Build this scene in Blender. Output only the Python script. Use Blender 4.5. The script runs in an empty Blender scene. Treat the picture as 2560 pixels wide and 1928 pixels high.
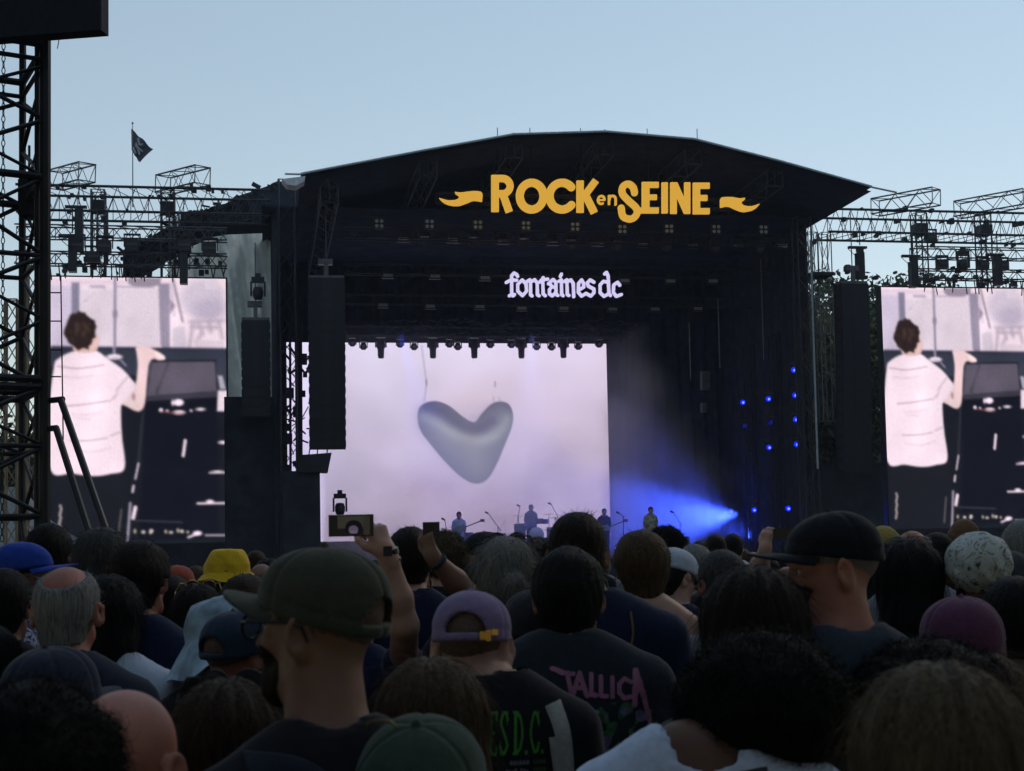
import bpy, math, random
import numpy as np
from mathutils import Vector, Matrix
from mathutils.bvhtree import BVHTree
random.seed(7)
RNG = np.random.default_rng(11)
SC = bpy.context.scene
COL = SC.collection

# ------------------------------------------------------------------ camera
F = 3500.0                       # focal length in pixels of a 2560 wide frame
PITCH, ROLL, EYE = math.radians(3.5), math.radians(1.1), 1.75
SHIFT = 376 - F * math.tan(PITCH)
cam_d = bpy.data.cameras.new('camera'); cam = bpy.data.objects.new('camera', cam_d); COL.objects.link(cam)
cf = np.array([0, math.cos(PITCH), math.sin(PITCH)]); cr = np.array([1., 0, 0]); cu = np.cross(cr, cf)
CR = cr * math.cos(ROLL) - cu * math.sin(ROLL); CU = cr * math.sin(ROLL) + cu * math.cos(ROLL)
M = Matrix.Identity(4)
for i in range(3):
    M[i][0], M[i][1], M[i][2] = CR[i], CU[i], -cf[i]
M[2][3] = EYE
cam.matrix_world = M
cam_d.sensor_width = 36; cam_d.lens = F / 2560 * 36; cam_d.shift_y = SHIFT / 2560
cam_d.clip_start = .1; cam_d.clip_end = 2000
cam_d.dof.use_dof = True; cam_d.dof.focus_distance = 16; cam_d.dof.aperture_fstop = 9
SC.camera = cam

# ------------------------------------------------------------------ sky, sun, exposure
w = bpy.data.worlds.new('World'); SC.world = w; w.use_nodes = True
nt = w.node_tree; nt.nodes.clear()
sky = nt.nodes.new('ShaderNodeTexSky'); sky.sky_type = 'NISHITA'; sky.sun_disc = False
SUN_EL, SUN_AZ = math.radians(14), math.radians(42)      # low evening sun off to the left
sky.sun_elevation = SUN_EL; sky.sun_rotation = SUN_AZ
sky.air_density = 1.0; sky.dust_density = 0.0; sky.ozone_density = 1.0; sky.altitude = 100
hs = nt.nodes.new('ShaderNodeHueSaturation'); hs.inputs['Saturation'].default_value = 1.16
bg = nt.nodes.new('ShaderNodeBackground'); bg.inputs['Strength'].default_value = .15
wo = nt.nodes.new('ShaderNodeOutputWorld')
gm = nt.nodes.new('ShaderNodeGamma'); gm.inputs[1].default_value = .5     # soft evening sky without a strong glow
ml = nt.nodes.new('ShaderNodeVectorMath'); ml.operation = 'SCALE'; ml.inputs['Scale'].default_value = 1.60
nt.links.new(sky.outputs[0], gm.inputs[0]); nt.links.new(gm.outputs[0], ml.inputs[0]); nt.links.new(ml.outputs[0], hs.inputs['Color']); nt.links.new(hs.outputs[0], bg.inputs[0]); nt.links.new(bg.outputs[0], wo.inputs[0])
sd = bpy.data.lights.new('sun', 'SUN'); sd.energy = .25; sd.angle = math.radians(12); sd.color = (1, .82, .62)
so = bpy.data.objects.new('sun', sd); COL.objects.link(so)
sdir = Vector((math.sin(SUN_AZ) * math.cos(SUN_EL + .3), math.cos(SUN_AZ) * math.cos(SUN_EL + .3), math.sin(SUN_EL + .3)))
so.rotation_euler = (-sdir).to_track_quat('-Z', 'Y').to_euler()
SC.view_settings.view_transform = 'Standard'; SC.view_settings.look = 'None'
EXPOSURE = .5; EK = 2 ** -EXPOSURE
SC.view_settings.exposure = EXPOSURE; SC.view_settings.gamma = 1
try: SC.cycles.volume_step_rate = 4.0; SC.cycles.volume_bounces = 0
except Exception: pass

# ------------------------------------------------------------------ positions
EYEV = np.array([0, 0, EYE])
def dirn(px, py):
    return cf + ((px - 1280) / F) * CR + (((964 - py) + SHIFT) / F) * CU
def P(px, py, depth):            # the place at a given distance down the field seen in that direction
    d = dirn(px, py); return EYEV + d * (depth / d[1])
YAW = math.radians(10)           # the stage front is turned ten degrees from the view
SU = np.array([math.cos(YAW), math.sin(YAW), 0]); SW = np.array([-math.sin(YAW), math.cos(YAW), 0]); SV = np.array([0, 0, 1.])
SO = P(1490, 1340, 46); SO[2] = 0
def T(u, v, w_): return SO + SU * u + SV * v + SW * w_          # stage coordinates: along, up, back
def S(px, py, w_):
    d = dirn(px, py); t = ((SO - EYEV) @ SW + w_) / (d @ SW); p = EYEV + d * t
    return float((p - SO) @ SU), float(p[2])
def ground(y):
    return -1.0 * min(1, max(0, (y - 14) / 26.0))

# ------------------------------------------------------------------ materials
MATS = {}
def srgb(r, g, b):
    f = lambda c: (c / 255 / 12.92) if c / 255 <= .04045 else ((c / 255 + .055) / 1.055) ** 2.4
    return (f(r), f(g), f(b))
def mat(name, col, rough=.8, var=.25, scale=8., bump=0., metal=0., stretch=(1, 1, 1), spec=.3, sheen=0.):
    if name in MATS: return MATS[name]
    m = bpy.data.materials.new(name); m.use_nodes = True; t = m.node_tree; b = t.nodes['Principled BSDF']
    b.inputs['Roughness'].default_value = rough; b.inputs['Metallic'].default_value = metal
    b.inputs['Specular IOR Level'].default_value = spec
    if sheen: b.inputs['Sheen Weight'].default_value = sheen; b.inputs['Sheen Roughness'].default_value = .4
    tc = t.nodes.new('ShaderNodeTexCoord'); mp = t.nodes.new('ShaderNodeMapping'); mp.inputs['Scale'].default_value = stretch
    n = t.nodes.new('ShaderNodeTexNoise'); n.inputs['Scale'].default_value = scale; n.inputs['Detail'].default_value = 5
    n.inputs['Roughness'].default_value = .62
    r = t.nodes.new('ShaderNodeValToRGB')
    r.color_ramp.elements[0].position = .3; r.color_ramp.elements[1].position = .72
    r.color_ramp.elements[0].color = tuple(c * (1 - var) for c in col) + (1,)
    r.color_ramp.elements[1].color = tuple(min(1, c * (1 + var)) for c in col) + (1,)
    t.links.new(tc.outputs['Object'], mp.inputs[0]); t.links.new(mp.outputs[0], n.inputs['Vector'])
    t.links.new(n.outputs[0], r.inputs[0]); t.links.new(r.outputs[0], b.inputs['Base Color'])
    if bump:
        bp = t.nodes.new('ShaderNodeBump'); bp.inputs['Strength'].default_value = bump; bp.inputs['Distance'].default_value = .01
        t.links.new(n.outputs[0], bp.inputs['Height']); t.links.new(bp.outputs[0], b.inputs['Normal'])
    MATS[name] = m; return m
def fabric(name, col, **k):
    a = dict(rough=.92, var=.16, scale=34, bump=.25, spec=.15, sheen=.15); a.update(k); return mat(name, col, **a)
def hairm(name, col, **k):
    a = dict(rough=.6, var=.65, scale=1., bump=.6, spec=.12, stretch=(190, 190, 14)); a.update(k); return mat(name, tuple(c * .68 for c in col), **a)
def skinm(name, col):
    return mat(name, col, rough=.55, var=.13, scale=22, bump=.12, spec=.35)
def emis(name, col, s=1.):
    if name in MATS: return MATS[name]
    m = bpy.data.materials.new(name); m.use_nodes = True; t = m.node_tree; t.nodes.clear()
    e = t.nodes.new('ShaderNodeEmission'); o = t.nodes.new('ShaderNodeOutputMaterial')
    e.inputs[0].default_value = tuple(col) + (1,); e.inputs[1].default_value = s * EK
    t.links.new(e.outputs[0], o.inputs[0]); MATS[name] = m; return m
def emis_attr(name, s=1.):       # an LED wall: picture colours held on its own pixels
    m = bpy.data.materials.new(name); m.use_nodes = True; t = m.node_tree; t.nodes.clear()
    a = t.nodes.new('ShaderNodeVertexColor'); a.layer_name = 'picture'
    e = t.nodes.new('ShaderNodeEmission'); o = t.nodes.new('ShaderNodeOutputMaterial'); e.inputs[1].default_value = s * EK
    t.links.new(a.outputs[0], e.inputs[0]); t.links.new(e.outputs[0], o.inputs[0]); MATS[name] = m; return m

# ------------------------------------------------------------------ object helpers
def tag(o, label=None, cat=None, group=None, kind=None):
    if label: o['label'] = label
    if cat: o['category'] = cat
    if group: o['group'] = group
    if kind: o['kind'] = kind
    return o
def empty(name, loc=(0, 0, 0), rz=0., label=None, cat=None, group=None):
    o = bpy.data.objects.new(name, None); COL.objects.link(o); o.location = tuple(map(float, loc)); o.rotation_euler = (0, 0, rz)
    o.empty_display_size = .1
    return tag(o, label, cat, group)
def mesh_np(name, V, Fq, m, parent=None, smooth=True, tris=None):
    me = bpy.data.meshes.new(name)
    V = np.asarray(V, dtype=np.float32); Fq = np.asarray(Fq, dtype=np.int32).reshape(-1, 4) if Fq is not None and len(Fq) else np.zeros((0, 4), np.int32)
    Tq = np.asarray(tris, dtype=np.int32).reshape(-1, 3) if tris is not None and len(tris) else np.zeros((0, 3), np.int32)
    me.vertices.add(len(V)); me.vertices.foreach_set('co', V.ravel())
    nl = len(Fq) * 4 + len(Tq) * 3
    me.loops.add(nl); me.polygons.add(len(Fq) + len(Tq))
    me.loops.foreach_set('vertex_index', np.concatenate([Fq.ravel(), Tq.ravel()]))
    st = np.concatenate([np.arange(len(Fq)) * 4, len(Fq) * 4 + np.arange(len(Tq)) * 3]).astype(np.int32)
    me.polygons.foreach_set('loop_start', st)
    me.polygons.foreach_set('use_smooth', np.full(len(st), smooth))
    me.update(calc_edges=True); me.validate()
    if m: me.materials.append(m)
    o = bpy.data.objects.new(name, me); COL.objects.link(o)
    if parent: o.parent = parent
    return o
def copy_tree(o, parent=None, loc=None, rz=None):
    c = o.copy(); COL.objects.link(c); c.parent = parent
    if loc is not None: c.location = tuple(map(float, loc))
    if rz is not None: c.rotation_euler = (0, 0, rz)
    for ch in o.children: copy_tree(ch, c)
    return c

class MB:
    """collects simple solids and links them as one mesh; points are (x,y,z) of the parent's frame, or run through fn"""
    def __init__(s, fn=None): s.v = []; s.f = []; s.t = []; s.fn = fn; s.n = 0
    def add(s, V, Q=(), Tr=()):
        V = [s.fn(*p) if s.fn else p for p in V]
        s.v += [tuple(p) for p in V]; s.f += [tuple(i + s.n for i in q) for q in Q]; s.t += [tuple(i + s.n for i in q) for q in Tr]; s.n += len(V)
    def box(s, a, b):
        (x0, y0, z0), (x1, y1, z1) = a, b
        V = [(x, y, z) for x in (x0, x1) for y in (y0, y1) for z in (z0, z1)]
        s.add(V, [(0, 1, 3, 2), (4, 6, 7, 5), (0, 4, 5, 1), (2, 3, 7, 6), (0, 2, 6, 4), (1, 5, 7, 3)])
    def tube(s, p, q, r, n=6, r2=None, cap=True):
        p, q = np.array(p, float), np.array(q, float)
        if s.fn: p, q = np.array(s.fn(*p)), np.array(s.fn(*q))
        d = q - p; L = np.linalg.norm(d)
        if L < 1e-6: return
        d /= L; a = np.cross(d, (0, 0, 1.) if abs(d[2]) < .9 else (1., 0, 0)); a /= np.linalg.norm(a); b = np.cross(d, a)
        r2 = r if r2 is None else r2; V = []
        for c, rr in ((p, r), (q, r2)):
            for i in range(n):
                t = 2 * math.pi * i / n; V.append(c + (a * math.cos(t) + b * math.sin(t)) * rr)
        Q = [(i, (i + 1) % n, n + (i + 1) % n, n + i) for i in range(n)]; Tr = []
        if cap:
            V += [p, q]
            Tr = [((i + 1) % n, i, 2 * n) for i in range(n)] + [(n + i, n + (i + 1) % n, 2 * n + 1) for i in range(n)]
        f, s.fn = s.fn, None; s.add(V, Q, Tr); s.fn = f
    def path(s, pts, r, n=6):
        for a, b in zip(pts[:-1], pts[1:]): s.tube(a, b, r, n)
    def prism(s, poly, y0, y1):      # polygon of (x,z) extruded in y, any shape without holes
        from mathutils.geometry import tessellate_polygon
        n = len(poly); V = [(x, y0, z) for x, z in poly] + [(x, y1, z) for x, z in poly]
        tr = tessellate_polygon([[Vector((x, z, 0)) for x, z in poly]])
        Tr = [tuple(t) for t in tr] + [tuple(n + i for i in reversed(t)) for t in tr]
        s.add(V, [(i, (i + 1) % n, n + (i + 1) % n, n + i) for i in range(n)], Tr)
    def lathe(s, prof, c=(0, 0, 0), n=20, axis=2):
        V = []; Q = []
        for r, h in prof:
            for i in range(n):
                t = 2 * math.pi * i / n; x, y = r * math.cos(t), r * math.sin(t)
                p = (x, y, h) if axis == 2 else ((x, h, y) if axis == 1 else (h, x, y))
                V.append((c[0] + p[0], c[1] + p[1], c[2] + p[2]))
        for k in range(len(prof) - 1):
            for i in range(n): Q.append((k * n + i, k * n + (i + 1) % n, (k + 1) * n + (i + 1) % n, (k + 1) * n + i))
        s.add(V, Q)
    def build(s, name, m, parent=None, smooth=False):
        V = np.array(s.v, float)
        o = mesh_np(name, V, s.f, m, None, smooth, s.t)
        if parent is not None:
            o.parent = parent
            pm = parent_world(parent)
            if s.fn is not None or s.world: o.matrix_parent_inverse = pm.inverted()
        return o
    world = False
def parent_world(p):
    m = Matrix.Translation(p.location) @ p.rotation_euler.to_matrix().to_4x4()
    if p.parent: m = parent_world(p.parent) @ p.matrix_parent_inverse @ m
    return m

# ------------------------------------------------------------------ distance fields -> meshes
def smin(a, b, k):
    h = np.clip(.5 + .5 * (b - a) / k, 0, 1); return b * (1 - h) + a * h - k * h * (1 - h)
def smax(a, b, k): return -smin(-a, -b, k)
def ell(p, c, r):
    q = p - np.array(c, np.float32); r = np.array(r, np.float32)
    q = q / r; k0 = np.sqrt(np.einsum('...i,...i->...', q, q)) + 1e-6; q = q / r; k1 = np.sqrt(np.einsum('...i,...i->...', q, q)) + 1e-6
    return k0 * (k0 - 1) / k1
def cone(p, a, b, ra, rb=None):
    a = np.array(a, np.float32); b = np.array(b, np.float32); rb = ra if rb is None else rb
    ba = b - a; pa = p - a; h = np.clip(pa @ ba / (ba @ ba), 0, 1)
    pa = pa - h[..., None] * ba
    return np.sqrt(np.einsum('...i,...i->...', pa, pa)) - (ra + (rb - ra) * h)
def chain(p, pts, rs, k=.012):
    d = None
    for i in range(len(pts) - 1):
        e = cone(p, pts[i], pts[i + 1], rs[i], rs[i + 1]); d = e if d is None else smin(d, e, k)
    return d
def snoise(p, f, seed, n=4):
    g = np.random.default_rng(seed); out = 0
    for i in range(n):
        v = g.normal(size=3).astype(np.float32); v *= f * (.7 + .6 * g.random()) / np.linalg.norm(v); v2 = g.normal(size=3).astype(np.float32); v2 *= f * .8 / np.linalg.norm(v2)
        out = out + np.sin(p @ v + g.random() * 6) * np.sin(p @ v2 + g.random() * 6)
    return out / n
def axis_steps(lo, hi, fine):       # fine: list of (a,b,step) bands inside [lo,hi], coarse elsewhere
    xs = [lo]
    def st(x):
        s = fine[0]
        for a, b, k in fine[1]:
            if a <= x < b: s = min(s, k)
        return s
    while xs[-1] < hi: xs.append(xs[-1] + st(xs[-1] + 1e-6))
    return np.array(xs, np.float32)
def grid_pts(xs, ys, zs):
    X, Y, Z = np.meshgrid(xs, ys, zs, indexing='ij'); return np.stack([X, Y, Z], -1)
def snets(xs, ys, zs, V):
    V = np.where(V == 0, 1e-6, V).astype(np.float32)
    ins = V < 0
    nx, ny, nz = V.shape
    cnt = np.zeros((nx - 1, ny - 1, nz - 1), np.int8)
    for i in (0, 1):
        for j in (0, 1):
            for k in (0, 1): cnt += ins[i:nx - 1 + i, j:ny - 1 + j, k:nz - 1 + k]
    act = (cnt > 0) & (cnt < 8); I, J, K = np.nonzero(act)
    idx = -np.ones(act.shape, np.int32); idx[I, J, K] = np.arange(len(I))
    acc = np.zeros((len(I), 3), np.float32); n = np.zeros(len(I), np.float32)
    cs = [(i, j, k) for i in (0, 1) for j in (0, 1) for k in (0, 1)]
    for a in cs:
        for b in cs:
            if a < b and sum(abs(x - y) for x, y in zip(a, b)) == 1:
                va = V[I + a[0], J + a[1], K + a[2]]; vb = V[I + b[0], J + b[1], K + b[2]]
                m = (va < 0) != (vb < 0); t = np.where(m, va / np.where(m, va - vb, 1), 0)[:, None]
                pa = np.stack([xs[I + a[0]], ys[J + a[1]], zs[K + a[2]]], -1); pb = np.stack([xs[I + b[0]], ys[J + b[1]], zs[K + b[2]]], -1)
                acc += np.where(m[:, None], pa + t * (pb - pa), 0); n += m
    acc /= n[:, None]
    Q = []
    for ax in range(3):
        sl0 = [slice(None)] * 3; sl1 = [slice(None)] * 3; sl0[ax] = slice(0, -1); sl1[ax] = slice(1, None)
        a = ins[tuple(sl0)]; b = ins[tuple(sl1)]; c = a != b
        i, j, k = np.nonzero(c); s = a[i, j, k]
        o = [(1, 2), (2, 0), (0, 1)][ax]
        g = [i, j, k]; ok = (g[o[0]] > 0) & (g[o[1]] > 0) & (g[o[0]] < V.shape[o[0]] - 1) & (g[o[1]] < V.shape[o[1]] - 1)
        g = [q[ok] for q in g]; s = s[ok]
        def cell(d1, d2):
            h = [q.copy() for q in g]; h[o[0]] -= d1; h[o[1]] -= d2; return idx[h[0], h[1], h[2]]
        q = np.stack([cell(1, 1), cell(0, 1), cell(0, 0), cell(1, 0)], -1)
        q[~s] = q[~s][:, ::-1]; Q.append(q)
    Q = np.concatenate(Q); Q = Q[(Q >= 0).all(1)]
    return acc, Q
def vnormals(V, Q):
    n = np.cross(V[Q[:, 2]] - V[Q[:, 0]], V[Q[:, 3]] - V[Q[:, 1]]); out = np.zeros_like(V)
    for i in range(4): np.add.at(out, Q[:, i], n)
    return out / (np.linalg.norm(out, axis=1, keepdims=True) + 1e-9)
# ================================================================== GROUND
def make_ground():
    xs = np.linspace(-240, 240, 90); ys = np.concatenate([np.linspace(-60, 60, 100), np.linspace(64, 300, 30)])
    V = np.array([(x, y, ground(y) + (.03 * math.sin(x * .7) * math.cos(y * .9) if abs(x) < 60 else 0)) for x in xs for y in ys])
    n = len(ys); Q = [(i * n + j, (i + 1) * n + j, (i + 1) * n + j + 1, i * n + j + 1) for i in range(len(xs) - 1) for j in range(n - 1)]
    o = mesh_np('ground', V, Q, mat('trampled_grass', (.06, .065, .035), .95, .5, 3, .5)); tag(o, kind='structure')
make_ground()
def make_haze():                 # thin evening dust and smoke over the whole field
    m = bpy.data.materials.new('evening_haze'); m.use_nodes = True; t = m.node_tree; t.nodes.clear(); v = t.nodes.new('ShaderNodeVolumePrincipled'); o = t.nodes.new('ShaderNodeOutputMaterial')
    v.inputs['Color'].default_value = (.72, .82, 1, 1); v.inputs['Density'].default_value = HAZE; v.inputs['Anisotropy'].default_value = .2; t.links.new(v.outputs[0], o.inputs['Volume'])
    b = MB(); b.box((-250, -70, -2.2), (250, 310, 22)); h = b.build('haze', m); tag(h, kind='stuff')
HAZE = .0006

BLACK = mat('black_stage_cloth', (.036, .041, .056), .95, .35, 2.5, .3, spec=.05)
BLACK2 = mat('black_scrim', (.032, .036, .048), .9, .4, 1.5, .3, spec=.05)
STEEL = mat('dark_painted_steel', (.03, .03, .034), .6, .3, 6, 0, .2)
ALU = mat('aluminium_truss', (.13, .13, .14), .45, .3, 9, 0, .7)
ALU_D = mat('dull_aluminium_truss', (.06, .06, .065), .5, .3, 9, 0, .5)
DARKM = mat('blackened_truss', (.03, .032, .036), .5, .3, 9, 0, .3)
HOUS = mat('black_lamp_housing', (.02, .02, .024), .5, .3, 12)
LENSW = mat('pale_reflector_glass', (.55, .57, .6), .25, .1, 10, spec=.6)

def truss(name, a, b, wd=.4, ch=.03, lace=.012, step=.5, m=None, parent=None, up=(0, 0, 1)):
    """box truss between two world points as one mesh: four chords, rings and zigzag lacing"""
    a, b = np.array(a, float), np.array(b, float); d = b - a; L = np.linalg.norm(d); d /= L
    upv = np.array(up, float)
    if abs(d @ upv) > .95: upv = np.array(SU)
    s = np.cross(d, upv); s /= np.linalg.norm(s); t = np.cross(s, d)
    mb = MB(); mb.world = True; h = wd / 2
    cn = [(-h, -h), (h, -h), (h, h), (-h, h)]; pt = lambda q, c: q + s * c[0] + t * c[1]
    for c in cn: mb.tube(pt(a, c), pt(b, c), ch, 6)
    n = max(1, round(L / step))
    for i in range(n):
        p, q = a + d * L * i / n, a + d * L * (i + 1) / n
        for k in range(4):
            c0, c1 = cn[k], cn[(k + 1) % 4]
            if (i + k) % 2: c0, c1 = c1, c0
            mb.tube(pt(p, c0), pt(q, c1), lace, 4, cap=False)
    for q in (a, b):
        for k in range(4): mb.tube(pt(q, cn[k]), pt(q, cn[(k + 1) % 4]), lace * 1.3, 4, cap=False)
    return mb.build(name, m or ALU, parent)

# ================================================================== THE STAGE
make_haze()
DECK_V = .95
stage = empty('concert_stage', T(-.8, -1, 0), 0, 'huge black covered festival stage with arched black roof behind the crowd', 'stage')
def SB(): 
    b = MB(lambda u, w_, v: T(u, v, w_)); return b
# roof skin: arched outline, front lip hangs 4 m out in front of the pillars
RW0, RW1 = -4.0, 13.0
ridge = [S(752, 437, RW0), S(1062, 378, RW0), S(1284, 338, RW0), S(1514, 331, RW0), S(1736, 350, RW0), S(1950, 405, RW0), S(2178, 469, RW0)]
b = SB(); n = len(ridge); V = []
for w_ in np.linspace(RW0, RW1, 8):
    for (u, v) in ridge: V.append((u, w_, v))
for w_ in np.linspace(RW0, RW1, 8):
    for (u, v) in ridge: V.append((u, w_, v - .12))
Q = []
for k in range(7):
    for i in range(n - 1):
        Q.append((k * n + i, k * n + i + 1, (k + 1) * n + i + 1, (k + 1) * n + i)); o_ = 8 * n
        Q.append((o_ + k * n + i, o_ + (k + 1) * n + i, o_ + (k + 1) * n + i + 1, o_ + k * n + i + 1))
b.add(V, Q); b.build('roof_skin', BLACK, stage)
# pale welt along the front lip
b = SB()
for (u0, v0), (u1, v1) in zip(ridge[:-1], ridge[1:]): b.tube((u0, RW0 - .04, v0 + .02), (u1, RW0 - .04, v1 + .02), .035, 6)
ue, ve = ridge[-1]; u2, v2 = S(2240, 482, RW0); b.tube((ue, RW0 - .04, ve), (u2, RW0 - .04, v2), .03, 6)
u0, v0 = ridge[0]; u2, v2 = S(712, 436, RW0); b.tube((u0, RW0 - .04, v0), (u2, RW0 - .04, v2), .03, 6)
b.build('roof_edge', mat('pale_roof_welt', (.42, .45, .5), .6), stage)
# white rolled flap at the left lip
b = SB(); c = S(735, 452, RW0)
b.prism([(c[0] - .35, c[1] + .02), (c[0] + .33, c[1] + .12), (c[0] + .3, c[1] - .02), (c[0] + .05, c[1] - .17), (c[0] - .2, c[1] - .14)], RW0 - .1, RW0 + .5)
b.build('roof_flap', mat('white_pvc', (.6, .62, .64), .5), stage)
# soffit lining behind the lip, seen from below: sloping dark ceiling under the rafters
def gable(w_, drop, name, v_bottom, th=.1):
    pts = [(u, v - drop) for u, v in ridge]; poly = pts + [(ridge[-1][0], v_bottom), (ridge[0][0], v_bottom)]
    b = SB(); b.prism([(u, v) for u, v in poly], w_, w_ + th); b.build(name, BLACK2, stage)
# upper back cloth hung from the roof, masks everything above the LED wall
LW = 9.5                                    # LED wall plane
b = SB()
uL, uR = -11.5, 8.6
def drape(name, u0, u1, v0, v1, w_, m=BLACK, amp=.12, wl=.55, nseg=80, rows=10):
    V = []; Q = []
    for j in range(rows + 1):
        for i in range(nseg + 1):
            u = u0 + (u1 - u0) * i / nseg; v = v0 + (v1 - v0) * j / rows
            V.append((u, w_ + amp * math.sin(u / wl * 6.28 + .6 * math.sin(v * .9 + u)) + amp * .4 * math.sin(u * 5.1 + v * .7), v))
    for j in range(rows):
        for i in range(nseg): a_ = j * (nseg + 1) + i; Q.append((a_, a_ + 1, a_ + nseg + 2, a_ + nseg + 1))
    b = SB(); b.add(V, Q); return b.build(name, m, stage, True)
drape('back_drape', -10.6, 8.2, DECK_V, 13.2, LW + 2.2, nseg=160)
vt = S(1200, 866, LW - .4)[1]
drape('border_drape', -9.8, 3.35, vt + .15, 13.0, LW - .5, nseg=120)
drape('wing_drape', S(1528, 900, LW)[0], 7.6, DECK_V, 13.0, LW + .6, nseg=60)
def sidewall(name, u, w0, w1, v0, v1, m=BLACK):
    V = []; Q = []; ns = 50
    for j in range(9):
        for i in range(ns + 1):
            w_ = w0 + (w1 - w0) * i / ns; v = v0 + (v1 - v0) * j / 8
            V.append((u + .09 * math.sin(w_ * 9 + .4 * math.sin(v)), w_, v))
    for j in range(8):
        for i in range(ns): a_ = j * (ns + 1) + i; Q.append((a_, a_ + 1, a_ + ns + 2, a_ + ns + 1))
    b = SB(); b.add(V, Q); b.build(name, m, stage, True)
sidewall('side_drape', 7.7, .3, 12, -.9, 12.3)
sidewall('side_drape', -10.3, .3, 12, -.9, 12.6)
# ceiling cloth
b = SB(); b.box((-10.7, -.2, 12.35), (7.6, 12, 12.42)); b.build('ceiling_lining', BLACK2, stage)
b = SB(); b.box((-10.7, .05, DECK_V - .2), (7.7, 12.4, DECK_V)); b.build('deck', mat('stage_plywood', (.03, .03, .035), .6, .3, 2, .1), stage)
drape('front_skirt', -10.7, 7.7, -1.1, DECK_V - .02, -.02, amp=.03, wl=.3, nseg=200, rows=3)
# front corner pillars of scaffold
for (pa, pb_) in (((2014, 590), (2022, 1330)), ((728, 500), (735, 1330))):
    u, v1 = S(*pa, -.2)
    truss('pillar', T(u - .15, -1, -.2), T(u - .15, v1 + .6, -.2), .5, .035, .014, .7, DARKM, stage)
b = SB(); u, v1 = S(2016, 600, -.5); b.tube((u + .12, -.55, 3.8), (u + .12, -.55, v1), .035, 6); b.build('edge_pole', mat('pale_pole', (.4, .47, .5), .5), stage)
for x_, y0_, y1_ in ((1903, 690, 900), (1796, 790, 920), (1724, 850, 950)):
    u, v1 = S(x_, y0_, 2); _, v0 = S(x_, y1_, 2); b = SB(); b.tube((u, 2, v0), (u, 2, v1 + .6), .02, 5); b.build('hanging_cable', mat('grey_cable', (.16, .17, .18), .6), stage)
# rafters with house-shaped ends under the lip
for (px, py) in ((1070, 415), (1284, 368), (1512, 360), (1732, 384), (1935, 440), (823, 478)):
    u, v = S(px, py, RW0 + .4); b = SB(); hw, hh = .26, .36
    prof = [(-hw, -hh), (hw, -hh), (hw, hh * .35), (0, hh * 1.15), (-hw, hh * .35)]
    for k in range(10):
        w_ = RW0 + .35 + k * 1.5
        for i in range(5):
            p, q = prof[i], prof[(i + 1) % 5]
            b.tube((u + p[0], w_, v + p[1]), (u + q[0], w_, v + q[1]), .02, 4)
        b.tube((u, w_, v - hh), (u, w_, v + hh * 1.15), .015, 4); b.tube((u - hw, w_, v + hh * .35), (u + hw, w_, v + hh * .35), .015, 4)
        if k < 9:
            for i in range(5): p, q = prof[i], prof[(i + 1) % 5]; b.tube((u + p[0], w_, v + p[1]), (u + q[0], w_ + 1.5, v + q[1]), .014, 4)
    for p in prof: b.tube((u + p[0], RW0 + .35, v + p[1]), (u + p[0], RW0 + 13.9, v + p[1]), .028, 5)
    b.build('rafter', mat('rafter_metal', (.045, .055, .06), .6, .2, 9, 0, .2), stage)

# left lean-to: sagging black cloth roof stepping down towards the side screen
def z6(X, Y): return (120 + X * .2712, 400 + Y * .2712)
wing = empty('side_wing_canopy', T(-13, -1, 3), 0, 'sagging black cloth canopy sloping down from the left side of the stage roof', 'canopy')
poly = [(2330, 165), (2140, 200), (1960, 262), (1880, 290), (1740, 335), (1730, 380), (1500, 432), (1470, 470), (1340, 462), (1300, 500), (1250, 556), (1240, 620), (1060, 630), (1030, 690), (850, 745),
        (830, 800), (690, 838), (690, 1075), (790, 1075), (840, 990), (1000, 900), (1100, 815), (1200, 735), (1350, 680), (1500, 612), (1640, 588), (2010, 575), (2330, 560)]
pts = [S(*z6(X, Y), 2.5) for X, Y in poly]
b = SB(); b.prism(pts, 2.5, 4.2); b.build('canopy_cloth', BLACK, wing)
b = SB()
rngw = random.Random(3)
for k in range(60):                                            # ragged bundled edges and cords
    t_ = rngw.random(); i = rngw.randrange(1, len(pts) - 2); p = np.array(pts[i]) * (1 - t_) + np.array(pts[i + 1]) * t_
    q = p + np.array([rngw.uniform(-.3, .3), rngw.uniform(-.25, .15)]); b.tube((p[0], 2.4, p[1]), (q[0], 2.4, q[1]), rngw.uniform(.02, .09), 5)
for k in range(26):
    i = rngw.randrange(2, 14); p = np.array(pts[i]); q = np.array(pts[i + 2 if i + 2 < 15 else 14]) - np.array([0, rngw.uniform(.1, .7)]); b.tube((p[0], 2.42, p[1] - .1), (q[0], 2.42, q[1]), .05, 5)
b.build('bundled_edge', mat('black_rope_cloth', (.035, .037, .045), .85, .3), wing)

# pale grey tarpaulin hanging behind the left wing
tarp = empty('tarpaulin', T(-12, -1, 5), 0, 'pale grey-blue creased tarpaulin hanging beside the left screen under the black canopy', 'tarpaulin')
def tp(s_, t_):
    top = S(545 + (680 - 545) * s_ - 120 * (1 - s_), 560, 5); y = 1000 - (1 - s_) * 40
    return top
V = []; Q = []; NS, NT = 90, 60
TARPM = mat('creased_tarpaulin', (.76, .8, .77), .6, .32, 1.1, .8); t_ = TARPM.node_tree; tl_ = t_.nodes.new('ShaderNodeBsdfTranslucent'); tl_.inputs[0].default_value = (.82, .88, .85, 1); mx_ = t_.nodes.new('ShaderNodeMixShader'); mx_.inputs[0].default_value = .5
t_.links.new(t_.nodes['Principled BSDF'].outputs[0], mx_.inputs[1]); t_.links.new(tl_.outputs[0], mx_.inputs[2]); t_.links.new(mx_.outputs[0], t_.nodes['Material Output'].inputs[0])
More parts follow.
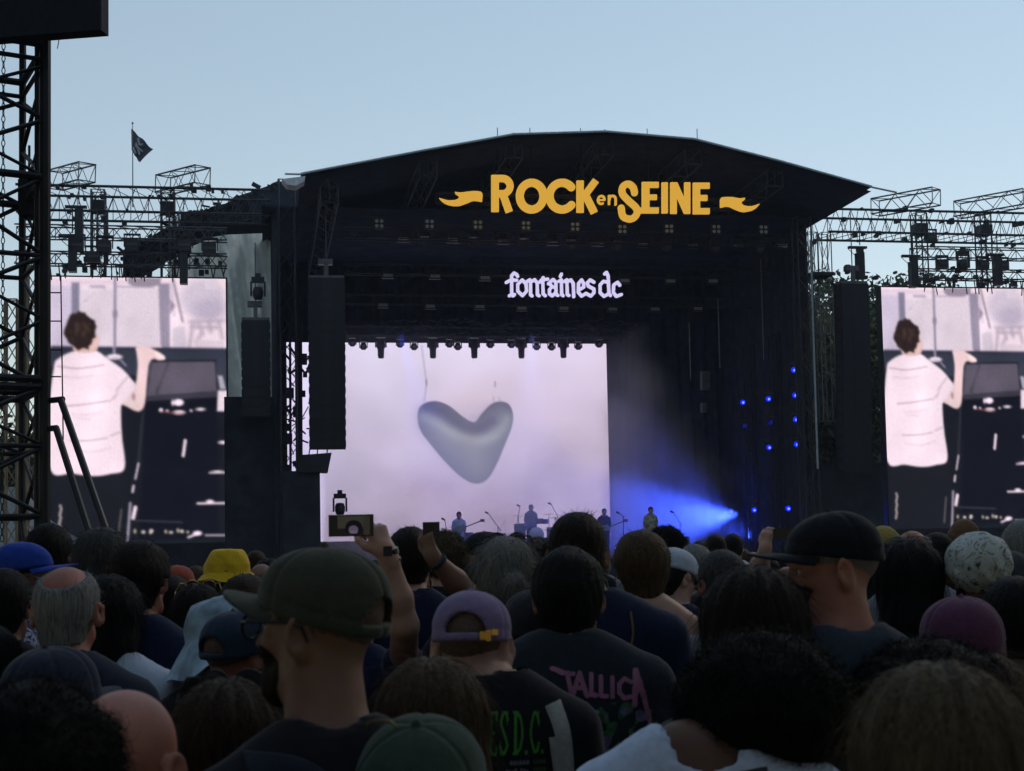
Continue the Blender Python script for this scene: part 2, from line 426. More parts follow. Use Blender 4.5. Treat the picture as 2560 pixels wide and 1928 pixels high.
uA, uB = S(415, 560, 5)[0], S(676, 560, 5)[0]; vA = S(560, 548, 5)[1]; vB = S(600, 1010, 5)[1]
for j in range(NT + 1):
    t_ = j / NT
    for i in range(NS + 1):
        s_ = i / NS
        u = uA + (uB - uA) * s_; v = vA + (vB - vA) * t_
        u += (.55 * t_ ** 1.5) * (1 - s_) * .6
        w_ = 5 + .17 * math.sin(u * 8 + 1.6 * math.sin(v * .7)) + .07 * math.sin(u * 19 + v * 2.4) + .05 * math.sin(v * 6 + u * 9) + .03 * math.sin(v * 13 - u * 11)
        V.append((u, w_, v))
for j in range(NT):
    for i in range(NS): a_ = j * (NS + 1) + i; Q.append((a_, a_ + 1, a_ + NS + 2, a_ + NS + 1))
b = SB(); b.add(V, Q); b.build('tarpaulin_sheet', TARPM, tarp, True)

# ================================================================== LED PICTURES (numpy drawing on the pixels of each wall)
def led_grid(name, u0, u1, v0, v1, w_, nx, ny, img, parent, m):
    """img: (ny,nx,3) srgb 0..255 from the top left"""
    us = np.linspace(u0, u1, nx); vs = np.linspace(v1, v0, ny)
    V = (SO + us[None, :, None] * SU + vs[:, None, None] * SV + w_ * SW).reshape(-1, 3)
    i, j = np.meshgrid(np.arange(ny - 1), np.arange(nx - 1), indexing='ij'); a = (i * nx + j).ravel()
    Q = np.stack([a, a + nx, a + nx + 1, a + 1], -1)
    o = mesh_np(name, V, Q, m, None, False); me = o.data
    c = np.clip(img / 255., 0, 1); lin = np.where(c <= .04045, c / 12.92, ((c + .055) / 1.055) ** 2.4)
    at = me.color_attributes.new('picture', 'FLOAT_COLOR', 'POINT')
    at.data.foreach_set('color', np.concatenate([lin.reshape(-1, 3), np.ones((nx * ny, 1))], 1).astype(np.float32).ravel())
    o.parent = parent; o.matrix_parent_inverse = parent_world(parent).inverted()
    return o
class Pic:
    def __init__(s, x0, y0, x1, y1, nx, ny, col):
        s.X, s.Y = np.meshgrid(np.linspace(x0, x1, nx), np.linspace(y0, y1, ny)); s.px = (x1 - x0) / nx
        s.im = np.ones((ny, nx, 3)) * np.array(col, float)
    def over(s, d, col, soft=1., a=1.):
        m = np.clip(.5 - d / (s.px * soft * 1.5), 0, 1)[..., None] * a; s.im = s.im * (1 - m) + np.array(col, float) * m
    def dpoly(s, pts):
        pts = np.array(pts, float); d = np.full(s.X.shape, 1e9); ins = np.zeros(s.X.shape, bool); n = len(pts)
        for i in range(n):
            (x0, y0), (x1, y1) = pts[i], pts[(i + 1) % n]; ex, ey = x1 - x0, y1 - y0
            t = np.clip(((s.X - x0) * ex + (s.Y - y0) * ey) / (ex * ex + ey * ey + 1e-9), 0, 1)
            d = np.minimum(d, np.hypot(s.X - x0 - t * ex, s.Y - y0 - t * ey))
            c = ((y0 > s.Y) != (y1 > s.Y)) & (s.X < ex * (s.Y - y0) / (ey if abs(ey) > 1e-9 else 1e-9) + x0); ins ^= c
        return np.where(ins, -d, d)
    def dline(s, pts, r):
        d = np.full(s.X.shape, 1e9)
        for (x0, y0), (x1, y1) in zip(pts[:-1], pts[1:]):
            ex, ey = x1 - x0, y1 - y0; t = np.clip(((s.X - x0) * ex + (s.Y - y0) * ey) / (ex * ex + ey * ey + 1e-9), 0, 1)
            d = np.minimum(d, np.hypot(s.X - x0 - t * ex, s.Y - y0 - t * ey))
        return d - r
    def poly(s, pts, col, soft=1.2, a=1.): s.over(s.dpoly(pts), col, soft, a)
    def line(s, pts, r, col, soft=1.2, a=1.): s.over(s.dline(pts, r), col, soft, a)
    def ell(s, cx, cy, rx, ry, col, soft=1.2, a=1.):
        k = np.hypot((s.X - cx) / rx, (s.Y - cy) / ry); s.over((k - 1) * min(rx, ry), col, soft, a)
def spline(pts, n=8, closed=True):
    pts = np.array(pts, float); out = []; N = len(pts)
    for i in range(N if closed else N - 1):
        p0, p1, p2, p3 = (pts[(i - 1) % N], pts[i], pts[(i + 1) % N], pts[(i + 2) % N]) if closed else (pts[max(i - 1, 0)], pts[i], pts[i + 1], pts[min(i + 2, N - 1)])
        for t in np.linspace(0, 1, n, endpoint=False):
            out.append(.5 * (2 * p1 + (p2 - p0) * t + (2 * p0 - 5 * p1 + 4 * p2 - p3) * t * t + (3 * p1 - p0 - 3 * p2 + p3) * t ** 3))
    if not closed: out.append(pts[-1])
    return out
def side_picture():
    nx, ny = 170, 260
    p = Pic(300, 118, 1312, 1665, nx, ny, (26, 29, 40))
    p.poly([(290, 100), (1330, 100), (1330, 545), (290, 530)], (222, 200, 216))
    p.poly([(290, 100), (1330, 100), (1330, 150), (290, 128)], (236, 214, 226))
    p.poly([(300, 170), (420, 170), (418, 520), (300, 520)], (204, 190, 212))
    for y in np.arange(176, 520, 9): p.line([(300, y), (930, y)], .6, (196, 182, 202), 2, .4)
    p.poly([(418, 150), (462, 150), (460, 520), (418, 520)], (128, 122, 144))
    p.poly([(470, 165), (918, 150), (920, 518), (468, 520)], (219, 203, 216))
    p.poly([(470, 160), (918, 148), (918, 182), (470, 192)], (232, 213, 224))
    for x in np.arange(525, 610, 11): p.line([(x, 168), (x + 5, 178)], 3, (150, 138, 160))
    for x in np.arange(680, 900, 13): p.line([(x, 168), (x + 6, 176)], 3, (165, 150, 172))
    p.poly([(486, 258), (556, 205), (520, 232), (500, 262)], (192, 176, 200))
    p.poly([(740, 118), (935, 118), (925, 160), (860, 172), (770, 168), (742, 150)], (146, 134, 150))
    p.poly([(918, 150), (985, 150), (985, 540), (930, 530)], (146, 136, 156))
    p.poly([(985, 120), (1330, 120), (1330, 545), (985, 545)], (236, 214, 226))
    p.ell(1175, 240, 128, 118, (204, 190, 206), 6); p.ell(1215, 300, 95, 62, (186, 173, 194), 6); p.poly([(1190, 120), (1262, 120), (1262, 188), (1190, 180)], (216, 202, 216))
    p.line([(1003, 125), (1058, 372)], 7, (150, 135, 150)); p.line([(1100, 375), (1300, 365)], 8, (184, 168, 186), 3)
    for a, b_ in (((1120, 375), (1095, 530)), ((1150, 378), (1172, 440)), ((1172, 440), (1140, 490)), ((1215, 375), (1222, 430)), ((1270, 372), (1290, 470)), ((1110, 405), (1260, 405))): p.line([a, b_], 8, (182, 166, 182), 3)
    p.poly([(1128, 480), (1300, 485), (1300, 540), (1128, 540)], (214, 196, 208)); p.line([(990, 150), (1010, 340)], 9, (206, 190, 205)); p.poly([(984, 240), (1016, 280), (984, 330)], (150, 130, 150)); p.poly([(1000, 410), (1070, 400), (1080, 530), (1000, 530)], (206, 192, 206))
    p.poly([(300, 520), (1330, 528), (1330, 545), (300, 560)], (60, 58, 78))
    p.poly([(300, 535), (1330, 542), (1330, 1680), (300, 1680)], (25, 27, 35))
    p.poly([(300, 538), (1330, 545), (1330, 800), (1250, 800), (860, 700), (300, 640)], (50, 54, 68))
    p.line([(667, 122), (664, 575)], 7, (128, 118, 140)); p.line([(660, 122), (657, 560)], 2, (190, 178, 196)); p.ell(667, 332, 14, 26, (140, 128, 150))
    p.ell(662, 582, 44, 16, (244, 226, 238)); p.ell(668, 588, 18, 6, (190, 170, 200)); p.line([(690, 610), (745, 650)], 9, (58, 54, 74)); p.line([(700, 602), (728, 632)], 2.5, (210, 200, 215))
    p.poly([(880, 606), (1250, 600), (1262, 782), (848, 812)], (88, 81, 95)); p.line([(880, 606), (1250, 602)], 5, (22, 22, 32)); p.poly([(848, 812), (1262, 782), (1258, 818), (850, 842)], (58, 54, 66))
    p.line([(975, 615), (905, 790)], 8, (62, 57, 70)); p.line([(1248, 600), (1262, 790)], 5, (30, 30, 40))
    for k in range(30): p.ell(870 + (k * 71) % 370, 640 + (k * 37) % 120, 26, 12, (96, 88, 102), 12, .18)
    p.poly([(845, 842), (1258, 818), (1258, 1640), (800, 1640)], (19, 21, 31))
    W_ = (248, 226, 240)
    for (x, y, rx, ry) in ((1032, 848, 30, 20), (1035, 906, 34, 13), (930, 892, 12, 12), (966, 896, 8, 7), (1105, 896, 8, 7), (1160, 888, 26, 9), (1290, 1083, 26, 10), (1258, 1252, 28, 6), (1212, 1427, 22, 11), (1138, 1610, 26, 14), (998, 850, 8, 16)): p.ell(x, y, rx, ry, W_)
    p.line([(1210, 1260), (1330, 1260)], 4, W_); p.line([(1140, 1437), (1330, 1437)], 6, W_); p.line([(1070, 1070), (1058, 1158)], 9, W_); p.poly([(1262, 778), (1330, 778), (1330, 902), (1256, 900)], (232, 212, 224)); p.poly([(1262, 690), (1290, 690), (1310, 770), (1275, 770)], (170, 164, 178))
    p.line([(1085, 1632), (1140, 1612)], 6, W_); p.line([(1185, 1622), (1330, 1625)], 4.5, W_, a=.85); p.line([(930, 902), (1060, 912)], 3, (150, 80, 80))
    for k, x in enumerate((778, 826, 866, 872, 955, 985, 1025, 1048, 1082)): p.ell(x, 1597 + (k % 3) * 5 - 5, 8 + (k % 2) * 4, 12 - (k % 3) * 2, (214, 196, 190) if k % 2 else (196, 180, 150))
    p.line([(780, 1530), (1050, 1545)], 2, (90, 90, 105)); p.poly([(300, 1655), (1330, 1640), (1330, 1680), (300, 1680)], (24, 30, 36))
    # singer: dark trousers, pale striped shirt, raised arm, tousled dark hair
    p.poly([(318, 1235), (722, 1235), (745, 1400), (705, 1680), (330, 1680)], (27, 28, 36))
    for y in range(1440, 1600, 17): p.ell(355 + (y % 3) * 3 - (y - 1440) * .06, y, 7, 8, (206, 190, 186)); p.ell(700 - (y - 1440) * .12, y + 30, 5, 6, (150, 140, 140), a=.8)
    p.line([(800, 1200), (781, 1290)], 5, W_); p.line([(771, 1330), (765, 1365)], 6, W_); p.line([(752, 1430), (735, 1650)], 7, (170, 158, 176)); p.line([(781, 1455), (768, 1515)], 11, W_); p.line([(830, 850), (800, 1190)], 5, (50, 50, 62))
    skin = (238, 205, 208)
    p.poly(spline([(700, 850), (745, 815), (782, 745), (796, 640), (790, 560), (785, 528), (815, 520), (850, 520), (895, 540), (945, 570), (952, 592), (920, 602), (888, 592), (862, 622), (852, 700), (838, 850), (812, 896), (780, 896), (735, 872)], 4), skin)
    p.line([(800, 525), (930, 520)], 5, (228, 200, 208)); p.line([(905, 560), (945, 588)], 10, (250, 226, 224)); p.ell(772, 812, 8, 20, (140, 100, 110), a=.8)
    p.poly(spline([(318, 640), (345, 592), (410, 556), (470, 545), (555, 545), (622, 590), (705, 650), (760, 710), (783, 752), (745, 820), (705, 858), (700, 930), (706, 1050), (720, 1228), (640, 1260), (540, 1272), (420, 1256), (300, 1236), (290, 900)], 5), (244, 221, 233))
    st = (168, 142, 154)
    p.line(spline([(340, 637), (440, 650), (520, 642), (600, 628)], 6, False), 2.4, st); p.line([(672, 778), (742, 695)], 2.4, st)
    p.line(spline([(385, 866), (470, 860), (560, 848), (640, 835)], 6, False), 2.6, st); p.line([(652, 825), (676, 798)], 2.4, st); p.line(spline([(410, 1068), (520, 1066), (620, 1052)], 6, False), 2.2, st); p.line([(640, 1040), (692, 1018)], 2.2, st)
    for pts in ([(360, 695), (460, 703), (540, 690)], [(420, 915), (500, 918), (590, 905)], [(430, 1122), (540, 1132), (640, 1110)], [(440, 938), (520, 944)], [(700, 740), (660, 830)]): p.line(spline(pts, 6, False), 1.6, (214, 188, 200), 2)
    p.poly(spline([(430, 545), (440, 500), (540, 470), (560, 440), (572, 490), (560, 545), (500, 560)], 4), (218, 180, 176)); p.ell(548, 490, 18, 40, (226, 190, 184))
    g = np.random.default_rng(2); hp = []
    for k in range(34):
        a = k / 34 * 2 * math.pi; r = 1 + g.uniform(-.09, .1); hp.append((468 + 88 * r * math.cos(a), 428 + 104 * r * math.sin(a)))
    hp = [(x, min(y, 520)) for x, y in hp]; p.poly(hp, (44, 32, 31)); p.poly([(420, 480), (520, 480), (515, 540), (485, 530), (455, 545), (430, 520)], (44, 32, 31))
    for k in range(26):
        a = g.uniform(0, 6.28); r = g.uniform(.1, .8); x, y = 468 + 80 * r * math.cos(a), 425 + 95 * r * math.sin(a); p.line([(x, y), (x + g.uniform(-16, 16), y + g.uniform(8, 26))], 3, (78, 58, 50), 2, .7)
    # camera softness, uneven exposure and the faint column pattern of the panels
    for s_, a_ in ((42, 5.), (17, 3.5)):
        cx = g.uniform(300, 1312, 60); cy = g.uniform(118, 1665, 60)
        for k in range(60): p.im += (np.exp(-(((p.X - cx[k]) / s_ / 1.6) ** 2 + ((p.Y - cy[k]) / s_ / 2.2) ** 2)) * a_ * (1 if k % 2 else -1))[..., None] * np.array((1, .95, 1.05)) * np.clip(p.im / 120, .3, 1.2)
    sh = np.clip((p.X - 560) / 200, 0, 1) * np.clip((p.Y - 560) / 60, 0, 1) * np.clip((1240 - p.Y) / 60, 0, 1) * (p.X < 800); p.im -= (sh * 9)[..., None] * np.clip((p.im - 190) / 30, 0, 1)
    for _ in range(2): p.im[1:-1, 1:-1] = (p.im[1:-1, 1:-1] * 2 + p.im[:-2, 1:-1] + p.im[2:, 1:-1] + p.im[1:-1, :-2] + p.im[1:-1, 2:]) / 6
    p.im[:, ::3] -= 2.5; p.im += g.normal(0, 3.0, p.im.shape[:2] + (1,)) * np.clip(p.im / 140, .35, 1); return p.im, nx, ny
SIDE = side_picture()
LEDM = emis_attr('led_wall_light', 1.12)
def side_screen(u0, u1, v1, v0, w_, label, left):
    r = empty('led_screen', T((u0 + u1) / 2, -1, w_), 0, label, 'video screen', 'side video screens')
    b = SB(); b.box((u0 - .3, w_ - .02, -1.1), (u1 + .3, w_ + .6, v0 - .06)); b.build('base_skirt', BLACK2, r)
    led_grid('screen_face', u0, u1, v0, v1, w_, SIDE[1], SIDE[2], SIDE[0], r, LEDM)
    b = SB(); b.box((u0 - .05, w_ + .01, v0 - .1), (u1 + .05, w_ + .35, v1 + .05)); b.build('screen_frame', STEEL, r)
    for u in np.linspace(u0 + .4, u1 - .4, 5):
        b = SB(); b.tube((u, w_ + .2, v1 + .04), (u - .08, w_ + .2, v1 + .45), .02, 5); b.tube((u, w_ + .2, v1 + .04), (u + .08, w_ + .2, v1 + .45), .02, 5); b.build('hanging_bracket', STEEL, r)
    return r
uL0, vT = S(127, 692, 1); uL1, _ = S(564, 697, 1); vBt = S(350, 1360, 1)[1]
side_screen(uL0, uL1, vT, vBt, 1, 'tall bright screen at left between scaffold tower and stage, singer seen from behind', 1)
uR0, _ = S(2203, 724, 1); side_screen(uR0, uR0 + (uL1 - uL0), vT, vBt, 1, 'tall bright screen at right edge of the photo beside the trees, showing the same singer', 0)

def centre_picture():
    x0, y0, x1, y1 = 716, 856, 1522, 1345; nx, ny = 330, 200
    p = Pic(x0, y0, x1, y1, nx, ny, (208, 196, 224))
    t = ((p.Y - y0) / (y1 - y0))[..., None]; s_ = ((p.X - x0) / (x1 - x0))[..., None]
    top, bot = np.array((226, 215, 241.)), np.array((192, 179, 217.)); p.im = top * (1 - t ** 1.3) + bot * t ** 1.3
    p.im = p.im + (s_ - .5) * np.array((2, -6, -8.))
    g = np.random.default_rng(5)
    for k in range(46):
        cx, cy = g.uniform(x0, x1), g.uniform(y0, y1); rx, ry = g.uniform(50, 150), g.uniform(25, 70); d = np.exp(-(((p.X - cx) / rx) ** 2 + ((p.Y - cy) / ry) ** 2))[..., None]
        p.im += d * np.array(((-5, -5, -3.), (4, 3, 2.), (3, -1, -3.), (-6, -6, -4.))[k % 4]) * (.35 + .8 * t)
    z = lambda X, Y: (675 + X * .3978, 800 + Y * .3978)
    hz = [(1000, 507), (930, 535), (908, 600), (925, 690), (985, 775), (1080, 890), (1180, 985), (1265, 1026), (1340, 1000), (1395, 920), (1450, 800), (1500, 680), (1514, 600), (1490, 530), (1432, 510), (1370, 530), (1310, 590), (1265, 640), (1200, 610), (1120, 545), (1060, 515)]
    gh = [(960, 512), (885, 545), (868, 620), (890, 705), (960, 790), (1060, 890), (1200, 1000)]
    p.over(p.dpoly([z(a - 36, b_ + 2) for a, b_ in hz]), (190, 180, 212), 6, .6)
    H = spline([z(*q) for q in hz], 6); d = p.dpoly(H)
    dep = np.clip(-d / 62, 0, 1); base = np.array((146, 148, 168.)); rim = np.array((116, 117, 138.))
    colr = rim * (1 - dep[..., None] ** .7) + base * dep[..., None] ** .7
    # glossy balloon modelling inside the video picture
    up = np.clip(1 - (p.Y - 1002) / 90, 0, 1)[..., None]; colr = colr - up * np.array((34, 34, 26.)) * .7
    ln = p.dline([z(*q) for q in spline([(945, 605), (1020, 640), (1110, 690), (1220, 735), (1300, 752), (1370, 735), (1430, 690), (1478, 620)], 6, False)], 0)
    colr = colr + np.exp(-(ln / 15) ** 2)[..., None] * np.array((27, 29, 22.)); 
    ln2 = p.dline([z(*q) for q in spline([(975, 545), (1060, 580), (1150, 650), (1230, 690), (1310, 680), (1380, 640)], 6, False)], 0); colr -= np.exp(-(ln2 / 16) ** 2)[..., None] * np.array((24, 26, 22.))
    lo = np.clip((p.Y - 1090) / 110, 0, 1)[..., None]; colr = colr * (1 - lo * .15) + np.array((126, 124, 170.)) * lo * .15
    m = np.clip(.5 - d / 5, 0, 1)[..., None] * .97; p.im = p.im * (1 - m) + colr * m
    p.line([z(940, 160), z(968, 400), z(950, 505)], .5, (150, 142, 170), 2, .8); p.line([z(966, 375), z(966, 402)], 1.3, (120, 112, 140)); p.line([z(1402, 385), z(1402, 415)], 1.3, (140, 132, 160)); p.line([z(1390, 480), z(1392, 510)], .6, (150, 142, 170), 2, .7); p.line([z(1425, 480), z(1435, 510)], .6, (150, 142, 170), 2, .7)
    return p.im, nx, ny, (x0, y0, x1, y1)
CP = centre_picture()
r = empty('led_wall', T(-3.5, DECK_V, LW), 0, 'huge pale lavender screen at the back of the stage showing a silver heart balloon', 'video screen')
u0, v1 = S(716, 856, LW); u1 = S(1521, 1100, LW)[0]; v0 = S(1300, 1345, LW)[1]
led_grid('screen_face', u0, u1, v0, v1, LW, CP[1], CP[2], CP[0], r, LEDM)
b = SB(); b.box((u0 - .05, LW + .02, v0 - .05), (u1 + .03, LW + .4, v1 + .05)); b.build('screen_frame', STEEL, r)

# ================================================================== SIGNS
def box2(X, Y, x0, y0, x1, y1, hw):
    d = np.array([x1 - x0, y1 - y0], float); L = np.hypot(*d); d /= L; cx, cy = (x0 + x1) / 2, (y0 + y1) / 2
    a = abs((X - cx) * d[0] + (Y - cy) * d[1]) - L / 2; b_ = abs(-(X - cx) * d[1] + (Y - cy) * d[0]) - hw
    return np.maximum(a, b_)
def rect2(X, Y, x0, y0, x1, y1): return np.maximum(abs(X - (x0 + x1) / 2) - (x1 - x0) / 2, abs(Y - (y0 + y1) / 2) - (y1 - y0) / 2)
def line2(X, Y, pts, r):
    d = np.full(X.shape, 1e9)
    for (x0, y0), (x1, y1) in zip(pts[:-1], pts[1:]):
        ex, ey = x1 - x0, y1 - y0; t = np.clip(((X - x0) * ex + (Y - y0) * ey) / (ex * ex + ey * ey + 1e-9), 0, 1); d = np.minimum(d, np.hypot(X - x0 - t * ex, Y - y0 - t * ey))
    return d - r
def poly2(X, Y, pts):
    p = Pic.__new__(Pic); p.X, p.Y = X, Y; return p.dpoly(pts)
def arc(cx, cy, rx, ry, a0, a1, n=24): return [(cx + rx * math.cos(math.radians(a)), cy - ry * math.sin(math.radians(a))) for a in np.linspace(a0, a1, n)]
def glyph(name, fn, x0, y0, x1, y1, step, tf, depth, m, parent):
    """a raised letter: 2D field fn(X,Y) over a pixel box, mapped by tf(x,y)->(u,v), given real thickness"""
    xs = np.arange(x0 - 2 * step, x1 + 3 * step, step, dtype=np.float32); ys = np.arange(y0 - 2 * step, y1 + 3 * step, step, dtype=np.float32); zs = np.array([-2, -1, 0, 1, 2, 3], np.float32)
    X, Y = np.meshgrid(xs, ys, indexing='ij'); d = fn(X, Y)
    V3 = np.maximum(d[:, :, None] / step, np.abs(zs - .5)[None, None] - 1.0)
    V, Q = snets(xs, ys, zs, V3)
    W_ = np.array([tf(x, y, z) for x, y, z in V]); o = mesh_np(name, W_, Q, m, None, False)
    o.parent = parent; o.matrix_parent_inverse = parent_world(parent).inverted(); return o
WS = -3.2
zl = lambda X, Y: (1080 + X * .37975, 400 + Y * .37975)
lg = empty('illuminated_sign', T(*S(1500, 500, WS)[:1], 11, WS), 0, 'large amber ROCK en SEINE lettering with two flames glowing under the stage roof', 'sign')
AMB = emis('amber_led', srgb(214, 164, 62), 1.0)
def tf_logo(x, y, z):
    u, v = S(*zl(x, y), WS); return T(u, v, WS - z * .05)
GL = {
 'R': (lambda X, Y: np.minimum(np.minimum(rect2(X, Y, 388, 100, 440, 346), line2(X, Y, [(415, 124)] + arc(463, 174, 50, 50, 90, -90) + [(430, 224)], 24)), box2(X, Y, 462, 215, 508, 346, 25)), 380, 90, 545, 355),
 'O': (lambda X, Y: line2(X, Y, arc(655, 240, 78, 88, 0, 360, 48), 27), 545, 120, 765, 360),
 'C': (lambda X, Y: line2(X, Y, arc(855, 240, 82, 88, 42, 318, 40), 27), 742, 120, 945, 360),
 'K': (lambda X, Y: np.minimum(np.minimum(rect2(X, Y, 948, 136, 998, 350), box2(X, Y, 985, 262, 1078, 136, 24)), box2(X, Y, 1000, 215, 1068, 352, 25)), 940, 120, 1105, 365),
 'e': (lambda X, Y: np.minimum(line2(X, Y, arc(1113, 265, 22, 26, 0, 300, 24), 7.5), line2(X, Y, [(1094, 266), (1134, 266)], 6)), 1080, 225, 1148, 305),
 'n': (lambda X, Y: np.minimum(rect2(X, Y, 1156, 232, 1172, 298), line2(X, Y, [(1168, 262)] + arc(1187, 258, 20, 20, 160, 0, 10) + [(1207, 296)], 8)), 1150, 225, 1222, 305),
 'S': (lambda X, Y: line2(X, Y, spline([(1332, 218), (1322, 182), (1290, 160), (1256, 178), (1252, 222), (1290, 268), (1338, 312), (1350, 346), (1330, 380), (1296, 391), (1256, 372), (1244, 318)], 6, False), 23), 1215, 125, 1385, 420),
 'E': (lambda X, Y: np.minimum.reduce([rect2(X, Y, 1378, 146, 1430, 355), rect2(X, Y, 1378, 146, 1492, 186), rect2(X, Y, 1378, 228, 1480, 266), rect2(X, Y, 1350, 314, 1492, 355)]), 1345, 140, 1500, 362),
 'I': (lambda X, Y: rect2(X, Y, 1508, 148, 1552, 355), 1500, 140, 1560, 362),
 'N': (lambda X, Y: np.minimum.reduce([rect2(X, Y, 1566, 148, 1610, 357), rect2(X, Y, 1658, 148, 1700, 357), np.maximum(box2(X, Y, 1580, 130, 1690, 375, 22), rect2(X, Y, 1566, 148, 1700, 357))]), 1560, 140, 1708, 362),
 'E2': (lambda X, Y: np.minimum.reduce([rect2(X, Y, 1714, 150, 1764, 360), rect2(X, Y, 1714, 150, 1826, 192), rect2(X, Y, 1714, 232, 1812, 272), rect2(X, Y, 1714, 318, 1826, 360)]), 1705, 142, 1835, 368),
}
for k, (fn, x0_, y0_, x1_, y1_) in GL.items(): glyph('letter', fn, x0_, y0_, x1_, y1_, 4.0, tf_logo, .05, AMB, lg)
fl = spline([(42, 250), (70, 280), (110, 300), (170, 307), (225, 290), (275, 272), (330, 280)], 5, False) + [(332, 226)] + spline([(320, 210), (280, 206), (230, 210), (185, 216), (148, 210)], 4, False) + spline([(155, 228), (176, 244), (160, 262), (110, 268), (70, 258)], 4, False)
glyph('flame', lambda X, Y: poly2(X, Y, fl), 35, 200, 340, 315, 4.0, tf_logo, .05, AMB, lg)
fr = [(2202 - x * 1.0, y + 40 - 2) for x, y in fl]; fr = [(1893 + (x - 1870) * .915, y) for x, y in fr]
glyph('flame', lambda X, Y: poly2(X, Y, fr), 1880, 232, 2170, 355, 4.0, tf_logo, .05, AMB, lg)
for x_ in (440, 655, 990, 1430, 1760):
    b = SB(); u, v = S(*zl(x_, 120), WS); b.tube((u, WS + .1, v - .2), (u, WS + .1, v + 1.6), .012, 4); b.build('hanging_wire', STEEL, lg)
u, v = S(*zl(40, 230), WS); u2, _ = S(*zl(2160, 230), WS); truss('carrier_truss', T(u, v, WS + .45), T(u2, v, WS + .45), .3, .022, .01, .4, BLACK2, lg)

WB = 1.5
bs = empty('illuminated_sign', T(S(1400, 700, WB)[0], 8, WB), 0, 'white gothic lettering fontaines dc glowing in the dark above the stage', 'sign')
LAV = emis('lavender_led', srgb(214, 206, 246), 1.0)
zf = lambda X, Y: (1240 + X * .1537, 660 + Y * .1537)
def tf_band(x, y, z):
    u, v = S(*zf(x, y), WB); return T(u, v, WB - z * .04)
R_ = 27
FD = [
 ([[(350, 205), (335, 175), (290, 150), (252, 195), (255, 500), (275, 522), (300, 500)], [(165, 305), (240, 262), (335, 268)], [(215, 520), (255, 500)]]),
 ([[(425, 262), (352, 335), (352, 445), (430, 518), (496, 445), (488, 330), (425, 262)]]),
 ([[(500, 290), (548, 260), (560, 300), (560, 505), (585, 522)], [(560, 300), (625, 258), (668, 310), (672, 505), (700, 520)]]),
 ([[(765, 225), (760, 300), (765, 490), (800, 520)], [(705, 300), (740, 262), (840, 250)]]),
 ([[(850, 325), (925, 255), (972, 300), (975, 500), (1005, 515)], [(972, 380), (905, 375), (868, 420), (868, 490), (915, 522), (965, 470)], [(890, 345), (870, 330)]]),
 ([[(1020, 285), (1062, 262), (1065, 500), (1090, 520)], [(1062, 168), (1045, 208)]]),
 ([[(1110, 290), (1150, 260), (1158, 500), (1185, 515)], [(1158, 290), (1215, 262), (1255, 320), (1262, 535)]]),
 ([[(1340, 430), (1425, 380), (1425, 320), (1390, 262), (1340, 320), (1335, 460), (1390, 525), (1450, 490)]]),
 ([[(1590, 300), (1530, 262), (1482, 310), (1500, 365), (1590, 410), (1592, 470), (1540, 525), (1460, 480)]]),
 ([[(1765, 165), (1795, 140), (1822, 200), (1835, 490), (1860, 515)], [(1825, 300), (1745, 285), (1690, 345), (1692, 470), (1755, 530), (1825, 490)]]),
 ([[(2010, 350), (1975, 300), (1912, 345), (1905, 465), (1955, 530), (2035, 500)]]),
]
for strokes in FD:
    xs_ = [x for s_ in strokes for x, y in s_]; ys_ = [y for s_ in strokes for x, y in s_]
    glyph('letter', lambda X, Y, st=strokes: np.minimum.reduce([line2(X, Y, s_, R_) for s_ in st]), min(xs_) - R_, min(ys_) - R_, max(xs_) + R_, max(ys_) + R_, 7.0, tf_band, .05, LAV, bs)
truss('carrier_truss', T(S(1180, 640, WB)[0], S(1400, 655, WB)[1], WB + .3), T(S(1640, 640, WB)[0], S(1400, 655, WB)[1], WB + .3), .3, .02, .01, .4, BLACK2, bs)
for strokes_x in (300, 900, 1400, 1830):
    u, v = S(*zf(strokes_x, 300), WB); b = SB(); b.tube((u, WB + .1, v), (u, WB + .1, S(1400, 655, WB)[1]), .012, 4); b.build('hanging_wire', STEEL, bs)
# ================================================================== PEOPLE
def rot2(p, a):
    c, s = math.cos(a), math.sin(a); R = np.array([[c, s, 0], [-s, c, 0], [0, 0, 1]], np.float32)   # world -> rotated by a
    return p @ R.T
def head_field(q, fem=False, ears=True):
    """q in head frame: x right, y forward, z up, origin at ear level"""
    d = ell(q, (0, -.012, .035), (.074, .096, .086))
    d = smin(d, ell(q, (0, .025, -.03), (.056, .066, .082)), .035)
    d = smin(d, cone(q, (-.022, .062, -.088), (.022, .062, -.088), .02), .03)
    jw = .046 if fem else .052
    for s in (-1, 1):
        d = smin(d, cone(q, (s * jw, -.0, -.062), (s * .022, .055, -.088), .019, .017), .025)
        d = smin(d, ell(q, (s * .04, .06, -.02), (.022, .018, .018)), .02)
        d = smax(d, -(np.sqrt(((q - np.array((s * .032, .1, .006), np.float32)) ** 2).sum(-1)) - .014), .014)
    d = smin(d, cone(q, (-.036, .078, .026), (.036, .078, .026), .009), .016)
    d = smin(d, cone(q, (0, .084, .012), (0, .106, -.026), .007, .012), .012)
    d = smin(d, cone(q, (-.014, .086, -.034), (.014, .086, -.034), .009), .01)
    d = smin(d, cone(q, (-.017, .082, -.056), (.017, .082, -.056), .006), .008)
    d = smin(d, cone(q, (-.015, .079, -.066), (.015, .079, -.066), .007), .008)
    if ears:
        for s in (-1, 1):
            e = ell(rot2(q - np.array((s * .086, -.014, -.006), np.float32), -s * .6), (0, 0, 0), (.0095, .023, .035))
            e = smax(e, -ell(rot2(q - np.array((s * .086, -.014, -.006), np.float32), -s * .6), (s * .009, .004, .005), (.0105, .013, .022)), .004)
            d = smin(d, e, .006)
    return d
class Body:
    pass
